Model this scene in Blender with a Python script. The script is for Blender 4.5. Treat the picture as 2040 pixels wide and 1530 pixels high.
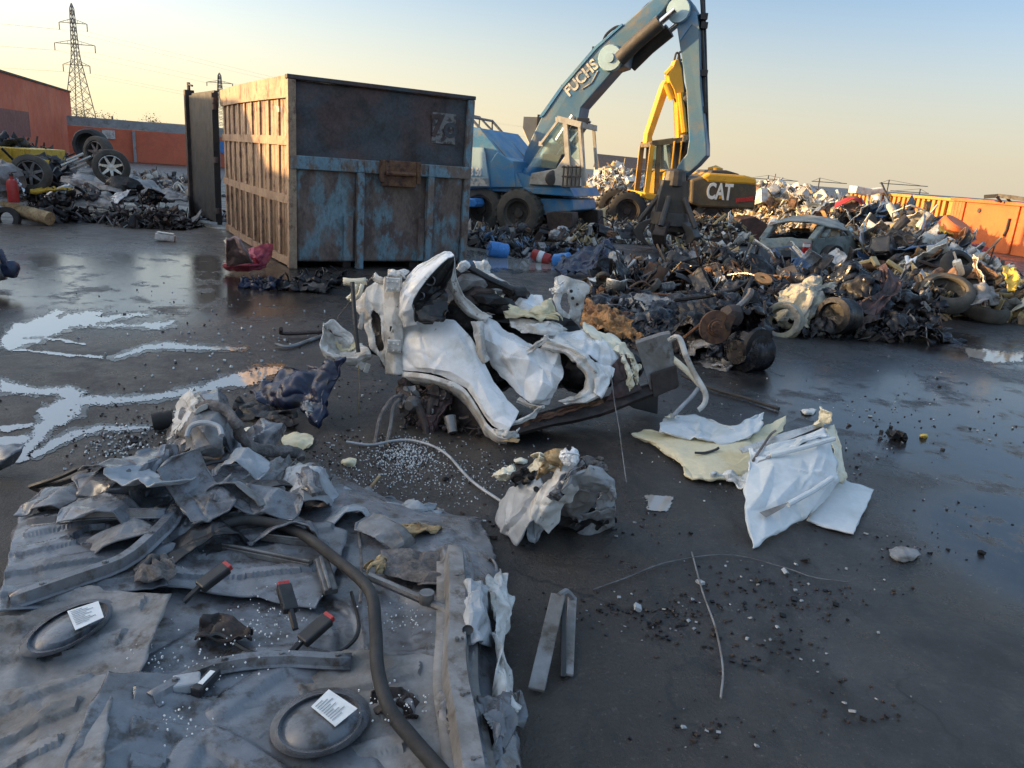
import bpy, bmesh, math, random
from mathutils import Vector, Matrix, noise, Euler
from math import radians, sin, cos, pi, sqrt, atan2, floor
S = bpy.context.scene
for o in list(bpy.data.objects): bpy.data.objects.remove(o)

# ------------------------------------------------------------- camera
FPX = 1512.0; PITCH = radians(16.2); ROLL = radians(4.3); CH = 1.65
FW = Vector((0, cos(PITCH), -sin(PITCH))); RT0 = Vector((1, 0, 0)); UP0 = Vector((0, sin(PITCH), cos(PITCH)))
RT = RT0*cos(ROLL) + UP0*sin(ROLL); UP = -RT0*sin(ROLL) + UP0*cos(ROLL)
cd = bpy.data.cameras.new('camera'); cam = bpy.data.objects.new('camera', cd); S.collection.objects.link(cam)
cd.sensor_fit = 'HORIZONTAL'; cd.sensor_width = 36.0; cd.lens = 36.0*FPX/2040.0
cd.clip_start = 0.05; cd.clip_end = 5000
cam.matrix_world = Matrix(((RT.x, UP.x, -FW.x, 0), (RT.y, UP.y, -FW.y, 0), (RT.z, UP.z, -FW.z, CH), (0, 0, 0, 1)))
S.camera = cam

# ------------------------------------------------------------- sky, sun, exposure
SUN_EL = radians(9.0); SUN_AZ = radians(-91.0)          # azimuth from +Y, clockwise
w = bpy.data.worlds.new('World'); S.world = w; w.use_nodes = True
nt = w.node_tree; bg = nt.nodes['Background']
sky = nt.nodes.new('ShaderNodeTexSky'); sky.sky_type = 'NISHITA'; sky.sun_disc = False
sky.sun_elevation = SUN_EL; sky.sun_rotation = SUN_AZ
sky.altitude = 20; sky.air_density = 0.75; sky.dust_density = 2.2; sky.ozone_density = 0.8
# hazy evening air: cream towards the sun at the horizon, greyer away from it
_tc = nt.nodes.new('ShaderNodeTexCoord'); _sp = nt.nodes.new('ShaderNodeSeparateXYZ'); nt.links.new(_tc.outputs['Generated'], _sp.inputs[0])
def _rng(sock, a, b, lo, hi):
    r = nt.nodes.new('ShaderNodeMapRange'); r.interpolation_type = 'SMOOTHSTEP'; nt.links.new(sock, r.inputs[0])
    for i, q in enumerate((a, b, lo, hi)): r.inputs[i+1].default_value = q
    return r.outputs[0]
def _mix(f, a, b, mode='MIX'):
    x = nt.nodes.new('ShaderNodeMix'); x.data_type = 'RGBA'; x.blend_type = mode
    for i, q in ((0, f), (6, a), (7, b)):
        if isinstance(q, tuple): x.inputs[i].default_value = q+(1,)
        elif isinstance(q, (int, float)): x.inputs[i].default_value = q
        else: nt.links.new(q, x.inputs[i])
    return x.outputs[2]
_az = _rng(_sp.outputs[0], -.62, .55, 0, 1)
_dim = _mix(_az, (1.0, 1.0, 1.0), (.66, .70, .76))
_base = _mix(1.0, sky.outputs[0], _dim, 'MULTIPLY')
_hz = _mix(_az, (3.3, 2.75, 1.75), (2.25, 1.95, 1.45))
_col = _mix(_rng(_sp.outputs[2], .0, .24, .82, 0), _base, _hz)
_col = _mix(1.0, _col, _mix(_rng(_sp.outputs[2], .36, .75, 0, 1), (1, 1, 1), (2.7, 2.4, 2.0)), 'MULTIPLY')  # overhead sky, out of view, brightened to add fill light
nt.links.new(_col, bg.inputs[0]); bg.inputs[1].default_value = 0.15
sd = bpy.data.lights.new('sun', 'SUN'); sun = bpy.data.objects.new('sun', sd); S.collection.objects.link(sun)
sd.energy = 4.2; sd.angle = radians(0.6); sd.color = (1.0, 0.63, 0.27)
sdir = Vector((sin(SUN_AZ)*cos(SUN_EL), cos(SUN_AZ)*cos(SUN_EL), sin(SUN_EL)))
sun.rotation_euler = sdir.to_track_quat('Z', 'Y').to_euler()
S.view_settings.view_transform = 'Standard'; S.view_settings.look = 'None'
S.view_settings.exposure = 1.33; S.view_settings.gamma = 1

# ------------------------------------------------------------- pixel helpers (photo pixels -> world points)
def ray(u, v): return FW*FPX + RT*(u-1020.0) + UP*(765.0-v)
def G(u, v, z=0.0):
    d = ray(u, v); return Vector((0, 0, CH)) + d*((z-CH)/d.z)
def W(u, v, y):
    d = ray(u, v); return Vector((0, 0, CH)) + d*(y/d.y)

# ------------------------------------------------------------- mesh builder
def nz(p, s=1.0, seed=0.0):
    return noise.noise(Vector((p[0]*s+seed*7.13, p[1]*s-seed*3.7, p[2]*s+seed*1.9)))
def ridge(p, s, seed): return 1.0-2.0*abs(nz(p, s, seed))
def crt(p0, p1, p2, p3, t):
    return 0.5*((2*p1)+(p2-p0)*t+(2*p0-5*p1+4*p2-p3)*t*t+(3*p1-p0-3*p2+p3)*t**3)
def curve(pts, n):
    pts = [Vector(p) for p in pts]
    if len(pts) == 1: return pts*n
    out = []
    for i in range(n):
        s = i/(n-1)*(len(pts)-1); k = min(int(s), len(pts)-2); t = s-k
        p0 = pts[k-1] if k > 0 else pts[0]*2-pts[1]
        p3 = pts[k+2] if k+2 < len(pts) else pts[-1]*2-pts[-2]
        out.append(crt(p0, pts[k], pts[k+1], p3, t))
    return out
class M:
    def __init__(s): s.v = []; s.f = []; s.mi = []
    def add(s, vs, fs, mi=0):
        b = len(s.v); s.v += [Vector(v) for v in vs]; s.f += [[i+b for i in f] for f in fs]; s.mi += [mi]*len(fs); return s
    def box(s, c, d, rot=None, mi=0):
        c = Vector(c); R = rot if isinstance(rot, Matrix) else (Euler(rot).to_matrix() if rot else Matrix.Identity(3))
        vs = [c + R @ Vector((x*d[0]/2, y*d[1]/2, z*d[2]/2)) for x in (-1, 1) for y in (-1, 1) for z in (-1, 1)]
        return s.add(vs, [(0,1,3,2),(4,6,7,5),(0,4,5,1),(2,3,7,6),(0,2,6,4),(1,5,7,3)], mi)
    def prism(s, pts, d, mi=0):
        pts = [Vector(p) for p in pts]; n = len(pts); d = Vector(d)
        vs = pts+[p+d for p in pts]
        fs = [list(range(n))[::-1], list(range(n, 2*n))]+[(i, (i+1) % n, n+(i+1) % n, n+i) for i in range(n)]
        return s.add(vs, fs, mi)
    def bar(s, a, b, w, h, up=(0, 0, 1), mi=0):
        a = Vector(a); b = Vector(b); x = (b-a); L = x.length; x.normalize(); up = Vector(up)
        y = up.cross(x)
        if y.length < 1e-3: y = Vector((0, 1, 0)).cross(x)
        if y.length < 1e-3: y = Vector((1, 0, 0)).cross(x)
        y.normalize(); z = x.cross(y)
        R = Matrix((x, y, z)).transposed()
        return s.box((a+b)/2, (L, w, h), R, mi)
    def tube(s, path, r, n=8, mi=0, steps=None, cap=True):
        path = [Vector(p) for p in path]
        if steps: 
            if not isinstance(r, (int, float)): r = [c.x for c in curve([(a, 0, 0) for a in r], steps)]
            path = curve(path, steps)
        m = len(path)
        rr = [r]*m if isinstance(r, (int, float)) else list(r)
        if len(rr) != m: rr = [rr[min(int(i/(m-1)*(len(rr)-1)+.5), len(rr)-1)] for i in range(m)]
        vs = []; ref = None
        for i, p in enumerate(path):
            t = (path[min(i+1, m-1)]-path[max(i-1, 0)])
            if t.length < 1e-7: t = Vector((0, 0, 1))
            t.normalize()
            if ref is None: ref = t.orthogonal()
            a = ref - t*ref.dot(t)
            if a.length < 1e-4: a = t.orthogonal()
            a.normalize(); ref = a; b = t.cross(a)
            vs += [p+(a*cos(2*pi*k/n)+b*sin(2*pi*k/n))*rr[i] for k in range(n)]
        fs = [(i*n+k, i*n+(k+1) % n, (i+1)*n+(k+1) % n, (i+1)*n+k) for i in range(m-1) for k in range(n)]
        if cap: fs += [list(range(n))[::-1], list(range((m-1)*n, m*n))]
        return s.add(vs, fs, mi)
    def lathe(s, prof, c, axis=(0, 0, 1), n=24, mi=0, closed=False, wob=0, seed=0):
        c = Vector(c); ax = Vector(axis).normalized(); a = ax.orthogonal().normalized(); b = ax.cross(a); vs = []
        for (r, h) in prof:
            for k in range(n):
                q = 1+(wob*nz((cos(2*pi*k/n)*1.5, sin(2*pi*k/n)*1.5, h), 1, seed) if wob else 0)
                vs.append(c+ax*h+(a*cos(2*pi*k/n)+b*sin(2*pi*k/n))*r*q)
        m = len(prof)
        fs = [(i*n+k, i*n+(k+1) % n, ((i+1) % m)*n+(k+1) % n, ((i+1) % m)*n+k) for i in range(m if closed else m-1) for k in range(n)]
        return s.add(vs, fs, mi)
    def folds(s, P, seed, k, wd):
        rn = random.Random(seed*977+13); lo = [min(p[i] for p in P) for i in range(3)]; hi = [max(p[i] for p in P) for i in range(3)]; out = []
        for i in range(k):
            c = Vector([rn.uniform(lo[j], hi[j]) for j in range(3)]); d = Vector((rn.gauss(0, 1), rn.gauss(0, .6), rn.gauss(0, 1))).normalized()
            out.append((c, d, wd*rn.uniform(.5, 1.4), rn.choice((-1, 1))*rn.uniform(.4, 1), rn.uniform(.15, .5)))
        return out
    def sheet(s, rows, nu=26, nv=26, amp=0.0, sc=4.0, seed=0, jag=0.0, hole=None, mi=0, fine=0.0, folds=0, fw=.05, fa=.018, disp=None, lin=False, facet=None):
        nu = int(nu*1.5); nv = int(nv*1.5)
        cols = [curve(r, nu) for r in rows]
        grid = []
        cc = [curve([c[i] for c in cols], nv) for i in range(nu)]
        if lin:
            cc = []
            for i in range(nu):
                q = [c[i] for c in cols]; e = []
                for j in range(nv):
                    t = j/(nv-1)*(len(q)-1); k = min(int(t), len(q)-2); e.append(q[k].lerp(q[k+1], t-k))
                cc.append(e)
        P = [[cc[i][j] for i in range(nu)] for j in range(nv)]
        if facet:                                   # crushed sheet: flat facets meeting in hard creases
            cu, cv, fam = facet; rf = random.Random(seed*31+7); C = []
            for j in range(cv+1):
                row = []
                for i in range(cu+1):
                    jx = 0 if i in (0, cu) else rf.uniform(-.34, .34); jy = 0 if j in (0, cv) else rf.uniform(-.34, .34)
                    x = (i+jx)/cu*(nu-1); y = (j+jy)/cv*(nv-1); a = min(int(x), nu-2); b = min(int(y), nv-2); fx = x-a; fy = y-b
                    p = (P[b][a]*(1-fx)+P[b][a+1]*fx)*(1-fy)+(P[b+1][a]*(1-fx)+P[b+1][a+1]*fx)*fy
                    n = (P[b][a+1]-P[b][a]).cross(P[b+1][a]-P[b][a]); n = n.normalized() if n.length > 1e-9 else Vector((0, -1, 0))
                    row.append(p+n*rf.uniform(-fam, fam))
                C.append(row)
            dg = [[rf.random() < .5 for i in range(cu)] for j in range(cv)]
            for j in range(nv):
                for i in range(nu):
                    x = i/(nu-1)*cu; y = j/(nv-1)*cv; a = min(int(x), cu-1); b = min(int(y), cv-1); fx = x-a; fy = y-b
                    p00, p10, p01, p11 = C[b][a], C[b][a+1], C[b+1][a], C[b+1][a+1]
                    if dg[b][a]: p = p00+(p10-p00)*fx+(p11-p10)*fy if fx > fy else p00+(p01-p00)*fy+(p11-p01)*fx
                    else: p = p00+(p10-p00)*fx+(p01-p00)*fy if fx+fy < 1 else p11+(p01-p11)*(1-fx)+(p10-p11)*(1-fy)
                    P[j][i] = p
        out = []
        FL = s.folds([p for r_ in P for p in r_], seed+1, folds, fw) if folds else []
        for j in range(nv):
            for i in range(nu):
                p = P[j][i]
                du = P[j][min(i+1, nu-1)]-P[j][max(i-1, 0)]; dv = P[min(j+1, nv-1)][i]-P[max(j-1, 0)][i]
                n = du.cross(dv)
                if n.length > 1e-9: n.normalize()
                q = p.copy()
                if amp:
                    d = amp*(0.65*ridge(p, sc, seed)+0.35*ridge(p, sc*2.3, seed+5)-0.45)
                    q += n*d
                for (c_, d_, w_, a_, l_) in FL:
                    s_ = abs((p-c_).dot(d_)+.03*nz(p, 7, seed)); 
                    if s_ < w_:
                        e_ = (p-c_); e_ = (e_-d_*e_.dot(d_)).length
                        q += n*(fa*a_*(1-s_/w_)*max(0, 1-e_/l_))
                if disp: q += disp(p)
                if fine: q += n*fine*nz(p, sc*6, seed+9)
                if jag and (i in (0, nu-1) or j in (0, nv-1)):
                    q += Vector((nz(p, 14, seed+1), nz(p, 14, seed+2), nz(p, 14, seed+3)))*jag*1.6
                out.append(q)
        fs = []
        for j in range(nv-1):
            for i in range(nu-1):
                if hole and hole((i+.5)/(nu-1), (j+.5)/(nv-1)): continue
                fs.append((j*nu+i, j*nu+i+1, (j+1)*nu+i+1, (j+1)*nu+i))
        return s.add(out, fs, mi)
    def lump(s, c, r, sub=2, amp=.35, sc=2.0, seed=0, mi=0, flat=None):
        bm = bmesh.new(); bmesh.ops.create_icosphere(bm, subdivisions=sub, radius=1.0)
        c = Vector(c); r = Vector(r) if not isinstance(r, (int, float)) else Vector((r, r, r)); vs = []
        for v in bm.verts:
            k = 1+amp*(ridge(v.co, sc, seed)*.7+nz(v.co, sc*2.5, seed+3)*.6-.2)
            p = Vector((v.co.x*r.x*k, v.co.y*r.y*k, v.co.z*r.z*k))+c
            if flat is not None and p.z < flat: p.z = flat
            vs.append(p)
        fs = [[v.index for v in f.verts] for f in bm.faces]; bm.free()
        return s.add(vs, fs, mi)
    def xf(s, mat):
        s.v = [mat @ v for v in s.v]; return s
    def build(s, name, mats, parent=None, smooth=True, thick=0, bevel=0, ang=40, world=True):
        if not isinstance(mats, (list, tuple)): mats = [mats]
        me = bpy.data.meshes.new(name)
        off = parent['_w'] if (parent is not None and world) else None
        off = Vector(off) if off is not None else Vector((0, 0, 0))
        me.from_pydata([v-off for v in s.v], [], s.f)
        for m in mats: me.materials.append(MAT[m] if isinstance(m, str) else m)
        me.polygons.foreach_set('material_index', s.mi)
        me.update()
        if smooth:
            me.shade_smooth(); me.set_sharp_from_angle(angle=radians(ang))
        o = bpy.data.objects.new(name, me); S.collection.objects.link(o)
        if parent is not None:
            o.parent = parent; o['_w'] = parent['_w']
        else: o['_w'] = (0.0, 0.0, 0.0)
        if thick:
            md = o.modifiers.new('solid', 'SOLIDIFY'); md.thickness = thick; md.offset = 0
        if bevel:
            md = o.modifiers.new('bevel', 'BEVEL'); md.width = bevel; md.segments = 2; md.limit_method = 'ANGLE'; md.angle_limit = radians(50)
        return o
    def top(s, name, mats, label, cat, group=None, kind=None, base=None, **k):
        """a thing that is one mesh, its origin moved to its base"""
        if base is None and s.v:
            n = len(s.v); base = Vector((sum(v.x for v in s.v)/n, sum(v.y for v in s.v)/n, min(v.z for v in s.v)))
        base = Vector(base)
        s.v = [v-base for v in s.v]
        o = s.build(name, mats, **k); o.location = base; o['_w'] = tuple(base)
        return tag(o, label, cat, group, kind)
def tag(o, label=None, cat=None, group=None, kind=None):
    if label: o['label'] = label
    if cat: o['category'] = cat
    if group: o['group'] = group
    if kind: o['kind'] = kind
    return o
def thing(name, label, cat, loc=(0, 0, 0), group=None):
    o = bpy.data.objects.new(name, None); S.collection.objects.link(o); o.location = loc; o['_w'] = tuple(Vector(loc))
    o.empty_display_size = .2
    return tag(o, label, cat, group)
def copy_thing(root, loc, rot=None, scale=None, label=None, group=None):
    r = root.copy(); S.collection.objects.link(r); r.location = loc
    if rot is not None: r.rotation_euler = rot
    if scale is not None: r.scale = (scale,)*3 if isinstance(scale, (int, float)) else scale
    if label: r['label'] = label
    if group: r['group'] = group
    for ch in list(root.children):
        c = ch.copy(); S.collection.objects.link(c); c.parent = r
        for g in list(ch.children):
            d = g.copy(); S.collection.objects.link(d); d.parent = c
    return r
def text_mesh(body, size, mat4, name, material, parent, depth=.01, shear=0.0, xs=1.0):
    cu = bpy.data.curves.new(name, 'FONT'); cu.body = body; cu.size = size; cu.align_x = 'CENTER'; cu.align_y = 'CENTER'
    cu.extrude = depth; cu.shear = shear; cu.offset = size*0.03; cu.resolution_u = 3
    to = bpy.data.objects.new('tmp', cu); S.collection.objects.link(to)
    dg = bpy.context.evaluated_depsgraph_get(); me = bpy.data.meshes.new_from_object(to.evaluated_get(dg))
    bpy.data.objects.remove(to)
    off = Vector(parent['_w'])
    for v in me.vertices:
        v.co.x *= xs; v.co = (mat4 @ v.co)-off
    me.name = name; me.materials.clear(); me.materials.append(MAT[material])
    o = bpy.data.objects.new(name, me); S.collection.objects.link(o); o.parent = parent; o['_w'] = parent['_w']
    return o
def frame(o, x, y):
    x = Vector(x).normalized(); y = Vector(y); z = x.cross(y).normalized(); y = z.cross(x); o = Vector(o)
    return Matrix(((x.x, y.x, z.x, o.x), (x.y, y.y, z.y, o.y), (x.z, y.z, z.z, o.z), (0, 0, 0, 1)))

def shard(m, c, s, rn, mi=0, kind=None):
    c = Vector(c); k = kind if kind is not None else rn.random()
    R = Euler((rn.uniform(-1.3, 1.3), rn.uniform(-1.3, 1.3), rn.uniform(0, 6.3))).to_matrix()
    if k < .6:                                   # bent sheet
        nu, nv = 4, 3; w_, h = s, s*rn.uniform(.3, .8); b1 = rn.uniform(-1.2, 1.2); b2 = rn.uniform(-.8, .8); P = []
        for j in range(nv):
            for i in range(nu):
                x = (i/(nu-1)-.5)*w_; y = (j/(nv-1)-.5)*h
                z = b1*abs(x)*.5+b2*y*y/h+rn.uniform(-.05, .05)*s
                P.append(c+R @ Vector((x+rn.uniform(-.08, .08)*s, y+rn.uniform(-.08, .08)*s, z)))
        m.add(P, [(j*nu+i, j*nu+i+1, (j+1)*nu+i+1, (j+1)*nu+i) for j in range(nv-1) for i in range(nu-1)], mi)
    elif k < .80:                                # bar or channel
        d = R @ Vector((s*.8, 0, 0)); q = R @ Vector((0, 0, s*rn.uniform(-.2, .2)))
        a, b = c-d, c+d; t_ = s*rn.uniform(.03, .08)
        m.bar(a, c+q, t_, t_*.5, R @ Vector((0, 0, 1)), mi); m.bar(c+q, b, t_, t_*.5, R @ Vector((0, 0, 1)), mi)
    elif k < .94:                                # pipe
        d = R @ Vector((s*.7, 0, 0)); m.tube([c-d, c+R @ Vector((0, 0, s*.15)), c+d], s*rn.uniform(.04, .1), 6, mi)
    else:                                        # block
        m.box(c, (s*rn.uniform(.4, .8), s*rn.uniform(.25, .5), s*rn.uniform(.2, .4)), R, mi)

# ------------------------------------------------------------- materials
MAT = {}
def wm(name, c1, c2=None, c3=None, s1=3.0, t1=.55, w1=.08, s2=9.0, t2=.6, w2=.08, rough=.5, metal=0.0, bump=.15, bs=40.0, spec=.5, vstretch=1.0, grain=.15, rv=.15, coat=0.0):
    m = bpy.data.materials.new(name); m.use_nodes = True; MAT[name] = m
    n = m.node_tree.nodes; L = m.node_tree.links; b = n['Principled BSDF']
    tc = n.new('ShaderNodeTexCoord'); mp = n.new('ShaderNodeMapping'); mp.inputs['Scale'].default_value = (1, 1, vstretch)
    L.new(tc.outputs['Object'], mp.inputs['Vector'])
    def N(scale, det=6, ro=.6):
        t = n.new('ShaderNodeTexNoise'); t.inputs['Scale'].default_value = scale; t.inputs['Detail'].default_value = det; t.inputs['Roughness'].default_value = ro
        L.new(mp.outputs[0], t.inputs['Vector']); return t.outputs['Fac']
    def rng(x, a, c, lo=0.0, hi=1.0):
        r = n.new('ShaderNodeMapRange'); r.inputs[1].default_value = a; r.inputs[2].default_value = c; r.inputs[3].default_value = lo; r.inputs[4].default_value = hi
        r.interpolation_type = 'SMOOTHSTEP'; L.new(x, r.inputs[0]); return r.outputs[0]
    def mix(f, A, B):
        x = n.new('ShaderNodeMix'); x.data_type = 'RGBA'; L.new(f, x.inputs[0])
        for sock, val in ((x.inputs[6], A), (x.inputs[7], B)):
            if isinstance(val, tuple): sock.default_value = val+(1,)
            else: L.new(val, sock)
        return x.outputs[2]
    col = c1
    if c2: col = mix(rng(N(s1), t1-w1, t1+w1), col, c2)
    if c3: col = mix(rng(N(s2, 8, .7), t2-w2, t2+w2), col, c3)
    g = N(bs*.7, 4, .7)
    if grain:
        hv = n.new('ShaderNodeHueSaturation')
        if isinstance(col, tuple): hv.inputs['Color'].default_value = col+(1,)
        else: L.new(col, hv.inputs['Color'])
        L.new(rng(g, .25, .75, 1-grain, 1+grain), hv.inputs['Value']); col = hv.outputs[0]
    if isinstance(col, tuple): b.inputs['Base Color'].default_value = col+(1,)
    else: L.new(col, b.inputs['Base Color'])
    L.new(rng(N(s2*.8), .3, .7, max(rough-rv, .03), min(rough+rv, 1)), b.inputs['Roughness'])
    b.inputs['Metallic'].default_value = metal; b.inputs['Specular IOR Level'].default_value = spec
    if coat: b.inputs['Coat Weight'].default_value = coat; b.inputs['Coat Roughness'].default_value = .15
    if bump:
        bp = n.new('ShaderNodeBump'); bp.inputs['Strength'].default_value = bump; bp.inputs['Distance'].default_value = .01
        L.new(N(bs, 5, .65), bp.inputs['Height']); L.new(bp.outputs[0], b.inputs['Normal'])
    return m
wm('white_paint', (.76, .77, .78), (.56, .555, .53), (.13, .12, .11), s1=4.5, t1=.57, w1=.1, s2=17, t2=.665, w2=.03, rough=.32, bump=.05, bs=30, grain=.05)
wm('white_dirty', (.62, .61, .58), (.38, .35, .31), (.11, .09, .07), s1=6, t1=.54, s2=15, t2=.63, w2=.04, rough=.5, bump=.12, grain=.1)
wm('cream', (.66, .60, .42), (.58, .50, .30), (.22, .18, .12), s1=5, t1=.55, s2=14, t2=.72, rough=.7, bump=.2, grain=.08)
wm('cream_pale', (.74, .70, .56), (.62, .54, .36), None, s1=5, t1=.6, rough=.7, bump=.2, grain=.06)
wm('panel_white', (.60, .64, .66), (.46, .50, .50), (.10, .10, .10), s1=4, t1=.6, w1=.15, s2=18, t2=.75, w2=.03, rough=.55, bump=.1, grain=.06)
wm('grey_paint', (.17, .18, .20), (.12, .122, .13), (.060, .050, .042), s1=3, t1=.52, w1=.12, s2=13, t2=.57, w2=.09, rough=.30, bump=.04, grain=.12, rv=.16, coat=.25)
wm('grey_light', (.36, .38, .40), (.27, .28, .29), (.10, .09, .08), s1=5, t1=.55, s2=12, t2=.68, rough=.42, bump=.08, grain=.1)
wm('grey_dirty', (.23, .23, .235), (.16, .15, .14), (.08, .065, .05), s1=5, t1=.5, s2=9, t2=.6, rough=.6, bump=.2)
wm('black_plastic', (.018, .018, .02), (.03, .029, .028), None, s1=6, rough=.42, bump=.1, grain=.25)
wm('rubber', (.022, .022, .023), (.045, .042, .038), None, s1=5, t1=.55, w1=.2, rough=.75, bump=.25, bs=60)
wm('rubber_dusty', (.10, .09, .075), (.06, .055, .048), None, s1=6, t1=.5, w1=.2, rough=.9, bump=.25, bs=60)
wm('burnt', (.010, .010, .012), (.028, .026, .026), (.075, .05, .035), s1=6, t1=.52, s2=9, t2=.66, rough=.42, metal=.35, bump=.5, bs=30, grain=.4, rv=.25)
wm('burnt_gloss', (.014, .016, .022), (.05, .052, .06), (.12, .11, .10), s1=7, t1=.55, s2=12, t2=.64, rough=.3, metal=.6, bump=.4, bs=26, grain=.3, rv=.2)
wm('ash', (.27, .27, .27), (.15, .145, .14), (.055, .05, .048), s1=6, t1=.5, s2=9, t2=.56, rough=.8, bump=.5, bs=30, grain=.25)
wm('ash_yellow', (.42, .37, .26), (.30, .29, .26), (.10, .085, .06), s1=5, t1=.5, s2=9, t2=.6, rough=.8, bump=.4, bs=30, grain=.2)
wm('rust', (.17, .085, .045), (.10, .05, .032), (.05, .032, .026), s1=6, t1=.5, s2=12, t2=.6, rough=.8, metal=.1, bump=.4, bs=40, grain=.25)
wm('rust_orange', (.36, .19, .075), (.20, .10, .05), (.08, .05, .035), s1=6, t1=.55, s2=12, t2=.62, rough=.8, bump=.4, bs=40, grain=.2)
wm('rust_dark', (.065, .045, .038), (.04, .032, .03), (.11, .065, .04), s1=5, t1=.5, s2=10, t2=.66, rough=.7, metal=.2, bump=.4, bs=36, grain=.3)
wm('maroon', (.085, .05, .05), (.05, .035, .035), (.13, .075, .06), s1=5, t1=.5, s2=9, t2=.64, rough=.6, metal=.2, bump=.3, grain=.25)
wm('steel_grey', (.20, .20, .20), (.13, .12, .115), (.09, .06, .045), s1=6, t1=.5, s2=10, t2=.64, rough=.45, metal=.5, bump=.2, grain=.2)
wm('alu', (.62, .61, .58), (.45, .43, .39), (.2, .17, .14), s1=6, t1=.55, s2=12, t2=.68, rough=.35, metal=.7, bump=.2, grain=.15)
wm('chrome', (.6, .61, .63), None, None, rough=.18, metal=1.0, bump=.02, grain=.05)
wm('red_plastic', (.40, .04, .035), (.34, .025, .03), (.12, .04, .04), s1=5, t1=.6, s2=12, t2=.7, rough=.4, bump=.08)
wm('pink_red', (.36, .05, .08), (.26, .035, .06), (.14, .06, .06), s1=6, t1=.55, s2=10, t2=.65, rough=.5, bump=.15)
wm('blue_plastic', (.06, .25, .62), (.05, .18, .45), None, s1=6, t1=.6, rough=.35, bump=.05)
wm('blue_dark', (.012, .02, .05), (.02, .03, .07), (.035, .035, .035), s1=7, t1=.5, s2=9, t2=.6, rough=.35, bump=.3, grain=.3)
wm('yellow_scrap', (.62, .42, .06), (.5, .32, .05), (.14, .1, .05), s1=5, t1=.55, s2=10, t2=.66, rough=.5, bump=.1)
wm('tan_foam', (.42, .31, .17), (.3, .21, .11), (.14, .1, .06), s1=9, t1=.5, s2=16, t2=.6, rough=.95, bump=.6, bs=50, grain=.2)
wm('green_plastic', (.02,.3,.08), None, None, rough=.4, bump=0)
wm('felt_pink', (.30, .22, .21), (.24, .17, .17), None, s1=8, rough=1, bump=.4, spec=.1)
wm('felt', (.20, .18, .17), (.13, .12, .115), None, s1=12, t1=.5, rough=1, bump=.7, bs=80, grain=.3, spec=.1)
wm('paper', (.78, .79, .78), (.7, .7, .68), None, s1=9, rough=.7, bump=.03, grain=.04)
wm('concrete_beige', (.42, .36, .27), (.34, .29, .22), None, s1=1, t1=.5, w1=.2, rough=.9, bump=.2)
wm('concrete_grey', (.34, .35, .35), (.28, .28, .28), (.2, .2, .19), s1=.6, t1=.5, w1=.2, s2=2, rough=.9, bump=.1, bs=8)
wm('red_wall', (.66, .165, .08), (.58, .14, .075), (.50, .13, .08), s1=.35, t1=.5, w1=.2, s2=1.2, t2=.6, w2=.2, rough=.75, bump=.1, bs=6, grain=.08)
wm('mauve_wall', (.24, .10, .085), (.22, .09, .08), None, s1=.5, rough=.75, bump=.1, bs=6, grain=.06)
wm('dark_trim', (.05, .04, .038), None, None, rough=.7, bump=0)
wm('galv', (.17, .17, .165), (.12, .12, .12), None, s1=2, rough=.5, metal=.6, bump=0)
wm('dark_steel', (.03, .03, .032), (.05, .042, .038), (.07, .05, .04), s1=3, t1=.55, s2=7, t2=.65, rough=.5, metal=.3, bump=.2, grain=.2)
# container paints
wm('skip_dark', (.048, .060, .072), (.085, .052, .048), (.035, .028, .028), s1=1.2, t1=.48, w1=.1, s2=2.8, t2=.56, w2=.1, rough=.6, bump=.25, grain=.3)
wm('skip_blue', (.15, .235, .275), (.155, .115, .095), (.10, .068, .058), s1=2.4, t1=.445, w1=.06, s2=4.2, t2=.51, w2=.07, rough=.65, bump=.25, grain=.25, vstretch=.5)
wm('skip_frame', (.15, .245, .30), (.17, .13, .105), (.11, .075, .06), s1=5, t1=.5, w1=.06, s2=8, t2=.57, w2=.06, rough=.6, bump=.2, grain=.2, vstretch=.6)
wm('skip_tan', (.38, .265, .175), (.28, .185, .125), (.15, .085, .06), s1=1.6, t1=.52, w1=.14, s2=5, t2=.57, w2=.06, rough=.65, bump=.3, grain=.25, vstretch=.8)
wm('skip_black', (.020, .026, .031), (.035, .032, .030), (.014, .014, .014), s1=2.5, t1=.55, s2=6, t2=.6, rough=.6, bump=.2, grain=.2)  # very dark blue-black, with the open door's shade put into the colour
wm('skip_number', (.20, .19, .185), (.05, .04, .04), None, s1=9, t1=.52, w1=.06, rough=.6, bump=.1)
wm('skip_orange', (.56, .14, .035), (.47, .11, .03), (.25, .06, .025), s1=1.5, t1=.55, w1=.15, s2=4, t2=.66, w2=.1, rough=.55, bump=.1, grain=.08)
wm('skip_amber', (.50, .24, .045), (.42, .18, .035), (.22, .09, .03), s1=1.5, t1=.55, w1=.15, s2=4, t2=.64, rough=.6, bump=.1, grain=.1)
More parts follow.
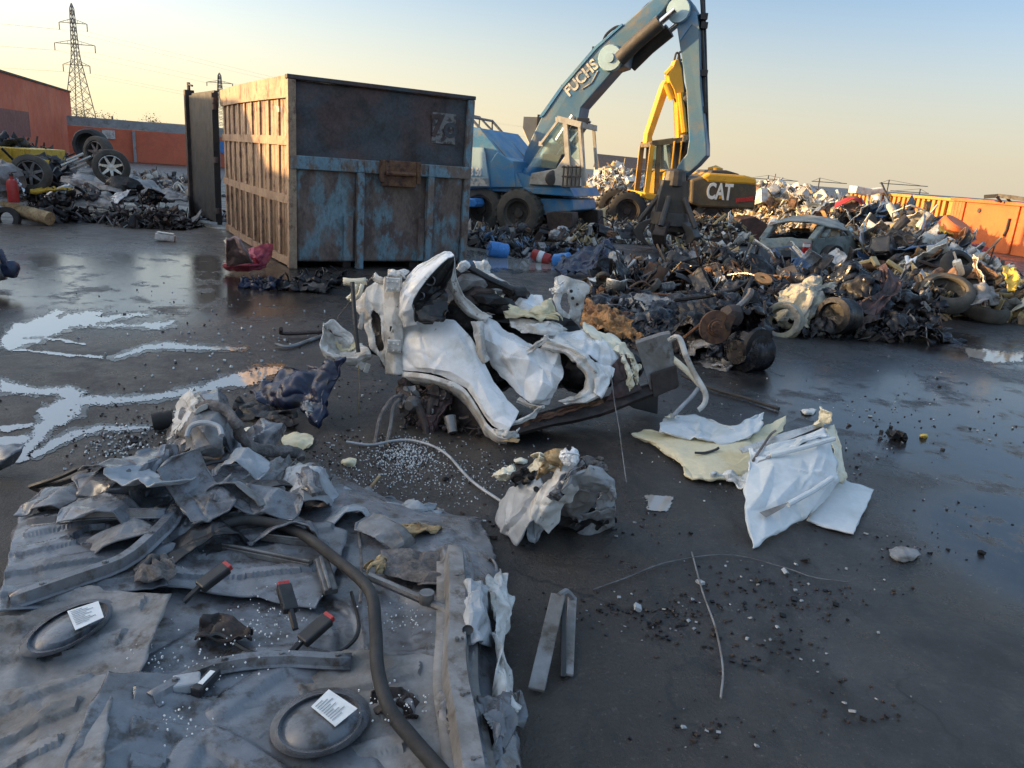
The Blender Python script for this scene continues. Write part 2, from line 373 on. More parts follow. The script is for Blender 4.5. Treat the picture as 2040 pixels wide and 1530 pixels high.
# machines
wm('machine_blue', (.04, .19, .40), (.10, .24, .36), (.20, .22, .22), s1=1.6, t1=.54, w1=.15, s2=3.4, t2=.58, w2=.10, rough=.45, bump=.05, grain=.08)
wm('boom_blue', (.035, .14, .28), (.075, .15, .22), (.155, .155, .145), s1=1.1, t1=.47, w1=.1, s2=1.6, t2=.58, w2=.12, rough=.5, bump=.05, grain=.08)
wm('pale_blue', (.33, .48, .56), (.26, .40, .50), (.3, .3, .28), s1=2, t1=.6, w1=.2, s2=5, t2=.68, rough=.5, bump=.05, grain=.06)
wm('machine_cream', (.42, .41, .37), (.33, .31, .27), (.2, .16, .12), s1=3, t1=.55, s2=7, t2=.65, rough=.5, bump=.06)
wm('machine_yellow', (.62, .33, .025), (.52, .27, .03), (.2, .13, .05), s1=2, t1=.58, s2=5, t2=.68, rough=.45, bump=.05, grain=.08)
wm('machine_brown', (.115, .085, .045), (.06, .05, .038), (.17, .11, .03), s1=2, t1=.5, w1=.15, s2=4, t2=.62, rough=.6, bump=.1, grain=.15)  # dark yellow-brown, far darker than the machine yellow
wm('machine_dark', (.05, .045, .042), (.075, .062, .05), None, s1=3, rough=.55, bump=.15)
wm('lettering_pale', (.55, .52, .45), (.20, .23, .25), None, s1=7, t1=.52, w1=.05, rough=.6, bump=0)
wm('lettering_white', (.72, .71, .67), (.22, .20, .18), None, s1=6, t1=.70, w1=.05, rough=.6, bump=0)
wm('cab_bronze', (.16, .115, .05), (.09, .07, .045), None, s1=3, rough=.5, bump=.05)
wm('camo', (.175, .20, .185), (.09, .105, .095), (.24, .13, .09), s1=2.2, t1=.54, w1=.06, s2=2.6, t2=.60, w2=.05, rough=.7, bump=.1)
wm('camo_dust', (.27, .28, .265), (.17, .19, .18), (.12, .11, .095), s1=2.2, t1=.52, w1=.12, s2=3, t2=.62, rough=.8, bump=.1)
wm('tail_red', (.4, .02, .02), None, None, rough=.2, bump=0)
g = bpy.data.materials.new('cab_glass'); g.use_nodes = True; MAT['cab_glass'] = g
b = g.node_tree.nodes['Principled BSDF']; b.inputs['Base Color'].default_value = (.62, .72, .66, 1); b.inputs['Roughness'].default_value = .08
b.inputs['Transmission Weight'].default_value = .85; b.inputs['IOR'].default_value = 1.02; b.inputs['Specular IOR Level'].default_value = .6

# ------------------------------------------------------------- ground
def ground_material():
    m = bpy.data.materials.new('yard_asphalt'); m.use_nodes = True; n = m.node_tree.nodes; L = m.node_tree.links; b = n['Principled BSDF']
    tc = n.new('ShaderNodeTexCoord'); P = tc.outputs['Object']
    def N(s, d=6, r=.6, st=(1, 1, 1), rot=0):
        mp = n.new('ShaderNodeMapping'); mp.inputs['Scale'].default_value = st; mp.inputs['Rotation'].default_value = (0, 0, rot); L.new(P, mp.inputs[0])
        t = n.new('ShaderNodeTexNoise'); t.inputs['Scale'].default_value = s; t.inputs['Detail'].default_value = d; t.inputs['Roughness'].default_value = r
        L.new(mp.outputs[0], t.inputs[0]); return t.outputs['Fac']
    def rng(x, a, c, lo=0., hi=1.):
        r = n.new('ShaderNodeMapRange'); r.interpolation_type = 'SMOOTHSTEP'
        for i, q in enumerate((a, c, lo, hi)): r.inputs[i+1].default_value = q
        L.new(x, r.inputs[0]); return r.outputs[0]
    def mth(op, a, c):
        t = n.new('ShaderNodeMath'); t.operation = op
        for i, q in enumerate((a, c)):
            if isinstance(q, (int, float)): t.inputs[i].default_value = q
            else: L.new(q, t.inputs[i])
        return t.outputs[0]
    def mix(f, A, B):
        x = n.new('ShaderNodeMix'); x.data_type = 'RGBA'; L.new(f, x.inputs[0])
        for sk, q in ((x.inputs[6], A), (x.inputs[7], B)):
            if isinstance(q, tuple): sk.default_value = q+(1,)
            else: L.new(q, sk)
        return x.outputs[2]
    sep = n.new('ShaderNodeSeparateXYZ'); L.new(P, sep.inputs[0]); X, Y = sep.outputs[0], sep.outputs[1]
    def blob(cx, cy, rx, ry, rot=0.0):          # soft elliptical patch of standing wet, 1 inside
        mp = n.new('ShaderNodeMapping'); mp.vector_type = 'TEXTURE'
        mp.inputs['Location'].default_value = (cx, cy, 0); mp.inputs['Rotation'].default_value = (0, 0, rot); mp.inputs['Scale'].default_value = (rx, ry, 1)
        L.new(P, mp.inputs[0]); ln = n.new('ShaderNodeVectorMath'); ln.operation = 'LENGTH'; L.new(mp.outputs[0], ln.inputs[0])
        return rng(ln.outputs['Value'], .35, 1.0, 1, 0)
    east = rng(mth('ADD', X, mth('MULTIPLY', Y, -.05)), -.2, 1.6)
    c = mix(rng(N(.9, 8, .65), .35, .7), (.024, .0185, .0145), (.064, .050, .038))
    c = mix(east, c, mix(rng(N(1.3, 8, .65), .35, .7), (.016, .0165, .018), (.042, .043, .046)))
    c = mix(rng(N(2.5, 7, .7, (1, .35, 1),   .5), .50, .62), c, (.013, .012, .012))
    c = mix(rng(N(7, 8, .75), .56, .66), c, (.017, .016, .015))
    c = mix(mth('MULTIPLY', rng(N(11, 8, .75), .58, .68), .6), c, (.085, .073, .062))           # oil stains
    c = mix(mth('MULTIPLY', rng(N(26, 3, .8), .60, .72), .5), c, (.13, .12, .11))               # grit
    c = mix(rng(N(70, 2, .8), .66, .74), c, (.22, .21, .19))
    vo = n.new('ShaderNodeTexVoronoi'); vo.feature = 'DISTANCE_TO_EDGE'; vo.inputs['Scale'].default_value = .9
    wv = n.new('ShaderNodeTexNoise'); wv.inputs['Scale'].default_value = 2.5; wv.inputs['Detail'].default_value = 5; L.new(P, wv.inputs[0])
    wa = n.new('ShaderNodeVectorMath'); wa.operation = 'MULTIPLY_ADD'; L.new(wv.outputs['Color'], wa.inputs[0]); wa.inputs[1].default_value = (.7, .7, 0); L.new(P, wa.inputs[2]); L.new(wa.outputs[0], vo.inputs['Vector'])
    crack = mth('MULTIPLY', rng(vo.outputs['Distance'], .004, .014, 1, 0), rng(N(.5, 3), .48, .56))
    c = mix(crack, c, (.007, .007, .007))
    wet = mth('MAXIMUM', blob(-4.6, 9.0, 3.4, 4.4, .6), blob(3.9, 5.6, 3.4, 3.0, 0))
    wet = mth('MAXIMUM', wet, blob(6.2, 8.3, 3.4, 1.8, 0)); wet = mth('MAXIMUM', wet, blob(.4, 14.2, 1.6, 1.4, 0)); wet = mth('MAXIMUM', wet, blob(3.2, 3.4, 1.9, 1.6, 0))
    wn = rng(N(2.3, 9, .72, (1, .8, 1), .4),   .31, .50)
    wet = mth('MULTIPLY', wet, wn)
    c = mix(mth('MULTIPLY', wet, .6), c, (.022, .022, .024))
    L.new(c, b.inputs['Base Color'])
    base_r = rng(N(2.2, 8, .72), .36, .62, .24, .60)
    rr = n.new('ShaderNodeMix'); L.new(wet, rr.inputs[0]); L.new(base_r, rr.inputs[2]); rr.inputs[3].default_value = .11
    L.new(rr.outputs[0], b.inputs['Roughness']); b.inputs['Specular IOR Level'].default_value = .6
    bp = n.new('ShaderNodeBump'); bp.inputs['Distance'].default_value = .012
    L.new(rng(wet, 0, 1, .9, .07), bp.inputs['Strength'])
    h = mth('ADD', N(55, 5, .75), mth('MULTIPLY', N(9, 6, .6), 1.5)); L.new(h, bp.inputs['Height']); L.new(bp.outputs[0], b.inputs['Normal'])
    MAT['yard_asphalt'] = m
ground_material()
m = M(); m.add([(-3000, -600, 0), (3000, -600, 0), (3000, 4000, 0), (-3000, 4000, 0)], [(0, 1, 2, 3)])
tag(m.build('ground', 'yard_asphalt', smooth=False), kind='structure', label='dark oily asphalt ground of the scrapyard', cat='ground')

pm = bpy.data.materials.new('puddle_water'); pm.use_nodes = True; MAT['puddle_water'] = pm
b = pm.node_tree.nodes['Principled BSDF']; b.inputs['Base Color'].default_value = (.30, .29, .27, 1); b.inputs['Roughness'].default_value = .05
b.inputs['IOR'].default_value = 1.9; b.inputs['Specular IOR Level'].default_value = 1.0
t = pm.node_tree.nodes.new('ShaderNodeTexNoise'); t.inputs['Scale'].default_value = 14; bp = pm.node_tree.nodes.new('ShaderNodeBump'); bp.inputs['Strength'].default_value = .05; bp.inputs['Distance'].default_value = .01
tc = pm.node_tree.nodes.new('ShaderNodeTexCoord'); pm.node_tree.links.new(tc.outputs['Object'], t.inputs['Vector'])
pm.node_tree.links.new(t.outputs[0], bp.inputs['Height']); pm.node_tree.links.new(bp.outputs[0], b.inputs['Normal'])
def puddle(pts, seed, jag=4.0, grow=0.0, z=.004, name='puddle', pmat=None):
    """pts: outline of standing water as photo pixels on the ground"""
    xs = [p[0] for p in pts]; xs = [min(xs)-grow*1.5]+xs+[max(xs)+grow*1.5]; ys = [p[1] for p in pts]; ys = [min(ys)-grow]+ys+[max(ys)+grow]; n = len(pts); DX, DY = 2.2, 1.4; keep = {}; vs = []; fs = []
    def sd(x, y):
        ins = False; dm = 1e9
        for k in range(n):
            x0, y0 = pts[k]; x1, y1 = pts[(k+1) % n]
            if (y0 > y) != (y1 > y) and x < (x1-x0)*(y-y0)/(y1-y0)+x0: ins = not ins
            ax, ay = x1-x0, (y1-y0)*1.8; L2 = ax*ax+ay*ay; t = min(max(((x-x0)*ax+(y-y0)*1.8*ay)/L2, 0), 1) if L2 else 0
            dm = min(dm, (x-x0-ax*t)**2+((y-y0)*1.8-ay*t)**2)
        return sqrt(dm) if ins else -sqrt(dm)
    def vert(i, j):
        if (i, j) not in keep:
            keep[(i, j)] = len(vs); vs.append(G(min(xs)-12+i*DX, min(ys)-8+j*DY, z))
        return keep[(i, j)]
    nx = int((max(xs)-min(xs)+24)/DX); ny = int((max(ys)-min(ys)+16)/DY)
    for j in range(ny):
        for i in range(nx):
            x = min(xs)-12+(i+.5)*DX; y = min(ys)-8+(j+.5)*DY; q = (x, y*1.8, 0)
            e = jag*(1.3*nz(q, .045, seed)+.9*nz(q, .12, seed+3)+.8*nz(q, .3, seed+6)+.7*nz(q, .6, seed+8))*1.5
            if abs(e) > 40: continue
            if sd(x+6*nz(q, .05, seed+11), y+2*nz(q, .05, seed+12))+e+grow > .5: fs.append((vert(i, j+1), vert(i+1, j+1), vert(i+1, j), vert(i, j)))
    bm = bmesh.new(); bv = [bm.verts.new(v) for v in vs]
    for f in fs: bm.faces.new([bv[k] for k in f])
    me = bpy.data.meshes.new(name); bm.to_mesh(me); bm.free(); me.materials.append(pmat or pm)
    o = bpy.data.objects.new(name, me); S.collection.objects.link(o); return o
PUD = [
 ([(0,690),(22,645),(60,640),(105,622),(125,620),(120,632),(170,620),(205,618),(190,632),(225,628),(260,624),(300,624),(298,628),(250,632),(215,640),(190,645),(260,650),(300,643),(345,640),(342,648),(318,655),(270,652),(200,650),(150,650),(95,672),(40,690),(22,697)], 1),
 ([(40,672),(90,670),(150,680),(170,684),(168,687),(140,684),(90,676),(45,675)], 2, 1.5),
 ([(22,696),(60,696),(120,703),(205,710),(206,715),(120,708),(60,700),(24,699)], 3, 1.5),
 ([(222,712),(255,700),(280,690),(330,683),(380,688),(440,690),(490,692),(488,696),(400,698),(330,694),(285,698),(250,710),(230,714)], 4, 2),
 ([(0,756),(30,765),(80,775),(140,772),(170,780),(165,788),(210,790),(280,790),(340,780),(400,770),(440,752),(500,735),(560,728),(570,735),(500,765),(450,772),(380,786),(300,798),(210,803),(165,808),(160,825),(110,850),(80,880),(50,915),(20,922),(40,900),(60,870),(80,838),(78,818),(110,800),(130,792),(100,786),(50,784),(0,782)], 5),
 ([(0,850),(40,845),(70,843),(68,850),(30,856),(0,862)], 6, 2),
 ([(60,905),(100,880),(140,858),(200,848),(300,850),(298,855),(210,858),(160,868),(110,890),(70,912)], 7, 2),
 ([(0,872),(50,866),(70,872),(40,884),(0,890)], 8, 2),
 ([(935,505),(1010,510),(1110,525),(1120,535),(1040,538),(960,532),(932,522)], 14, 4),
 ([(1920,690),(1990,700),(2040,700),(2040,720),(1980,722),(1930,708)], 15, 3),
 ([(1380,715),(1420,712),(1470,722),(1440,738),(1400,732)], 16, 3),
 ([(1285,985),(1345,990),(1330,1018),(1290,1016)], 17, 2),
]
wm('damp_soil', (.013, .012, .011), (.022, .019, .016), None, s1=3, t1=.5, w1=.15, rough=.24, bump=.12, bs=50, rv=.12, spec=.6)
for p in PUD:
    if p[1] in (1, 4, 5, 7, 14, 15):
        tag(puddle(p[0], p[1]+50, p[2] if len(p) > 2 else 5.0, 9.0, .002, 'damp_ground', MAT['damp_soil']), 'dark damp ground round a puddle', 'ground', 'damp patches on the yard ground', 'structure')
    o = puddle(p[0], p[1], *(p[2:]))
    tag(o, 'pale puddle of standing water on the oily yard', 'puddle', 'puddles on the yard ground', 'structure')

# ------------------------------------------------------------- red warehouse and far walls
def wallbox(m, a, b, z0, z1, th, mi=0):
    a = Vector((a[0], a[1], 0)); b = Vector((b[0], b[1], 0)); n = (b-a).cross(Vector((0, 0, 1))).normalized()
    m.prism([a+Vector((0, 0, z0)), b+Vector((0, 0, z0)), b+Vector((0, 0, z1)), a+Vector((0, 0, z1))], -n*th, mi)
WA = Vector((-13.9, 0, 0)); 
e1 = G(150, 312); zt = W(150, 190, e1.y).z
e0 = Vector((W(0, 155, 36.0).x, 36.0, 0)); z0t = W(0, 155, 36.0).z
#print('warehouse end', e1, zt, 'left', e0, z0t)
wdir = (e1-e0).normalized(); e_near = e0-wdir*46; kn = (e0.y-13.0)/wdir.y
HB = 3.9; HN_ = 3.05
r = thing('warehouse', 'red rendered warehouse with a dark roof edge and a mauve patch', 'building', (e_near+e1)/2)
m = M(); back = Vector((-12, -3.4, 0))
for a, c in ((e0-wdir*kn, e0-wdir*2.0), (e0-wdir*1.985, e0+wdir*4.6), (e0+wdir*4.615, e1)):
    m.prism([a, c, c+Vector((0, 0, HB)), a+Vector((0, 0, HB))], back)
m.build('wall', 'red_wall', r, smooth=False)
m = M(); m.prism([e_near, e0-wdir*(kn+.02), e0-wdir*(kn+.02)+Vector((0, 0, HN_)), e_near+Vector((0, 0, HN_))], back*.8); m.build('unseen_shade_annex', 'red_wall', r, smooth=False)  # unseen lower block, added and sized for its shadow on the container
m = M(); k = Vector((.06, .02, 0))
m.prism([e0-wdir*kn+k+Vector((0, 0, HB)), e1+k+wdir*.1+Vector((0, 0, HB)), e1+k+wdir*.1+Vector((0, 0, HB+.1)), e0-wdir*kn+k+Vector((0, 0, HB+.1))], back*1.02); m.build('roof', 'dark_trim', r, smooth=False)
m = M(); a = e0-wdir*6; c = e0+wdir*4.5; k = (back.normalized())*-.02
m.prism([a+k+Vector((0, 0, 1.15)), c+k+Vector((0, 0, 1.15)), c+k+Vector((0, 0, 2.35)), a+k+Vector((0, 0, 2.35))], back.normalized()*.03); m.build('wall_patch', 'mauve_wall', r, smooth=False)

f0 = G(140, 322); f0 = Vector((f0.x*1.12, f0.y*1.12, 0)); f1 = W(480, 330, 52); f1.z = 0
zt0 = W(150, 230, f0.y).z; zt1 = W(385, 252, 53).z
#print('far wall', f0, f1, zt0, zt1)
r = thing('boundary_wall', 'long red yard wall with a bare grey concrete band on top', 'wall', (f0+f1)/2)
HW = zt1
m = M(); wallbox(m, f0, f1, 0, HW*.78, .25); m.build('wall', 'red_wall', r, smooth=False)
m = M(); wallbox(m, f0, f1, HW*.78+.003, HW, .26); m.build('concrete_band', 'concrete_grey', r, smooth=False)
fd = (f1-f0).normalized(); fn = Vector((fd.y, -fd.x, 0))
for t in (.36, .86):
    m = M(); p = f0.lerp(f1, t)+fn*.15; m.box(p+Vector((0, 0, HW*.36)), (.16, .12, HW*.78), (0, 0, atan2(fd.y, fd.x))); m.build('pilaster', 'concrete_grey', r, smooth=False)
m = M(); p = f0.lerp(f1, .22)+fn*.06; m.box(p+Vector((0, 0, HW*.63)), (.7, .04, .5), (0, 0, atan2(fd.y, fd.x))); m.build('wall_plate', 'white_dirty', r, smooth=False)
m = M()
pts = [(0, 0), (1.9, -.1), (2.7, -.9), (2.5, -1.5), (1.6, -.8), (.6, -.5)]
p0 = f0.lerp(f1, .72)+fn*.02+Vector((0, 0, HW*.70)); m.prism([p0+fd*x+Vector((0, 0, y)) for x, y in pts], fn*.02); m.build('painted_patch', 'blue_plastic', r, smooth=False)

# low far skyline behind the wall: shrubs, shed
def shrub(p, r_, seed, name, label):
    t = thing(name, label, 'shrub', (p.x, p.y, 0))
    rnd = random.Random(seed); m = M()
    for i in range(500):
        d = Vector((rnd.gauss(0, .45), rnd.gauss(0, .45), rnd.gauss(0, .35)))*r_
        c = p+d; s_ = r_*rnd.uniform(.03, .07); nrm = Vector((rnd.gauss(0, 1), rnd.gauss(0, 1), rnd.gauss(0, 1))).normalized(); a = nrm.orthogonal().normalized()*s_; bb = nrm.cross(a)
        m.add([c-a, c+bb*.6, c+a, c-bb*.6], [(0, 1, 2, 3)])
    m.build('crown', 'leaf', t, smooth=False)
    m = M(); m.tube([(p.x, p.y, 0), (p.x+.1, p.y, p.z*.6), p], [.15, .1, .04], 6); m.build('trunk', 'rust_dark', t)
wm('leaf', (.10, .10, .045), (.07, .075, .035), None, s1=1, rough=.8, bump=0)
shrub(W(207, 242, 80), 1.2, 1, 'shrub', 'olive shrub top showing over the red wall beside the big pylon')
shrub(W(162, 231, 78), 1.2, 2, 'shrub', 'olive shrub behind the wall at the foot of the big pylon')
shrub(W(303, 247, 80), 1.2, 3, 'shrub', 'yellowish round shrub behind the middle of the red wall')
m = M(); p = W(348, 247, 75); m.box((p.x, p.y, p.z/2), (3.6, 3, p.z)); m.top('shed', 'concrete_beige', 'low pale shed roof peeping over the red wall left of the dark door', 'shed', smooth=False)
m = M(); a = W(223, 231, 53); m.tube([(a.x, a.y, 0), a], .06, 6); m.top('pole', 'dark_trim', 'thin dark pole standing behind the red wall', 'pole')

# ------------------------------------------------------------- lattice pylons and lines
def pylon(base, hgt, label, arms, wid, thk, tilt=0.0):
    t = thing('pylon', label, 'pylon', base)
    B = Vector(base)
    def wd(z):
        f = z/hgt
        return wid*(.5*(1-f/.62)+.13) if f < .62 else wid*.13*(1-(f-.62)/.38*.55)
    levels = [0, .08, .16, .24, .32, .40, .47, .54, .60, .66, .72, .78, .84, .90, .96, 1.0]
    m = M()
    for i in range(len(levels)-1):
        za, zb = levels[i]*hgt, levels[i+1]*hgt; wa, wb = wd(za), wd(zb)
        if i == len(levels)-2: wb = .02
        A = [B+Vector((sx*wa, sy*wa, za)) for sx, sy in ((-1, -1), (1, -1), (1, 1), (-1, 1))]; C = [B+Vector((sx*wb, sy*wb, zb)) for sx, sy in ((-1, -1), (1, -1), (1, 1), (-1, 1))]
        for k in range(4):
            m.tube([A[k], C[k]], thk, 4); m.tube([A[k], C[(k+1) % 4]], thk*.6, 3); m.tube([A[(k+1) % 4], C[k]], thk*.6, 3)
    m.build('tower', 'galv', t, smooth=False)
    ends = []
    for f, ln in arms:
        m = M(); z = f*hgt
        for s in (-1, 1):
            e = B+Vector((s*ln, 0, z))
            m.tube([B+Vector((0, -wd(z), z)), e], thk*.7, 4); m.tube([B+Vector((0, wd(z), z)), e], thk*.7, 4); m.tube([B+Vector((s*wd(z), 0, z+hgt*.03)), e], thk*.7, 4)
            for q in (.35, .7): m.tube([B+Vector((s*ln*q, 0, z)), B+Vector((s*ln*q, 0, z+hgt*.03*(1-q)))], thk*.5, 3)
        o = m.build('cross_arm', 'galv', t, smooth=False)
        for s in (-1, 1):
            m = M(); e = B+Vector((s*ln, 0, z)); m.tube([e, e-Vector((0, 0, hgt*.055))], thk*1.1, 5); m.build('insulator', 'galv', o, smooth=False); ends.append(e-Vector((0, 0, hgt*.055)))
    return ends
py = 240.0
pb = W(160, 226, py); ptop = W(141, 6, py); hg = ptop.z
ends = pylon((pb.x, py, 0), hg, 'tall steel lattice pylon standing beyond the red wall', [(.855, 4.1), (.70, 6.0), (.545, 4.0)], 6.0, .13)
p2 = W(437, 145, 560.0)
pylon((p2.x, 560, 0), p2.z, 'small distant lattice pylon seen above the dark container door', [(.86, 9), (.66, 13)], 12, .3)
for i, e in enumerate(ends):
    m = M(); d = Vector((-150, -60 + 10*i, 3.0))
    m.tube([e, e+d*.33-Vector((0, 0, 1.8)), e+d*.66-Vector((0, 0, 1.6)), e+d], .022, 4, steps=12)
    d2 = Vector((170, 330, -4)); m.tube([e, e+d2*.33-Vector((0, 0, 4)), e+d2*.66-Vector((0, 0, 4)), e+d2], .022, 4, steps=12)
    m.top('power_line', 'galv', 'thin power line strung from the tall pylon across the sky', 'power line', 'power lines on the tall pylon')
# far tower cranes on the right horizon
for u, v, h_, jl, jr, lab in ((1530, 357, 355, -40, 60, 'leftmost'), (1632, 362, 350, -15, 55, 'second from left'), (1770, 366, 352, -18, 78, 'third from left'), (1832, 384, 372, -58, 18, 'rightmost')):
    yy = 420.0; t_ = W(u, v, yy); g0 = Vector((t_.x, yy, 0))
    r = thing('tower_crane', 'faint distant tower crane on the right skyline, %s of the four' % lab, 'crane', g0, 'far tower cranes on the skyline')
    m = M(); m.tube([g0, t_+Vector((0, 0, 2.0))], .35, 4); m.build('mast', 'galv', r, smooth=False)
    m = M(); m.tube([W(u+jl, v+jl*.07, yy), W(u+jr, v+jr*.07, yy)], .28, 4)
    m.tube([t_+Vector((0, 0, 2.0)), W(u+jl*.9, v+jl*.063, yy)], .1, 3); m.tube([t_+Vector((0, 0, 2.0)), W(u+jr*.9, v+jr*.063, yy)], .1, 3); m.build('jib', 'galv', r, smooth=False)
for u0, u1, v0, lab in ((1668, 1695, 383, 'pale blocky building on the far skyline behind the sunlit heap'), (1735, 1758, 382, 'low grey building on the far skyline over the amber container')):
    p = W(u0, v0, 300.); q = W(u1, v0, 300.); m = M(); m.box(((p.x+q.x)/2, 300, p.z/2), (q.x-p.x, 10, p.z))
    for i in range(3): m.box(((p.x+q.x)/2, 294.9, p.z*(.3+.22*i)), ((q.x-p.x)*.9, .1, p.z*.05))
    m.top('far_building', 'concrete_grey', lab, 'building', smooth=False)

# ------------------------------------------------------------- big roll-off container
CR = radians(31); CX = Vector((cos(CR), sin(CR), 0)); CY = Vector((-sin(CR), cos(CR), 0)); CO = Vector((-3.2, 10.67, 0)); CW, CL, CHH = 2.65, 4.9, 2.53
def C(x, y, z): return CO+CX*x+CY*y+Vector((0, 0, z))
CM = Matrix((CX, CY, Vector((0, 0, 1)))).transposed()
r = thing('roll_off_container', 'large rusty blue roll-off container with tan ribbed side and open rear', 'container', CO)
def cbox(m, x0, x1, y0, y1, z0, z1, mi=0): m.box(C((x0+x1)/2, (y0+y1)/2, (z0+z1)/2), (x1-x0, y1-y0, z1-z0), CM, mi)
m = M(); m.sheet([[C(x, .035, z) for x in (.03, CW*.35, CW*.7, CW-.03)] for z in (2.5, 2.1, 1.75, 1.42)], nu=40, nv=24, facet=(7, 4, .018), seed=401, folds=10, fa=.02, fw=.06, fine=.002); m.build('upper_front_panel', 'skip_dark', r, thick=.01, ang=30)
m = M(); m.sheet([[C(x, .03, z) for x in (.05, CW*.35, CW*.7, CW-.05)] for z in (1.42, .9, .45, .10)], nu=40, nv=24, facet=(8, 5, .016), seed=402, folds=10, fa=.02, fw=.06, fine=.002); m.build('lower_front_panel', 'skip_blue', r, thick=.01, ang=30)
m = M(); cbox(m, -.02, CW+.02, -.05, .019, 1.36, 1.54); o = m.build('front_beam', 'skip_frame', r, smooth=False, bevel=.012)
for x, zb in ((.9, -.0), (1.98, .02)):
    m = M(); cbox(m, x, x+.1, -.085, .018, zb, 1.358); cbox(m, x+.003, x+.097, -.082, -.052, 1.36, 1.53); m.build('front_post', 'skip_frame', r, smooth=False, bevel=.01)
for x, ww in ((.72, .13), (1.87, .1)):
    m = M(); cbox(m, x, x+ww, -.03, .017, .12, .75); m.build('ladder_strip', 'skip_blue', r, smooth=False)
m = M(); cbox(m, 1.25, 1.78, -.10, -.053, 1.2, 1.56)
for x in (1.22, 1.78): cbox(m, x, x+.06, -.12, -.05, 1.25, 1.56)
m.tube([C(1.3, -.13, 1.38), C(1.75, -.13, 1.38)], .03, 8); m.build('hook_plate', 'rust', r, smooth=False, bevel=.008)
for x in (-.06, CW-.05):
    m = M(); cbox(m, x, x+.11, -.03, .08, .0, 2.50); m.build('corner_post', 'skip_tan' if x < 0 else 'skip_frame', r, smooth=False, bevel=.01)
m = M(); cbox(m, -.07, CW+.07, -.035, .085, 2.503, 2.56); m.build('front_top_rail', 'skip_dark', r, smooth=False, bevel=.01)
# painted number ghost, as a flaked sign patch
m = M(); cbox(m, 2.05, 2.43, .018, .028, 1.85, 2.28); m.build('flaked_paint_patch', 'skip_number', r, smooth=False)
m.v = []
mm = frame(C(2.24, .012, 2.08), CX, Vector((0, 0, 1))); text_mesh('7o', .42, mm, 'lettering', 'skip_dark', r, .004)
# left side (and right side): skin, ribs, rails
def bulge(s): return -.10*sin(pi*min(max(s/CL, 0), 1))
for side in (0, 1):
    nmx = (lambda d: -d) if side == 0 else (lambda d: CW+d)
    m = M(); n_ = 30
    for i in range(n_):
        a, c = i/n_*CL+.05, (i+1)/n_*CL+.05
        A = nmx(-.008-bulge(a)*.6); B_ = nmx(-.008-bulge(c)*.6)
        m.add([C(A, a, .12), C(B_, c, .12), C(B_, c, 2.5), C(A, a, 2.5)], [(0, 1, 2, 3)])
    m.build('side_wall', 'skip_tan' if side == 0 else 'skip_blue', r, smooth=True, thick=.012)
    for i in range(9):
        s_ = .55+i*.52; w_ = .11; d0, d1 = nmx(-.012-bulge(s_)*.6), nmx(.03-bulge(s_)*.6)
        x0, x1 = min(d0, d1), max(d0, d1)
        m = M(); cbox(m, x0, x1, s_, s_+w_, .14, 2.26); m.build('side_rib', 'skip_tan', r, smooth=False, bevel=.012)
    for z0, z1, dp in ((2.27, 2.55, .05), (1.66, 1.78, .04), (.88, 1.0, .04), (.02, .13, .03)):
        m = M(); n_ = 14
        for i in range(n_):
            a, c = i/n_*CL+.085, (i+1)/n_*CL+.085
            P0 = [C(nmx(-.01-bulge(a)*.6), a, z0), C(nmx(dp-bulge(a)*.6), a, z0), C(nmx(dp-bulge(a)*.6), a, z1), C(nmx(-.01-bulge(a)*.6), a, z1)]
            P1 = [C(nmx(-.01-bulge(c)*.6), c, z0), C(nmx(dp-bulge(c)*.6), c, z0), C(nmx(dp-bulge(c)*.6), c, z1), C(nmx(-.01-bulge(c)*.6), c, z1)]
            m.add(P0+P1, [(0, 1, 5, 4), (1, 2, 6, 5), (2, 3, 7, 6), (3, 0, 4, 7)]+([(3, 2, 1, 0)] if i == 0 else [])+([(4, 5, 6, 7)] if i == n_-1 else []))
        m.build('top_rail' if z0 > 2 else 'side_rail', 'skip_tan', r, smooth=False)
m = M(); cbox(m, .0, CW, .08, CL+.1, .10, .16); m.build('floor', 'rust_dark', r, smooth=False)
m = M()
for x in (.75, 1.8): cbox(m, x, x+.12, .1, CL, .0, .098)
m.build('skid_rail', 'rust_dark', r, smooth=False)
m = M(); q = C(-.11, .25, 2.12); m.box(q, (.03, .1, .07), CM); m.tube([q+CY*.03, q+CY*.16+Vector((0, 0, .05))], .008, 5); m.build('reflector', 'white_dirty', r, smooth=False)
# open rear door swung outwards
h0 = C(-.16, CL+.16, 0); h1 = Vector((-7.12, 16.62, 0)); dd = (h1-h0).normalized(); dn = Vector((dd.y, -dd.x, 0)).normalized()
h0 = h0+dd*.02; DL = (h1-h0).length
DM = Matrix((dd, -dn, Vector((0, 0, 1)))).transposed()
door = M(); door.box(h0+dd*DL/2+Vector((0, 0, 1.32)), (DL, .05, 2.36), DM); do = door.build('door', 'skip_black', r, smooth=False)
m = M()
for z in (.16, .9, 1.65, 2.5): m.box(h0+dd*DL/2-dn*0+Vector((0, 0, z))+dn*.06, (DL, .07, .09), DM)
for x in (.05, DL*.33, DL*.66, DL-.05): m.box(h0+dd*x+dn*.055+Vector((0, 0, 1.3)), (.09, .075, 2.44), DM)
m.build('door_frame', 'skip_black', do, smooth=False)
m = M(); m.box(h1+Vector((0, 0, 1.3)), (.14, .18, 2.62), DM); m.build('door_edge_post', 'rust_dark', do, smooth=False)
for z in (.35, 1.3, 2.25, 2.36):
    m = M(); m.tube([h0-dd*.1+Vector((0, 0, z-.05)), h0-dd*.1+Vector((0, 0, z+.05))], .05, 8); m.box(h0-dd*.05+Vector((0, 0, z)), (.16, .03, .06), DM); m.build('hinge', 'skip_dark', r, smooth=False)
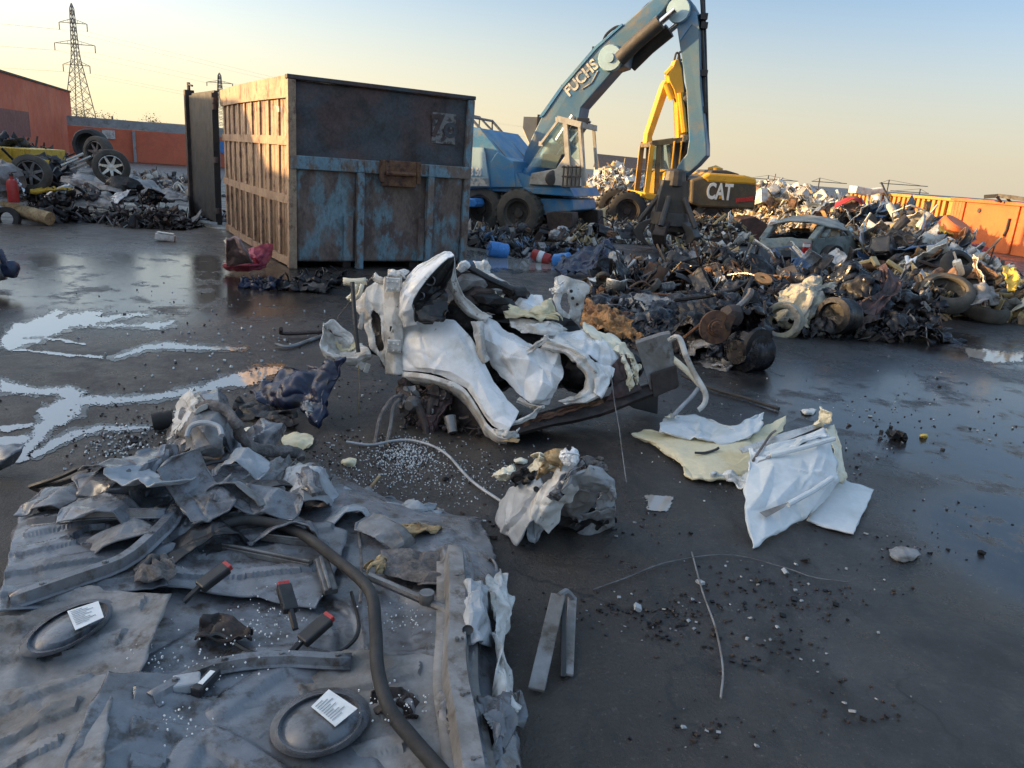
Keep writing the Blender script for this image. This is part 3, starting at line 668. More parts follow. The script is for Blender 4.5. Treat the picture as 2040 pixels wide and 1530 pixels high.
m = M(); m.tube([h1+dd*.05+Vector((0, 0, 2.62)), h1+Vector((0, 0, 2.72)), h1-dd*.35+Vector((0, 0, 2.68))], .02, 6); m.tube([h1+Vector((0, 0, 2.6)), h1+Vector((0, 0, 2.76))], .035, 6); m.build('door_latch', 'dark_steel', do)
# far door (other leaf) folded behind
m = M(); cbox(m, CW-.1, CW+.05, CL+.15, CL+2.2, .12, 2.5); m.build('door', 'skip_black', r, smooth=False)
# ------------------------------------------------------------- material handler (blue) ; its side faces the camera
def Z3(x, y): return (900+x/3.4, y/3.4)
def hy(u): return 19.0-(u-1060)*.0045            # the boom plane swings towards the camera at its right end
HN = None
def HP(zx, zy, off=0.0):
    u, v = Z3(zx, zy); return W(u, v, hy(u)) + HNV*off
HNV = Vector((.0, 0, 0))
_a = W(*Z3(520, 1110), hy(Z3(520, 0)[0])); _b = W(*Z3(1700, 900), hy(Z3(1700, 0)[0])); _d = (_b-_a); _d.z = 0; _d.normalize()
HNV = Vector((-_d.y, _d.x, 0))                    # pointing away from the camera
def hprism(m, pts, off, th, mi=0):
    P = [HP(x, y, off) for x, y in pts]; m.prism(P, HNV*th, mi)
hb = W(1060, 470, 18.6); hb.z = 0
r = thing('material_handler', 'blue wheeled material handler with tall bent boom and hanging orange-peel grab', 'excavator', hb)
# boom: two pieces, thick box section
m = M()
hprism(m, [(505,1130),(530,1030),(640,800),(770,610),(1000,350),(1180,190),(1390,10),(1480,-60),(1500,20),(1440,105),(1290,255),(1215,330),(1190,460),(1130,480),(905,735),(890,815),(700,1010),(585,1180),(540,1190)], -.3, .62)
boom = m.build('boom', 'boom_blue', r, smooth=False, bevel=.02)
m = M(); hprism(m, [(640,800),(655,790),(785,605),(1010,345),(1185,190),(1180,178),(995,335),(770,596),(625,800)], -.33, .68); m.build('boom_top_plate', 'machine_blue', boom, smooth=False)
m = M()   # hose loops along the boom
m.tube([HP(1030,300,-.1), HP(1060,235,-.1), HP(1140,185,-.1), HP(1225,225,-.1), HP(1240,300,-.34)], .03, 6, steps=20)
m.tube([HP(1020,320,.1), HP(1075,225,.1), HP(1150,190,.1), HP(1200,215,.1)], .025, 6, steps=16)
m.tube([HP(1185,180,.0), HP(1270,90,.0), HP(1330,30,0), HP(1400,-10,0)], .03, 6, steps=10)
for a in ((700,730),(780,600),(990,345)): m.box(HP(a[0],a[1],-.2), (.14,.14,.1))
m.build('hydraulic_hose', 'black_plastic', r)
# boom kink pin and stick cylinder
m = M(); c = HP(1105,410,-.36); m.lathe([(0,-.04),(.26,-.04),(.28,0),(.28,.1)], c, -HNV*-1, 18); m.lathe([(0,-.06),(.1,-.06),(.1,0)], c-HNV*.02, HNV, 12); m.build('pivot', 'pale_blue', boom)
for off, mt in ((-.46, 'machine_dark'), (.44, 'machine_dark')):
    m = M(); m.tube([HP(1175,425,off), HP(1300,300,off), HP(1445,180,off)], .16, 12); o = m.build('stick_cylinder', mt, r)
    m = M(); m.tube([HP(1440,185,off), HP(1545,95,off)], .07, 10); m.build('piston_rod', 'chrome', o)
m = M(); m.tube([HP(1170,395,-.5), HP(1430,150,-.5)], .05, 8); m.build('feed_pipe', 'steel_grey', r)
# stick
m = M()
hprism(m, [(1470,-40),(1560,-70),(1640,30),(1672,90),(1690,210),(1700,600),(1738,980),(1738,1055),(1680,1120),(1570,1215),(1530,1160),(1545,1120),(1605,1045),(1620,950),(1600,600),(1540,200),(1530,135),(1480,105)], -.22, .46)
st = m.build('stick', 'boom_blue', r, smooth=False, bevel=.02)
m = M(); hprism(m, [(1545,205),(1600,80),(1672,95),(1690,210),(1640,180),(1560,290)], -.235, .012); m.build('stick_plate', 'machine_blue', st, smooth=False)
m = M(); m.lathe([(0,-.05),(.24,-.05),(.25,0),(.25,.12)], HP(1555,90,-.30), HNV, 18); m.build('pivot', 'pale_blue', st)
m = M(); m.tube([HP(1690,-60,0), HP(1700,100,0), HP(1695,220,0), HP(1710,500,0), HP(1712,760,0)], .04, 6, steps=14); m.build('hydraulic_hose', 'black_plastic', st)
m = M(); m.tube([HP(1700,-60,.1), HP(1712,300,.1), HP(1722,700,.1), HP(1730,980,.1)], .03, 6, steps=14)
for y in (120,180,500,745): m.box(HP(1698,y,0), (.14,.4,.12))
m.build('hydraulic_hose', 'black_plastic', st)
m = M(); m.tube([HP(1600,1190,-.1), HP(1560,1280,-.2), HP(1545,1330,-.2)], .05, 6); m.build('grab_hose', 'black_plastic', r)
# lettering on the boom
a = HP(800,640,-.312); bdir = HP(990,430,-.312)-a; c = a.lerp(HP(1000,445,-.312), .5)+Vector((.07, 0, .0))
tm = frame(HP(906,542,-.312), HP(1000,435,-.312)-HP(805,635,-.312), HNV.cross(HP(805,635)-HP(1000,435)))
text_mesh('FUCHS', .33, tm, 'lettering', 'lettering_pale', boom, .008, xs=.92)
m = M(); m.tube([HP(912,612,-.315), HP(975,572,-.315), HP(1018,492,-.315)], .015, 4); m.build('lettering_underline', 'lettering_pale', boom)
# lift cylinders
for off in (-.55, .5):
    m = M(); m.tube([HP(570,1210,off), HP(770,970,off)], .16, 12); m.tube([HP(560,1225,off), HP(600,1175,off)], .2, 12); o = m.build('lift_cylinder', 'machine_blue', r)
    m = M(); m.tube([HP(765,975,off), HP(880,800,off)], .085, 10); m.build('piston_rod', 'chrome', o)
# upper carriage
m = M(); hprism(m, [(150,1180),(155,1000),(205,995),(210,870),(330,890),(480,1075),(540,1100),(560,1180),(600,1270),(150,1280)], -1.1, 2.2); m.build('engine_housing', 'machine_blue', r, smooth=False, bevel=.02)
m = M(); hprism(m, [(20,1030),(160,1010),(355,1015),(385,1210),(390,1265),(20,1265)], -1.14, .035); pl = m.build('side_panel', 'pale_blue', r, smooth=False)
m = M(); hprism(m, [(165,1060),(200,1040),(365,1040),(380,1195),(165,1200)], -1.15, .008); m.build('panel_inset', 'pale_blue', pl, smooth=False)
m = M(); hprism(m, [(20,1205),(388,1212),(390,1262),(20,1262)], -1.165, .022); m.build('panel_foot', 'lettering_pale', pl, smooth=False)
tm = frame(HP(262,1170,-1.16), HP(350,1180,-1.16)-HP(170,1165,-1.16), (0, 0, 1)); text_mesh('MHL 3 50', .25, tm, 'lettering', 'lettering_white', pl, .006, xs=.62)
m = M(); hprism(m, [(390,1110),(440,1040),(545,1110),(560,1270),(395,1270)], -1.12, .05); m.build('hatch', 'machine_blue', r, smooth=False, bevel=.02)
m = M()
for off in (-1.0, .2):
    m.tube([HP(150,1000,off), HP(165,790,off), HP(350,990,off)], .035, 6); m.tube([HP(250,1000,off), HP(250,815,off), HP(480,1080,off)], .035, 6)
m.tube([HP(165,790,-1), HP(165,790,.2)], .03, 6); m.tube([HP(250,815,-1), HP(250,815,.2)], .03, 6); m.build('handrail', 'steel_grey', r)
m = M(); hprism(m, [(600,1265),(560,1190),(560,1260),(900,1270),(930,1330),(330,1290),(340,1265)], -1.05, 2.0); m.build('turntable_deck', 'machine_blue', r, smooth=False, bevel=.02)
# cab
m = M()
hprism(m, [(645,1250),(660,1180),(820,1150),(890,1050),(905,1060),(900,1260)], -1.12, .06); hprism(m, [(870,1100),(905,1060),(985,1150),(960,1260),(880,1262)], -1.1, .05)
cab = m.build('cab', 'machine_cream', r, smooth=False, bevel=.01)
m = M()
for a, c, w_ in (((880,840),(905,1260),.10),((830,830),(985,870),.12),((968,850),(990,1150),.06),((720,990),(840,835),.05)): 
    m.bar(HP(*a, -1.1), HP(*c, -1.1), w_, w_, HNV); m.bar(HP(*a, -.1), HP(*c, -.1), w_, w_, HNV)
for a in ((880,840),(975,870),(720,990)): m.bar(HP(*a, -1.1), HP(*a, -.1), .1, .1)
hprism(m, [(820,820),(985,850),(985,890),(820,845)], -1.15, 1.15)
m.build('cab_frame', 'machine_cream', cab, smooth=False)
m = M(); hprism(m, [(640,1130),(735,985),(850,845),(878,850),(885,1050),(850,1060),(810,1150),(700,1140)], -1.085, .012); hprism(m, [(905,890),(965,900),(985,1090),(910,1090)], -1.085, .012); m.build('window', 'cab_glass', cab, smooth=False)
m = M(); hprism(m, [(715,1140),(730,1055),(850,1060),(810,1155)], -1.06, .03); m.build('seat', 'machine_dark', cab, smooth=False)
m = M()
for i in range(5): m.tube([HP(870+i*26, 1270,-1.2), HP(880+i*26, 1130,-1.2)], .02, 5)
for y in (1140, 1200, 1265): m.tube([HP(865,y,-1.2), HP(990,y,-1.2)], .02, 5)
m.build('guard_rail', 'machine_dark', cab)
m = M(); m.tube([HP(910,845,-.9), HP(960,830,-.7), HP(985,822,-.6)], .03, 5); m.box(HP(950,838,-.7), (.25,.3,.12)); m.build('roof_lamp', 'machine_dark', cab)
m = M(); m.lump(HP(795,1215,-1.13), (.14,.02,.16), 2, .4, 2, 3); m.build('oil_stain_patch', 'machine_dark', cab)
# chassis
m = M(); hprism(m, [(120,1335),(340,1330),(900,1345),(910,1420),(760,1460),(620,1430),(460,1420),(330,1415),(120,1405)], -.9, 1.7); m.build('chassis', 'machine_blue', r, smooth=False, bevel=.03)
m = M(); hprism(m, [(115,1335),(330,1340),(340,1375),(330,1395),(115,1390)], -1.45, .5); m.build('outrigger_beam', 'blue_plastic', r, smooth=False, bevel=.03)
m = M()
for off in (-1.3, .6):
    m = M(); hprism(m, [(770,1430),(830,1420),(935,1430),(950,1590),(790,1600)], off, .45); m.build('outrigger_leg', 'rust_dark', r, smooth=False, bevel=.02)
    m = M(); hprism(m, [(700,1590),(760,1500),(785,1510),(740,1660),(705,1650)], off-.1, .3); m.build('outrigger_foot', 'rust_dark', r, smooth=False, bevel=.02)
def big_wheel(parent, c, axis, R, wd, tyre_m, rim_m, seed=0):
    ax = Vector(axis).normalized(); m = M()
    h = wd/2; pr = [(R*.56,-h*.8),(R*.62,-h),(R*.88,-h),(R*.97,-h*.85),(R,-h*.5),(R,h*.5),(R*.97,h*.85),(R*.88,h),(R*.62,h),(R*.56,h*.8)]
    m.lathe(pr, c, ax, 36, closed=True)
    a = ax.orthogonal().normalized(); b = ax.cross(a)
    for k in range(22):
        q = 2*pi*k/22; d = a*cos(q)+b*sin(q); t_ = ax.cross(d)
        Rm = Matrix((ax, t_, d)).transposed()
        for s_ in (-1, 1): m.box(Vector(c)+d*(R*1.0)+ax*(s_*h*.5)+t_*(s_*R*.03), (h*.85, R*.1, R*.055), Rm @ Matrix.Rotation(s_*.35, 3, 'Z'))
    ty = m.build('tyre', tyre_m, parent, ang=35)
    m = M(); m.lathe([(R*.56,-h*.85),(R*.5,-h*.8),(R*.46,-h*.3),(R*.2,-h*.25),(R*.18,-h*.5),(0,-h*.5)], c, ax, 24); m.lathe([(R*.56,h*.85),(R*.5,h*.8),(R*.46,h*.3),(R*.2,h*.25),(R*.18,h*.5),(0,h*.5)], c, ax, 24)
    for k in range(10):
        q = 2*pi*k/10; d = a*cos(q)+b*sin(q)
        for s_ in (-1, 1): m.tube([Vector(c)+d*R*.3+ax*s_*h*.25, Vector(c)+d*R*.3+ax*s_*h*.38], R*.03, 6)
    m.build('rim', rim_m, parent)
for u, v, off in ((1055, 440, -1.5), (1085, 441, -.9), (1060, 440, .9), (965, 430, -1.0), (965, 430, .9)):
    c = W(u, v, 18.6) + HNV*(off+.9); c.z = .55
    e = bpy.data.objects.new('wheel', None); S.collection.objects.link(e); e.parent = r; e['_w'] = r['_w']
    big_wheel(e, c, HNV, .55, .42, 'rubber_dusty' if off < -.5 else 'rubber', 'machine_dark')
# grab hanging from the stick
gc = G(1330, 497); gt = HP(1560,1215,0); gy = gt.y-.3
gx = W(1335, 430, gy).x
m = M(); top = Vector((gx, gy, W(1335, 345, gy).z)); mid = Vector((gx, gy, W(1335, 392, gy).z)); hub = Vector((gx, gy, W(1335, 430, gy).z))
m.tube([gt, top], .1, 8); m.lathe([(.12, .1), (.22, .05), (.25, -.25), (.2, -.3), (.0, -.3)], top, (0, 0, 1), 14)
m.prism([mid+Vector(p) for p in ((-.28, -.2, .35), (.28, -.2, .35), (.42, -.2, -.75), (-.42, -.2, -.75))], (0, .4, 0)); m.lathe([(0, .1), (.42, .08), (.45, -.2), (0, -.22)], hub, (0, 0, 1), 14)
gr = m.build('grab_head', 'machine_dark', r, smooth=False, bevel=.015)
for k in range(5):
    a = 2*pi*k/5+.5; d = Vector((cos(a), sin(a), 0)); t_ = Vector((-sin(a), cos(a), 0)); m = M()
    zt = hub.z-.05; hh = zt-.06
    pr = [(.32, 0), (.66, -hh*.22), (.78, -hh*.5), (.66, -hh*.78), (.34, -hh), (.52, -hh*.72), (.56, -hh*.5), (.45, -hh*.25), (.3, -hh*.12)]
    m.prism([hub+d*x+Vector((0, 0, y-.05))-t_*.13 for x, y in pr], t_*.26); m.build('grab_claw', 'rust_dark' if k % 2 else 'machine_dark', r, smooth=False, bevel=.012)
    m = M(); m.tube([mid+d*.3+Vector((0, 0, .0)), hub+d*.68+Vector((0, 0, -hh*.3))], .06, 8); m.build('claw_cylinder', 'machine_dark', r)

# ------------------------------------------------------------- yellow excavator
EY = 23.8
def EP(zx, zy, dy=0.0):
    u, v = Z3(zx, zy); return W(u, v, EY)+Vector((-.10*dy, dy, 0))
def eprism(m, pts, dy, th, mi=0): m.prism([EP(x, y, dy) for x, y in pts], Vector((-.10*th, th, 0)), mi)
eb = W(1330, 450, EY); eb.z = 0
r = thing('wheeled_excavator', 'yellow wheeled excavator with glazed cab and folded boom behind the blue stick', 'excavator', eb)
m = M(); eprism(m, [(1340,600),(1430,480),(1450,600),(1440,680),(1360,940),(1300,980),(1310,905)], -.2, .4)
m.v = []; m.f = []; m.mi = []
eprism(m, [(1303,985),(1312,905),(1420,575),(1440,540),(1462,600),(1440,660),(1345,930),(1350,975)], -.22, .45); m.build('boom', 'machine_yellow', r, smooth=False, bevel=.02)
m = M(); eprism(m, [(1480,420),(1500,415),(1520,480),(1545,700),(1560,950),(1500,960),(1490,700),(1470,620),(1440,560),(1430,520),(1462,470)], -.55, .4); m.build('stick', 'machine_yellow', r, smooth=False, bevel=.02)
m = M(); eprism(m, [(1500,410),(1545,430),(1555,560),(1590,700),(1610,900),(1600,1000),(1560,960),(1545,700),(1520,480)], -.3, .4); m.build('stick_linkage', 'machine_dark', r, smooth=False, bevel=.02)
m = M(); m.tube([EP(1430,575,-.4), EP(1470,680,-.4)], .11, 10); m.tube([EP(1425,520,-.45), EP(1470,470,-.45)], .1, 8); m.build('boom_cylinder', 'machine_yellow', r)
m = M(); m.tube([EP(1505,640,-.62), EP(1535,900,-.62)], .09, 8); m.build('bucket_cylinder', 'machine_yellow', r)
m = M()
for i, (x, y) in enumerate(((1500,380),(1530,370),(1545,420))): m.tube([EP(x-15,y+50,-.3+i*.1), EP(x,y-10,-.3+i*.1), EP(x+20,y,-.3+i*.1), EP(x+25,y+60,-.3+i*.1)], .03, 6, steps=12)
m.build('hydraulic_hose', 'machine_dark', r); m = M()
for i in range(6): m.tube([EP(1560+i*9,700,-.4), EP(1580+i*6,860,-.45), EP(1590,1000-i*14,-.5)], .03, 5, steps=8)
for y in (680,960,1010): m.lump(EP(1570,y,-.5), .22, 2, .5, 2, y)
m.build('hydraulic_hose', 'machine_dark', r)
# cab
m = M()
for a, c, w_ in (((1305,985),(1265,1330),.14),((1350,970),(1330,1330),.12),((1440,960),(1445,1140),.1),((1300,978),(1520,950),.15),((1330,1180),(1440,1150),.1)):
    for dy in (-.9, .3): m.bar(EP(*a, dy), EP(*c, dy), w_, w_, (0, 1, 0))
for a in ((1305,985),(1440,960),(1265,1325),(1345,1320)): m.bar(EP(*a, -.9), EP(*a, .3), .12, .12)
eprism(m, [(1298,985),(1320,962),(1520,945),(1530,965),(1320,985)], -.95, 1.3)
cab = m.build('cab_frame', 'cab_bronze', r, smooth=False, bevel=.01)
for dy_ in (-.96, .3):
    m = M(); m.bar(EP(1303,985,dy_), EP(1262,1330,dy_), .13, .1, (0, 1, 0)); m.build('front_pillar', 'machine_yellow', cab, smooth=False)
m = M(); eprism(m, [(1330,1190),(1440,1150),(1440,1180),(1345,1330),(1325,1330)], -.93, .05); m.build('cab_door', 'machine_yellow', cab, smooth=False, bevel=.01)
m = M(); eprism(m, [(1312,995),(1345,985),(1335,1310),(1280,1325)], -.88, .012); eprism(m, [(1358,985),(1430,975),(1435,1130),(1350,1165)], -.88, .012); m.build('window', 'cab_glass', cab, smooth=False)
m = M(); eprism(m, [(1440,985),(1540,960),(1545,1140),(1460,1150)], -.5, .3); m.build('cab_interior', 'machine_dark', r, smooth=False)
m = M(); eprism(m, [(1350,1010),(1430,985),(1430,1120),(1355,1150)], .28, .03); m.build('window', 'cab_glass', r, smooth=False)
m = M(); m.lathe([(0,0),(.09,0),(.09,.18),(.0,.2)], EP(1505,965,-.9), (0, 0, 1), 10); m.build('beacon', 'tan_foam', cab)
m = M()
for x in (1425, 1470): m.tube([EP(x,1150,-1.0), EP(x+20,960,-1.0)], .025, 6)
m.tube([EP(1425,1150,-1.0), EP(1470,1150,-1.0)], .025, 6); m.build('handrail', 'machine_yellow', r)
# body
m = M(); eprism(m, [(1240,1290),(1350,1310),(1420,1330),(1415,1365),(1245,1335)], -1.2, 2.3); m.build('front_bumper', 'machine_yellow', r, smooth=False, bevel=.03)
m = M(); eprism(m, [(1345,1330),(1370,1170),(1400,1145),(1520,1150),(1530,1360),(1420,1370)], -1.1, 2.1); m.build('tank', 'machine_yellow', r, smooth=False, bevel=.04)
m = M(); eprism(m, [(1432,1285),(1500,1285),(1502,1310),(1434,1312)], -1.12, .02); m.build('red_marking', 'tail_red', r, smooth=False)
m = M(); eprism(m, [(1820,1330),(1930,1315),(1930,1345),(1822,1355)], -1.32, .02); m.build('red_marking', 'tail_red', r, smooth=False)
for x, y in ((1385,1205),(1385,1260)):
    m = M(); m.lathe([(0,-.03),(.09,-.03),(.1,0),(.1,.08)], EP(x,y,-1.14), (.1, 1, 0), 12); m.build('headlight', 'lettering_white', r)
m = M(); eprism(m, [(1535,1210),(1610,1190),(1950,1215),(1955,1290),(1940,1400),(1600,1385),(1530,1360)], -1.3, 2.5); bd = m.build('engine_housing', 'machine_brown', r, smooth=False, bevel=.06)
m = M(); eprism(m, [(1600,1195),(1650,1165),(1870,1180),(1950,1200),(1952,1245),(1640,1225)], -1.32, 2.54); m.build('hood', 'machine_yellow', r, smooth=False, bevel=.06)
m = M(); eprism(m, [(1700,1150),(1800,1150),(1885,1175),(1885,1195),(1690,1180)], -.8, 1.4); m.build('hood_cover', 'machine_dark', r, smooth=False, bevel=.04)
m = M(); m.lathe([(0,0),(.22,0),(.22,.12),(0,.2)], EP(1760,1165,-.3), (0, 0, 1), 12); m.build('air_intake', 'machine_yellow', r)
tm = frame(EP(1712,1290,-1.33), EP(1800,1296,-1.33)-EP(1620,1284,-1.33), (0, 0, 1)); text_mesh('CAT', .62, tm, 'lettering', 'lettering_white', bd, .008, xs=.6)
m = M(); eprism(m, [(1705,1330),(1716,1306),(1728,1330)], -1.345, .004); m.build('lettering_mark', 'machine_yellow', bd, smooth=False)
# undercarriage
m = M(); eprism(m, [(1215,1385),(1440,1400),(1600,1400),(1800,1420),(1800,1500),(1440,1500),(1230,1480)], -.8, 1.6); m.build('chassis', 'machine_dark', r, smooth=False, bevel=.03)
m = M()
for y in (1395, 1470): m.bar(EP(1210,y,-.9), EP(1500,y+20,-.9), .05, .05)
for x in range(1225,1500,45): m.box(EP(x,1435,-.86), (.06,.06,.5))
m.build('step_frame', 'lettering_pale', r, smooth=False)
for x in (1135, 1690):
    for dy in (-1.0, .7):
        c = EP(x, 1450, dy); c.z = .55
        e = bpy.data.objects.new('wheel', None); S.collection.objects.link(e); e.parent = r; e['_w'] = r['_w']
        big_wheel(e, c, (.1, 1, 0), .56, .42, 'rubber', 'rust_dark' if x < 1500 else 'machine_dark')
m = M(); eprism(m, [(1740,1570),(1800,1450),(1890,1435),(2000,1500),(2040,1560),(2040,1650),(1760,1640)], -1.9, .7); m.build('dozer_blade', 'maroon', r, smooth=False, bevel=.03)

# ------------------------------------------------------------- buildings right behind the machines
def yprism(m, pts, y, th): m.prism([W(*Z3(a, b), y) for a, b in pts], Vector((0, th, 0)))
m = M(); yb = 60.0
g0 = [W(*Z3(540, 1300), yb), W(*Z3(640, 1300), yb)]
P = [W(*Z3(a, b), yb) for a, b in ((487,790),(650,790),(650,1100))]
base = [Vector((W(*Z3(530, 900), yb).x, yb, 0)), Vector((P[1].x+1.0, yb, 0))]
m.prism([base[0], base[1], Vector((P[1].x+1.0, yb, P[1].z)), P[0], Vector((P[0].x, yb, P[0].z-.8)), Vector((base[0].x+.4, yb, P[0].z-2.6))], (0, 5, 0))
rb = thing('concrete_building', 'tall beige concrete structure with overhanging roof behind the blue boom', 'building', (base[0]+base[1])/2)
m.build('wall', 'concrete_beige', rb, smooth=False)
m = M(); c = W(*Z3(620, 860), yb-.05); m.box(c, (1.0, .1, 1.7)); m.build('window', 'machine_dark', rb, smooth=False)
yb = 48.0; A_ = W(*Z3(1030,1040), yb); B_ = W(*Z3(1290,1070), yb)
rb = thing('dark_shed', 'dark roofed shed between the two excavators behind the scrap heap', 'shed', (A_.x, yb, 0))
m = M(); m.prism([Vector((A_.x, yb, 0)), Vector((B_.x+1, yb, 0)), Vector((B_.x+1, yb, A_.z*.72)), Vector((A_.x, yb, A_.z*.72))], (0, 6, 0)); m.build('wall', 'concrete_grey', rb, smooth=False)
m = M(); z1 = A_.z; z0 = W(*Z3(1030,1135), yb).z
m.prism([Vector((A_.x-.2, yb-.3, z0)), Vector((A_.x-.2, yb+2.2, z1)), Vector((A_.x-.2, yb+4.5, z0))], (B_.x-A_.x+2, 0, -.1)); m.build('roof', 'dark_trim', rb, smooth=False)
# ------------------------------------------------------------- crushed white car (middle of the picture)
def WP(pts): return [W(*p) for p in pts]
r = thing('crushed_car', 'crushed white car body lying on its torn-off sill in the middle of the yard', 'wrecked car', (.1, 4.7, 0))
def sh(name, mat, rows, parent=None, th=.006, **k):
    k.setdefault('folds', 8); k.setdefault('fa', .018); k.setdefault('fw', .03); k.setdefault('facet', (5, 4, .013)); k['amp'] = k.get('amp', 0)*.4; m = M(); m.sheet([WP(x) for x in rows], **k); return m.build(name, mat, parent or r, thick=th, ang=17)
def shl(*a, **k): return sh(*a, lin=True, **k)
# curled front wing with its dark liner
wing = sh('front_wing', 'white_paint', [
 [(802,655,4.80),(793,612,4.86),(797,572,4.92),(832,530,4.96),(874,505,4.98),(896,501,4.96)],
 [(806,652,4.68),(800,610,4.66),(808,575,4.66),(842,540,4.68),(880,512,4.74),(900,503,4.80)],
 [(832,646,4.66),(821,606,4.62),(834,580,4.62),(860,546,4.64),(890,516,4.68),(905,510,4.74)]], nu=40, nv=18, amp=.010, sc=5, seed=1, facet=(10, 4, .004))
ln = sh('wing_liner', 'black_plastic', [
 [(823,606,4.64),(837,578,4.64),(862,546,4.66),(890,519,4.69),(905,512,4.75)],
 [(826,612,4.72),(848,590,4.76),(872,565,4.78),(895,540,4.78),(905,518,4.77)],
 [(826,618,4.70),(852,604,4.72),(880,582,4.74),(896,556,4.75),(904,522,4.76)]], parent=wing, nu=24, nv=12, amp=.006, sc=8, seed=2, facet=(8, 3, .004))
for (u, v, q) in ((857,559,.026), (838,589,.02)):
    m = M(); c = W(u, v, 4.70); m.lathe([(q,0),(q*1.25,-.008),(q*1.3,.0),(q*1.1,.02)], c, (.25, 1, .1), 16); m.build('liner_hole_rim', 'grey_dirty', wing)
sh('torn_liner', 'black_plastic', [
 [(826,602,4.68),(848,600,4.66),(872,590,4.67),(893,582,4.70)],
 [(824,622,4.63),(850,625,4.61),(874,620,4.62),(892,614,4.66)],
 [(832,642,4.60),(856,650,4.58),(872,640,4.59),(888,640,4.62)]], parent=wing, nu=22, nv=14, amp=.015, sc=9, seed=3, jag=.03)
# hinge pillar
pil = shl('hinge_pillar', 'white_dirty', [
 [(764,556,4.86),(766,552,4.78),(784,546,4.76),(801,543,4.78)],
 [(766,640,4.84),(768,640,4.76),(786,640,4.73),(802,640,4.75)],
 [(768,744,4.80),(770,746,4.72),(788,748,4.69),(806,744,4.71)]], nu=16, nv=24, amp=.006, sc=6, seed=4, facet=(3, 6, .004))
for (u, v) in ((783,567), (785,690)):
    m = M(); c = W(u, v, 4.70); m.box(c, (.085, .02, .085), (.05, .0, .1))
    for dx in (-.03, 0, .03):
        for dz in (-.025, .02): m.lathe([(0,-.018),(.007,-.016),(.007,0)], c+Vector((dx, -.008, dz)), (0, 1, 0), 6)
    m.build('hinge', 'white_dirty', r, smooth=False, bevel=.004)
m = M(); m.box(W(781, 655, 4.735), (.028, .012, .034)); m.build('latch_hole', 'black_plastic', r, smooth=False)
sh('pillar_cap', 'white_dirty', [[(772,545,4.9),(778,533,4.9),(800,532,4.92),(812,540,4.95)], [(774,552,4.76),(782,548,4.74),(800,545,4.76),(806,550,4.8)]], nu=14, nv=8, amp=.01, sc=10, seed=5, jag=.01)
# big fender / quarter panel swooping down to the sill
q = sh('quarter_panel', 'white_paint', [
 [(800,652,4.84),(826,642,4.80),(852,636,4.78),(905,637,4.74),(942,676,4.66),(975,745,4.58),(1005,790,4.50),(1034,820,4.44)],
 [(800,690,4.74),(826,675,4.70),(855,672,4.66),(915,690,4.62),(953,735,4.55),(982,790,4.46),(1004,818,4.40),(1026,838,4.36)],
 [(801,718,4.71),(830,722,4.62),(870,728,4.57),(925,745,4.52),(955,785,4.46),(976,822,4.38),(997,842,4.33),(1018,850,4.31)],
 [(802,738,4.70),(835,740,4.63),(870,745,4.58),(922,765,4.53),(950,802,4.47),(972,838,4.39),(992,855,4.33),(1012,860,4.30)]], nu=60, nv=30, amp=.010, sc=3.2, seed=6, fine=.001, folds=14, fa=.016, fw=.025, facet=(9, 4, .005))
m = M(); lip = [(800,740,4.71),(835,743,4.62),(870,750,4.57),(920,770,4.52),(948,806,4.46),(970,842,4.38),(990,860,4.32),(1012,866,4.29)]
m.sheet([WP(lip), WP([(u,v+9,y-.015) for u, v, y in lip]), WP([(u-2,v+16,y+.02) for u, v, y in lip]), WP([(u-4,v+24,y+.12) for u, v, y in lip])], nu=48, nv=12, amp=.004, sc=8, seed=7, lin=True, folds=8, fa=.012); m.build('arch_lip', 'white_dirty', q, thick=.005, ang=20)
sh('torn_edge', 'white_dirty', [[(985,850,4.34),(1000,862,4.3),(1020,862,4.3),(1036,850,4.33)], [(992,866,4.33),(1008,874,4.28),(1024,872,4.28),(1038,862,4.32)]], parent=q, nu=20, nv=8, amp=.02, sc=16, seed=8, jag=.02)
# folded door skin
sh('door_skin', 'white_paint', [
 [(952,640,4.84),(985,640,4.84),(1028,668,4.80),(1072,692,4.72),(1104,702,4.68),(1122,722,4.68)],
 [(960,668,4.74),(992,672,4.70),(1030,700,4.64),(1070,722,4.58),(1096,738,4.56),(1118,748,4.60)],
 [(972,700,4.72),(1002,718,4.64),(1034,752,4.56),(1064,770,4.50),(1086,782,4.52),(1106,782,4.58)],
 [(986,728,4.72),(1010,758,4.62),(1034,788,4.54),(1052,802,4.50),(1070,806,4.52),(1086,800,4.58)]], nu=46, nv=34, amp=.02, sc=3.4, seed=9, fine=.0015, jag=.01, folds=14, fa=.03, fw=.04, facet=(6, 5, .020))
shl('door_edge_fold', 'white_dirty', [[(1035,790,4.52),(1060,806,4.46),(1090,808,4.46),(1075,815,4.42),(1045,832,4.38),(1025,842,4.35)], [(1030,800,4.55),(1055,815,4.5),(1082,816,4.48),(1068,824,4.44),(1040,842,4.4),(1015,852,4.36)]], nu=26, nv=6, amp=.01, sc=10, seed=10)
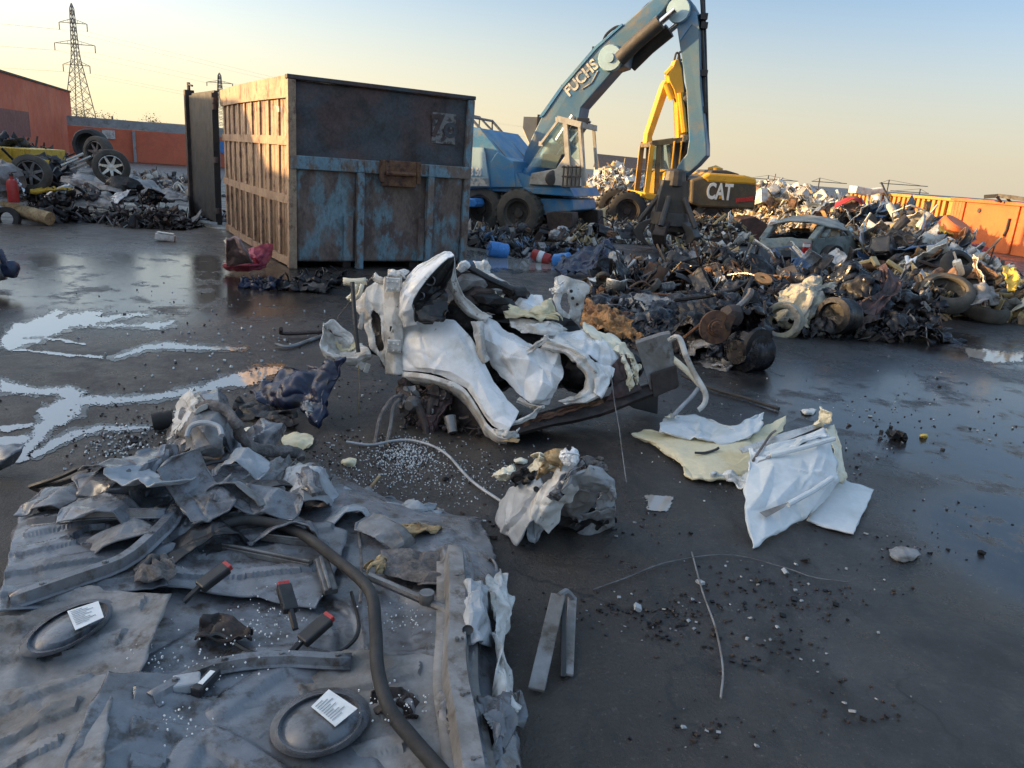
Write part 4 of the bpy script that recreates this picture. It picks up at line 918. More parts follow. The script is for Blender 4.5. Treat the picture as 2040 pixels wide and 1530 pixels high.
# door frame strip
shl('door_frame', 'white_dirty', [
 [(884,518,4.86),(895,560,4.84),(908,600,4.82),(933,630,4.80),(962,640,4.80)],
 [(893,514,4.80),(900,560,4.78),(914,598,4.77),(939,625,4.76),(969,637,4.78)],
 [(899,512,4.83),(906,559,4.81),(922,594,4.80),(946,619,4.79),(976,631,4.80)],
 [(905,511,4.82),(911,558,4.80),(928,592,4.79),(952,615,4.78),(982,628,4.80)]], nu=34, nv=10, amp=.007, sc=9, seed=11, facet=(12, 4, .003))
shl('door_frame', 'white_dirty', [[(938,640,4.70),(948,690,4.64),(962,724,4.60)], [(950,640,4.66),(957,690,4.60),(970,722,4.57)], [(960,640,4.70),(966,690,4.64),(976,716,4.61)]], nu=20, nv=8, amp=.004, sc=10, seed=12, facet=(5, 3, .003))
# rear roof piece, crescent frame, torn insulation
sh('roof_panel', 'white_paint', [
 [(1078,676,4.86),(1120,660,4.94),(1165,655,4.98),(1205,664,4.98),(1240,698,4.94)],
 [(1084,684,4.72),(1126,680,4.72),(1170,680,4.74),(1204,692,4.76),(1230,716,4.80)],
 [(1088,694,4.68),(1132,698,4.64),(1168,706,4.64),(1192,724,4.68),(1216,738,4.74)]], nu=36, nv=20, amp=.010, sc=4.5, seed=13, folds=10, fa=.02, fw=.03, facet=(6, 4, .014))
shl('window_frame', 'white_dirty', [
 [(1084,672,4.70),(1140,688,4.62),(1176,716,4.60),(1198,752,4.60),(1203,782,4.58),(1172,802,4.52),(1130,806,4.50)],
 [(1083,677,4.67),(1138,692,4.59),(1172,719,4.565),(1192,753,4.56),(1195,781,4.55),(1166,800,4.49),(1126,805,4.48)],
 [(1080,684,4.69),(1132,698,4.62),(1164,724,4.59),(1181,754,4.58),(1180,780,4.57),(1156,796,4.51),(1120,802,4.50)],
 [(1078,689,4.665),(1128,702,4.59),(1158,728,4.56),(1173,753,4.55),(1171,778,4.54),(1149,793,4.49),(1115,800,4.48)],
 [(1076,694,4.70),(1124,706,4.64),(1152,728,4.62),(1166,752,4.62),(1162,776,4.60),(1142,790,4.54),(1110,797,4.52)]], nu=48, nv=12, amp=.008, sc=8, seed=14, jag=.01, facet=(14, 4, .004))
shl('frame_brace', 'white_dirty', [[(1044,700,4.62),(1070,680,4.62),(1090,668,4.66)], [(1050,708,4.6),(1076,690,4.6),(1094,676,4.64)]], nu=14, nv=5, amp=.004, sc=9, seed=15)
sh('quarter_skin', 'white_paint', [[(1176,716,4.62),(1200,726,4.66),(1222,736,4.70)], [(1186,752,4.56),(1204,764,4.56),(1214,770,4.58)], [(1182,782,4.54),(1194,790,4.53),(1200,796,4.54)]], nu=18, nv=18, amp=.015, sc=7, seed=16)
ins = sh('insulation', 'cream_pale', [
 [(1162,648,5.0),(1212,666,4.96),(1252,692,4.90),(1278,738,4.84)],
 [(1172,662,4.86),(1214,682,4.82),(1242,712,4.78),(1262,748,4.76)]], nu=30, nv=10, amp=.012, sc=12, seed=17, jag=.035)
for a in (((1252,700,4.8),(1276,732,4.78),(1262,745,4.77),(1270,770,4.76)), ((1240,712,4.77),(1262,745,4.74),(1254,752,4.74),(1252,785,4.72))):
    sh('insulation', 'cream_pale', [[a[0], a[1]], [a[2], a[3]]], nu=12, nv=12, amp=.01, sc=14, seed=a[0][0], jag=.03)
# sill beam and end plate
def slab(name, mat, pts, back, parent=None, bevel=.008):
    m = M(); m.prism(WP(pts), back); return m.build(name, mat, parent or r, smooth=False, bevel=bevel)
m = M()
T = [(1005,850,4.40),(1080,824,4.52),(1150,806,4.62),(1215,790,4.72),(1280,770,4.84),(1346,750,4.96)]
B_ = [(1015,872,4.34),(1090,852,4.46),(1160,838,4.56),(1215,822,4.66),(1280,796,4.80),(1350,772,4.94)]
m.sheet([WP([(u,v-2,y+.22) for u, v, y in T]), WP([(u,v,y+.02) for u, v, y in T]), WP([(u,v+6,y-.03) for u, v, y in T]), WP([(u,v-5,y-.04) for u, v, y in B_]), WP(B_), WP([(u,v,y+.22) for u, v, y in B_])], nu=40, nv=26, amp=.006, sc=6, seed=18, fine=.002, lin=True, folds=8, fa=.02)
m.build('sill', 'rust_dark', r, thick=.006, ang=22)
sh('sill_rust_edge', 'rust', [[(1040,842,4.42),(1100,820,4.50),(1160,804,4.56),(1200,794,4.60)], [(1044,850,4.40),(1104,830,4.48),(1164,812,4.54),(1206,800,4.60)]], nu=30, nv=6, amp=.015, sc=14, seed=19, jag=.02)
ep = slab('end_plate', 'grey_dirty', [(1266,684,4.82),(1318,668,4.86),(1336,664,4.90),(1352,768,4.90),(1300,790,4.82)], (.01, .10, .0))
slab('end_plate_rib', 'rust_dark', [(1296,745,4.80),(1348,728,4.885),(1354,770,4.885),(1302,794,4.80)], (0, .02, 0), ep)
sh('rusty_mount', 'maroon', [[(1215,735,4.74),(1232,712,4.78),(1248,705,4.82)], [(1222,770,4.70),(1245,756,4.74),(1262,742,4.8)], [(1205,800,4.66),(1240,790,4.70),(1280,776,4.78)]], nu=18, nv=18, amp=.02, sc=9, seed=20)
slab('under_tray', 'black_plastic', [(1236,800,4.86),(1312,778,5.0),(1310,826,4.98),(1262,814,4.9)], (.05, .3, 0))
# bent white window bar
def strip(name, mat, pts, w_, parent=None, steps=26, th=.005):
    P = curve(WP(pts), steps); m = M(); a = []
    for i, p in enumerate(P):
        t = (P[min(i+1, steps-1)]-P[max(i-1, 0)]).normalized(); n = t.cross(Vector((0, 1, .15))).normalized()*w_/2
        a.append((p-n, p, p+n))
    vs = [x for tpl in a for x in (tpl[0], tpl[1]+Vector((0, -.006, 0)), tpl[2])]
    m.add(vs, [(3*i+k, 3*i+k+1, 3*i+k+4, 3*i+k+3) for i in range(steps-1) for k in range(2)]); return m.build(name, mat, parent or r, thick=th, ang=50)
strip('bent_bar', 'white_dirty', [(1322,686,4.92),(1336,676,4.88),(1348,671,4.84),(1357,680,4.84),(1366,708,4.82),(1382,742,4.82),(1400,772,4.8),(1406,790,4.8),(1402,806,4.8),(1391,817,4.78)], .036)
strip('bent_bar', 'cream_pale', [(1338,712,4.92),(1352,724,4.88),(1378,748,4.86),(1402,776,4.84)], .04, steps=12)
strip('bent_bar', 'grey_light', [(1392,772,4.84),(1378,790,4.8),(1356,812,4.72),(1338,832,4.68)], .03, steps=10)
# innards on top
m = M(); m.tube(WP([(912,545,5.0),(950,556,5.0),(990,570,5.02),(1022,582,5.04)]), .032, 8, steps=14); m.build('steering_column', 'rust_dark', r)
m = M(); m.tube(WP([(922,528,5.05),(940,536,5.0),(975,556,4.98),(1021,577,5.0)]), .022, 8, steps=14); m.build('black_rail', 'black_plastic', r)
m = M(); m.tube(WP([(916,540,5.0),(926,528,5.0),(934,534,5.0)]), [.03,.034,.02], 8, steps=8); m.build('white_knob', 'white_paint', r)
sh('bulkhead_post', 'white_dirty', [[(942,522,5.2),(968,520,5.22),(972,528,5.24)], [(950,538,5.12),(968,540,5.12),(976,545,5.14)], [(975,560,5.06),(1000,562,5.06),(1022,572,5.08)]], nu=18, nv=18, amp=.008, sc=8, seed=21)
for i, (u, v, y, q, mt) in enumerate(((935,565,4.98,.09,'grey_dirty'),(955,585,4.94,.08,'rust_dark'),(975,600,4.92,.09,'burnt'),(1000,612,4.95,.08,'burnt'),(950,560,5.05,.08,'ash'),(1030,585,5.1,.07,'burnt'),(985,575,5.05,.06,'grey_light'),(930,600,4.9,.07,'rust_dark'))):
    m = M(); m.lump(W(u, v, y), (q*1.2, q, q*.7), 2, .5, 1.8, i+30); m.build('mechanism', mt, r, ang=25)
sh('foam', 'cream', [[(984,582,4.98),(992,584,4.96),(1001,590,4.96)], [(990,605,4.9),(1000,608,4.88),(1008,606,4.9)], [(998,622,4.88),(1030,622,4.84),(1062,618,4.86)], [(1010,632,4.86),(1060,632,4.8),(1116,634,4.86)]], nu=26, nv=26, amp=.012, sc=9, seed=22, jag=.02)
sh('foam', 'cream', [[(1060,620,4.9),(1078,604,4.92),(1098,600,4.96),(1100,612,4.94)], [(1070,632,4.86),(1090,628,4.86),(1108,626,4.88),(1118,640,4.9)]], nu=20, nv=10, amp=.012, sc=9, seed=23, jag=.015)
sh('inner_panel', 'white_paint', [[(1022,600,5.08),(1048,586,5.12),(1080,586,5.14)], [(1012,618,4.98),(1050,610,4.98),(1086,612,5.0)], [(1010,628,4.95),(1056,630,4.9),(1095,632,4.94)]], nu=20, nv=16, amp=.012, sc=6, seed=24)
sh('inner_panel', 'white_dirty', [[(1012,634,4.90),(1060,634,4.84),(1100,640,4.86),(1128,655,4.94)], [(1020,652,4.82),(1060,650,4.76),(1096,655,4.78),(1120,660,4.9)], [(1040,664,4.78),(1066,664,4.73),(1090,668,4.74),(1110,668,4.8)]], nu=34, nv=16, amp=.03, sc=6, seed=25, jag=.015)
up = sh('upright_plate', 'white_dirty', [[(1106,556,5.16),(1112,545,5.18),(1142,556,5.18),(1176,568,5.2)], [(1104,590,5.1),(1118,590,5.1),(1142,600,5.12),(1166,606,5.16)], [(1108,620,5.04),(1122,630,5.04),(1136,640,5.08),(1150,652,5.12)]], nu=26, nv=26, amp=.014, sc=6, seed=26, jag=.012,
   hole=lambda u, v: (.28 < u < .62 and .45 < v < .85 and (u-.45)**2/.03+(v-.65)**2/.05 < 1))
m = M()
for u, v, q in ((1112,578,.018),(1138,580,.012),(1141,594,.012),(1150,606,.01)): m.lathe([(0,-.004),(q,-.004),(q,0)], W(u, v, 5.085), (.1, 1, .1), 10); 
m.build('rivet_hole', 'black_plastic', up)
sh('bracket', 'white_paint', [[(1095,576,5.12),(1110,568,5.08),(1124,560,5.1)], [(1098,582,5.08),(1112,584,5.04),(1122,580,5.06)]], nu=14, nv=10, amp=.01, sc=10, seed=27)
# headlamp bucket and torn left side
hb_ = sh('headlamp_bucket', 'white_dirty', [
 [(645,642,4.92),(662,668,4.96),(684,674,4.96),(708,690,4.94)],
 [(639,672,4.80),(662,694,4.88),(694,700,4.88),(730,692,4.84)],
 [(638,694,4.74),(664,708,4.72),(704,712,4.72),(738,702,4.76)],
 [(646,706,4.76),(670,722,4.76),(706,728,4.76),(738,714,4.80)]], nu=34, nv=24, amp=.008, sc=8, seed=28, facet=(10, 6, .006))
sh('bucket_flange', 'white_paint', [[(643,640,4.9),(664,636,4.92),(688,655,4.92),(708,674,4.9)], [(645,650,4.92),(662,660,4.96),(684,672,4.96),(704,688,4.92)]], parent=hb_, nu=20, nv=8, amp=.006, sc=9, seed=29)
sh('bucket_foam', 'cream', [[(668,680,4.9),(690,686,4.9),(708,680,4.88)], [(676,696,4.84),(694,700,4.84),(712,694,4.84)]], parent=hb_, nu=14, nv=8, amp=.012, sc=12, seed=30, jag=.012)
sh('front_panel', 'white_dirty', [[(706,602,4.98),(726,580,4.98),(748,562,4.98),(768,556,4.92)], [(710,622,4.90),(730,612,4.86),(752,612,4.84),(769,612,4.82)], [(728,650,4.84),(742,648,4.81),(756,650,4.80),(770,660,4.78)], [(736,694,4.82),(748,704,4.79),(760,716,4.77),(772,738,4.74)]], nu=30, nv=34, amp=.02, sc=5, seed=31,
   hole=lambda u, v: ((u-.52)/.26)**2+((v-.66)/.26)**2 < 1, jag=.012)
sh('cavity_shade_sheet', 'black_plastic', [[(728,620,4.96),(768,610,4.9)], [(736,705,4.92),(772,720,4.86)]], nu=10, nv=10, amp=.02, sc=9, seed=32)  # black sheet behind the hole, standing in for the shade inside
for i, (p, w_) in enumerate((([(684,560,4.94),(705,562,4.92),(730,560,4.92)], .05), ([(692,596,4.92),(704,585,4.9),(712,566,4.92)], .03), ([(700,600,4.9),(715,588,4.88),(722,566,4.9)], .028), ([(744,548,4.94),(752,556,4.92),(764,560,4.9)], .05), ([(716,655,4.8),(720,640,4.79),(722,622,4.8)], .03))):
    strip('torn_strip', 'cream_pale' if i < 3 else 'white_dirty', p, w_, steps=8)
m = M(); m.tube(WP([(702,562,4.86),(705,610,4.80),(709,660,4.74),(714,702,4.70)]), .014, 8, steps=10); m.build('black_rod', 'black_plastic', r)
m = M(); m.box(W(719, 727, 4.76), (.05, .02, .05), (.2, .5, .1)); m.box(W(731, 733, 4.74), (.03, .02, .06), (.1, .3, .4)); m.build('wiring_plug', 'white_dirty', r, smooth=False)
# undercarriage
sh('wheel_arch', 'rust_dark', [[(800,752,4.84),(868,762,4.8),(930,790,4.72),(972,850,4.55)], [(806,790,4.95),(866,800,5.0),(926,830,4.92),(968,872,4.7)], [(815,830,4.9),(868,850,4.92),(920,872,4.82),(985,884,4.5)]], nu=30, nv=22, amp=.02, sc=7, seed=33)
m = M(); m.sheet([WP(x) for x in ([(868,772,4.72),(905,790,4.66),(940,800,4.6)], [(876,810,4.70),(920,830,4.62),(962,850,4.52)], [(905,860,4.66),(940,874,4.56),(1000,880,4.42)])], nu=26, nv=22, amp=.015, sc=6, seed=34); m.build('inner_arch', 'rust_dark', r, thick=.006)
sh('subframe', 'maroon', [[(842,800,4.66),(868,776,4.64),(900,778,4.66)], [(852,836,4.58),(872,822,4.54),(900,800,4.58)], [(838,872,4.52),(858,866,4.48),(882,830,4.5)]], nu=22, nv=22, amp=.018, sc=8, seed=35)
for i, (u, v, y, q, mt) in enumerate(((815,800,4.62,.06,'steel_grey'),(838,815,4.58,.05,'rust_dark'),(852,850,4.5,.05,'maroon'),(808,775,4.7,.05,'rust_dark'),(870,790,4.62,.06,'rust_dark'))):
    m = M(); m.lump(W(u, v, y), (q, q*.8, q*1.3), 3, .8, 1.5, i+60); m.build('suspension_knuckle', mt, r, ang=22)
m = M(); m.lathe([(0,-.03),(.05,-.03),(.055,.0),(.04,.03),(.03,.05),(0,.05)], W(822, 806, 4.54), (-.4, -1, .1), 20); m.build('wheel_hub', 'steel_grey', r)
m = M(); m.tube(WP([(796,778,4.66),(826,800,4.56),(846,842,4.48),(850,868,4.44)]), [.03,.035,.025,.02], 8, steps=10); m.build('knuckle_arm', 'rust_dark', r)
m = M(); m.tube(WP([(868,760,4.66),(860,800,4.58),(846,850,4.5)]), [.035,.03,.022], 10, steps=8); m.build('damper', 'rust_dark', r)
_rn = random.Random(3); m = M()
for i in range(150):
    u = _rn.uniform(798, 985); v = _rn.uniform(765, 885)
    if v < 765+(u-860)*.9: continue
    m_s = _rn.uniform(.02, .07); P_ = W(u, v, 4.66+_rn.uniform(-.06, .12)-(v-765)/120*.18); P_.z = max(P_.z, .02); shard(m, P_, m_s, _rn, _rn.choice((0, 0, 0, 1, 2)))
o = m.build('underbody_clutter', ['rust_dark', 'steel_grey', 'maroon'], r, thick=.005, ang=30); o['kind'] = 'stuff'
m = M(); m.tube(WP([(842,866,4.46),(880,874,4.44),(930,882,4.42),(975,886,4.42)]), .022, 8, steps=10); m.build('control_arm', 'rust_dark', r)
m = M(); m.tube(WP([(896,830,4.5),(902,862,4.44)]), [.04,.03], 10); m.build('strut', 'steel_grey', r)
m = M(); m.tube(WP([(914,870,4.42),(922,900,4.36),(930,926,4.3)]), [.012,.018,.026], 8); m.build('ball_joint', 'rust', r)
m = M(); m.sheet([WP([(985,872,4.36),(1010,868,4.3),(1036,876,4.26)]), WP([(990,880,4.34),(1012,880,4.27),(1032,882,4.24)])], nu=12, nv=5, amp=.01, sc=14, seed=36); m.build('torn_flange', 'tan_foam', r, thick=.005)
# dark crushed core so that nothing is hollow behind the skins
m = M(); 
for i, (u, v, y, a, b, c_) in enumerate(((860,690,5.05,.22,.2,.3),(950,720,4.98,.28,.2,.24),(1060,720,4.98,.34,.2,.2),(1160,740,4.92,.22,.16,.14),(790,690,5.05,.12,.16,.2),(1060,650,5.1,.3,.14,.12),(920,640,5.02,.16,.12,.2),(880,790,5.0,.2,.16,.14),(980,830,4.75,.18,.16,.1),(1240,730,4.98,.14,.12,.1))):
    m.lump(W(u, v, y), (a, b, c_), 3, .22, 2.4, i+80)
m.build('crushed_core', 'burnt', r, ang=25)
# hanging wires of the wreck
wire_mat = 'steel_grey'
for i, (p, q, mt) in enumerate((([(802,786,4.6),(780,795,4.5),(758,830,4.4),(748,880,4.22),(739,940,3.98)], .012, 'felt'), ([(800,792,4.6),(784,812,4.5),(778,850,4.36),(764,912,4.1)], .012, 'grey_dirty'), ([(714,728,4.72),(716,770,4.72),(714,832,4.7)], .004, 'tan_foam'), ([(1217,742,4.64),(1224,800,4.55),(1233,850,4.35),(1240,905,4.1),(1248,962,3.86)], .003, 'steel_grey'), ([(625,740,4.8),(622,790,4.7),(620,830,4.6)], .003, 'steel_grey'), ([(745,548,4.9),(690,610,5.2),(655,660,5.4)], .004, 'grey_dirty'))):
    m = M(); m.tube(WP(p), q, 6, steps=18); m.build('hanging_wire', mt, r)
# cables on the ground
def gtube(name, mat, pts, rad, label, cat='cable', steps=26, group=None):
    m = M(); m.tube([G(*p) for p in pts], rad, 6, steps=steps); return m.top(name, mat, label, cat, group)
gtube('cable', 'grey_light', [(690,880,.02),(740,886,.012),(800,876,.02),(850,884,.03),(890,905,.02),(920,938,.012),(948,965,.012),(1000,1000,.012)], .008, 'pale grey cable curving across the gritty ground below the crushed white car')
gtube('cable', 'grey_dirty', [(548,686,.03),(580,690,.02),(640,670,.02),(690,660,.02)], .016, 'dark bent pipe lying left of the crushed white car', 'pipe')
gtube('pipe', 'rust_dark', [(560,655,.12),(562,664,.05),(600,664,.04),(660,660,.05)], .018, 'thin forked dark bar on the ground left of the headlamp bucket', 'bar')
gtube('pipe', 'rubber', [(1360,748,.06),(1420,775,.03),(1480,792,.025),(1552,815,.02)], .016, 'black rubber pipe pointing right from behind the bent white bar', 'pipe')
gtube('wire', 'tan_foam', [(708,1018,.04),(728,985,.06),(756,948,.05)], .008, 'short straw coloured wire stub beside the grey floor pan', 'wire', steps=8)
gtube('cable', 'grey_dirty', [(1378,1100,.01),(1400,1180,.012),(1425,1250,.012),(1440,1330,.012),(1436,1390,.012)], .004, 'thin dark wire winding down the bare asphalt on the right', 'wire')
gtube('cable', 'steel_grey', [(1180,1175,.01),(1250,1150,.01),(1330,1120,.012),(1450,1105,.01),(1560,1130,.01),(1620,1150,.01),(1690,1160,.01)], .003, 'thin pale wire lying across the asphalt below the white panel', 'wire')
# ------------------------------------------------------------- grey car floor in the left foreground
def GP(pts): return [G(*p) for p in pts]
r = thing('car_floor_wreck', 'torn grey car floor pan with hoses and belt buckles filling the left foreground', 'wrecked car', (-.6, 2.3, 0))
def gs(name, mat, rows, parent=None, th=.005, ang=16, **k):
    k.setdefault('folds', 8); k.setdefault('fa', .02); k.setdefault('fw', .03); k.setdefault('facet', (5, 4, .018)); k['amp'] = k.get('amp', 0)*.4; m = M(); m.sheet([GP(x) for x in rows], **k); return m.build(name, mat, parent or r, thick=th, ang=ang)
def smooth01(x): x = min(max(x, 0), 1); return x*x*(3-2*x)
PRESS = [([(300,1040),(420,1030),(560,1045),(660,1075)], .05, .035), ([(120,1110),(200,1075),(300,1035),(350,1000)], .05, .04), ([(640,1110),(760,1150),(900,1215)], .03, .03), ([(90,1330),(180,1200),(240,1120)], .045, .035),
 ([(905,1110),(920,1250),(910,1400),(945,1560)], .075, .07), ([(500,1300),(620,1290),(720,1310)], .04, .03), ([(260,1180),(330,1110),(430,1090)], .06, -.03), ([(440,1420),(560,1330),(700,1320)], .05, .03), ([(200,1440),(300,1330),(420,1250)], .06, .03), ([(330,1600),(400,1480),(540,1540)], .05, .035), ([(790,1280),(860,1290),(870,1380),(800,1400),(790,1290)], .02, .015), ([(60,1170),(120,1160),(160,1120)], .03, .03), ([(560,1130),(680,1210),(700,1280)], .05, -.03), ([(-40,1480),(80,1450),(180,1540)], .05, .04)]
PRESS = [([G(u, v, .12).xy for u, v in curve_px], w_, h_) for curve_px, w_, h_ in [([(q.x, q.y) for q in curve([(a, b, 0) for a, b in P_], 14)], w_, h_) for P_, w_, h_ in PRESS]]
def press(p):
    z = 0.0; q = p.xy
    for pts, w_, h_ in PRESS:
        d = 9.
        for a, b in zip(pts, pts[1:]):
            ab = b-a; t = min(max((q-a).dot(ab)/max(ab.length_squared, 1e-9), 0), 1); d = min(d, (q-a-ab*t).length)
        if d < w_: z += .55*h_*smooth01((w_-d)/(w_*.45))
    return Vector((0, 0, z))
pan = gs('floor_pan', 'grey_paint', [
 [(330,905,.10),(400,890,.12),(480,905,.12),(560,930,.10),(640,940,.08),(760,990,.05),(900,1022,.04),(955,1030,.03)],
 [(190,965,.10),(300,960,.17),(430,950,.14),(560,965,.10),(660,990,.15),(780,1020,.10),(900,1040,.08),(968,1055,.04)],
 [(90,1030,.12),(230,1020,.18),(380,1020,.15),(540,1030,.10),(660,1040,.13),(800,1075,.10),(920,1090,.12),(985,1110,.06)],
 [(40,1120,.12),(210,1110,.14),(370,1110,.12),(530,1110,.08),(670,1120,.09),(820,1140,.10),(930,1160,.14),(1000,1180,.06)],
 [(-20,1230,.14),(180,1225,.12),(350,1220,.10),(520,1220,.07),(680,1225,.07),(830,1240,.08),(930,1260,.15),(1005,1275,.06)],
 [(-90,1350,.14),(140,1350,.10),(330,1350,.12),(520,1350,.12),(690,1350,.08),(840,1360,.07),(930,1370,.14),(1010,1390,.05)],
 [(-170,1490,.14),(90,1490,.10),(310,1490,.13),(510,1490,.12),(700,1490,.10),(860,1500,.10),(960,1500,.12),(1040,1520,.05)],
 [(-280,1700,.12),(30,1700,.1),(290,1700,.12),(510,1700,.12),(710,1700,.12),(880,1700,.10),(1010,1700,.10),(1090,1700,.05)]], nu=130, nv=110, amp=.02, sc=3.2, seed=40, jag=.03, fine=.002, folds=24, fa=.014, fw=.025, disp=press, ang=50, facet=(13, 10, .010))
# rigid floor pressings lying over the crushed pan, hard folded edges
def plate(name, mat, rows, seed, fam=.010, parent=None, **k):
    rq = random.Random(seed); cu = sum(p[0] for q in rows for p in q)/9; cv = sum(p[1] for q in rows for p in q)/9; a = rq.uniform(-.22, .22); tx, ty = rq.uniform(-.00022, .00022), rq.uniform(-.0003, .0003)
    if name == 'floor_plate': rows = [[(cu+1.22*((u-cu)*cos(a)-(v-cv)*sin(a)), cv+1.22*((v-cv)*cos(a)+(u-cu)*sin(a)*.6), max(z+tx*(u-cu)+ty*(v-cv)-.01, .05)) for u, v, z in q] for q in rows]
    if name != 'floor_plate': return gs(name, mat, rows, parent, th=.006, nu=30, nv=26, amp=.006, sc=5, seed=seed, facet=(5, 4, fam), folds=7, fa=.014, fw=.02, jag=.010, **k)
    A = G(*rows[0][0]); ux = (G(*rows[0][2])-A); uy = (G(*rows[2][0])-A); Lx, Ly = ux.length, uy.length; ux.normalize(); uy.normalize()
    per = rq.uniform(.10, .15); cx_, cy_ = rq.uniform(.3, .7)*Lx, rq.uniform(.3, .7)*Ly
    def emb(p):
        d = p-A; x = d.dot(ux); y = d.dot(uy); z = 0.0
        if .07 < x < Lx-.07 and .05 < y < Ly-.05:
            e = abs(((y/per) % 1.0)-.5); z += .014*smooth01((.24-e)/.07)                    # pressed beads
        if (x-cx_)**2+(y-cy_)**2 < .0045: z -= .02
        return Vector((0, 0, z))
    return gs(name, mat, rows, parent, th=.005, nu=56, nv=52, amp=.004, sc=5, seed=seed, facet=(4, 3, .008), folds=5, fa=.014, fw=.02, jag=.006, disp=emb, ang=40, **k)
plate('floor_plate', 'grey_paint', [[(70,1035,.16),(190,1022,.23),(325,1022,.24)], [(40,1105,.17),(170,1100,.20),(310,1095,.20)], [(15,1185,.17),(150,1180,.16),(296,1168,.17)]], 700)
plate('floor_plate', 'grey_paint', [[(335,1035,.20),(480,1028,.17),(650,1052,.16)], [(325,1100,.19),(470,1095,.14),(640,1110,.14)], [(312,1165,.18),(460,1170,.14),(610,1185,.13)]], 701)
plate('floor_plate', 'grey_dirty', [[(-60,1205,.19),(110,1195,.16),(280,1185,.18)], [(-90,1300,.20),(90,1300,.15),(255,1290,.17)], [(-150,1400,.21),(50,1395,.17),(225,1385,.18)]], 702)
plate('floor_plate', 'grey_paint', [[(225,1370,.19),(370,1360,.15),(515,1345,.14)], [(190,1470,.20),(340,1460,.15),(505,1450,.14)], [(150,1610,.20),(320,1600,.16),(500,1590,.14)]], 705)
plate('floor_plate', 'grey_dirty', [[(535,1335,.13),(680,1330,.11),(845,1330,.12)], [(530,1450,.12),(690,1445,.11),(860,1440,.12)], [(525,1600,.13),(700,1600,.11),(890,1590,.12)]], 706)
plate('floor_plate', 'grey_dirty', [[(-230,1420,.20),(0,1410,.18),(210,1395,.20)], [(-260,1520,.20),(-20,1510,.18),(175,1490,.20)], [(-300,1640,.2),(-40,1640,.2),(140,1620,.2)]], 708)
def hat(pts, w_, h_, mat='grey_paint', steps=16, name='cross_member'):
    P = curve(GP(pts), steps); m = M(); vs = []
    for i, p in enumerate(P):
        t = (P[min(i+1, steps-1)]-P[max(i-1, 0)]); t.z = 0; t.normalize(); n = Vector((-t.y, t.x, 0)); p = p+Vector((0, 0, .006*nz(p, 6, 3)))
        k = 1+.12*nz(p, 9, 5)
        vs += [p-n*w_*.85, p-n*w_*.5+Vector((0, 0, .002)), p-n*w_*.32+Vector((0, 0, h_*k)), p+n*w_*.32+Vector((0, 0, h_*k)), p+n*w_*.5+Vector((0, 0, .002)), p+n*w_*.85]
    m.add(vs, [(6*i+k, 6*i+k+1, 6*i+k+7, 6*i+k+6) for i in range(steps-1) for k in range(5)]); o = m.build(name, mat, r, thick=.004, ang=25)
    m = M()
    for i in range(2, steps-1, 4):
        p = P[i]+Vector((0, 0, h_)); m.lathe([(0,.008),(.007,.008),(.008,0)], p, (0, 0, 1), 6); m.lathe([(0,.006),(.004,.006),(.005,0)], P[i]+Vector((.0, .0, h_))+Vector((w_*.2, w_*.1, 0)), (0, 0, 1), 6)
    m.build("bolt", "steel_grey", o)["kind"] = "stuff"; return o
hat([(20,1205,.18),(140,1165,.19),(250,1120,.2),(320,1060,.22),(350,1020,.22)], .045, .035)
hat([(300,1400,.17),(420,1335,.15),(560,1318,.13),(700,1322,.12)], .04, .025)
hat([(905,1120,.16),(910,1240,.17),(908,1360,.16),(925,1460,.15),(945,1600,.14)], .08, .07, 'grey_dirty')
hat([(60,1045,.17),(190,1030,.24),(330,1026,.25)], .03, .025)
rp = random.Random(19)
for i, (u, v, z, wu, wv, mt) in enumerate(((130,985,.2,60,34,'grey_paint'),(215,1000,.24,70,36,'grey_paint'),(300,960,.28,60,40,'grey_light'),(395,985,.24,70,34,'grey_paint'),(455,960,.26,60,30,'grey_dirty'),(520,1000,.2,70,30,'grey_paint'),(700,1010,.14,70,26,'grey_light'),(590,1040,.17,80,26,'grey_paint'),(260,1050,.2,90,30,'grey_dirty'),(780,1060,.12,70,26,'grey_dirty'),(430,1050,.18,90,24,'black_plastic'),(350,930,.28,40,30,'black_plastic'),(250,925,.3,60,26,'grey_paint'),(470,905,.26,44,24,'grey_light'),(560,960,.18,50,24,'black_plastic'))):
    z += .05; c = G(u, v, z); wx = wu*2.0*(c.length/1512)*.62; ly = wv*3.2*(c.length/1512)*.8
    R_ = Euler((rp.uniform(-.5, .35), rp.uniform(-.35, .35), rp.uniform(-.9, .9))).to_matrix(); bend = rp.uniform(.4, 1.3)*rp.choice((1, 1, -1)); fl = rp.uniform(-.05, .05)
    rows = []
    for y in (1, .35, -.3, -1):
        rows.append([c+R_ @ Vector((x*wx*(1-.15*abs(y)), y*ly*.5, -bend*wx*(x*x)*.6+(.05 if y < -.6 else 0)*fl*20*.2+(-.06 if x > .8 else 0))) for x in (-1, -.8, -.2, .4, .82, 1)])
    for q in rows:
        for p in q: p.z = max(p.z, .02)
    m = M(); m.sheet(rows, nu=34, nv=22, amp=.006, sc=7, seed=740+i, folds=5, fa=.012, fw=.02, facet=(7, 3, .010), jag=.008 if i % 2 else .0); m.build('trim_piece', mt, r, thick=.006, ang=14)
plate('soil_patch', 'rust_dark', [[(400,1240,.145),(450,1225,.15),(500,1250,.14)], [(390,1275,.14),(450,1275,.15),(495,1285,.135)]], 711, .02)
plate('soil_patch', 'rust_dark', [[(740,1385,.135),(790,1370,.14),(840,1400,.13)], [(730,1420,.13),(790,1420,.145),(835,1430,.13)]], 712, .02)
plate('soil_patch', 'felt', [[(270,1120,.2),(310,1105,.21),(350,1120,.2)], [(260,1150,.2),(310,1150,.21),(350,1150,.19)]], 713, .02)
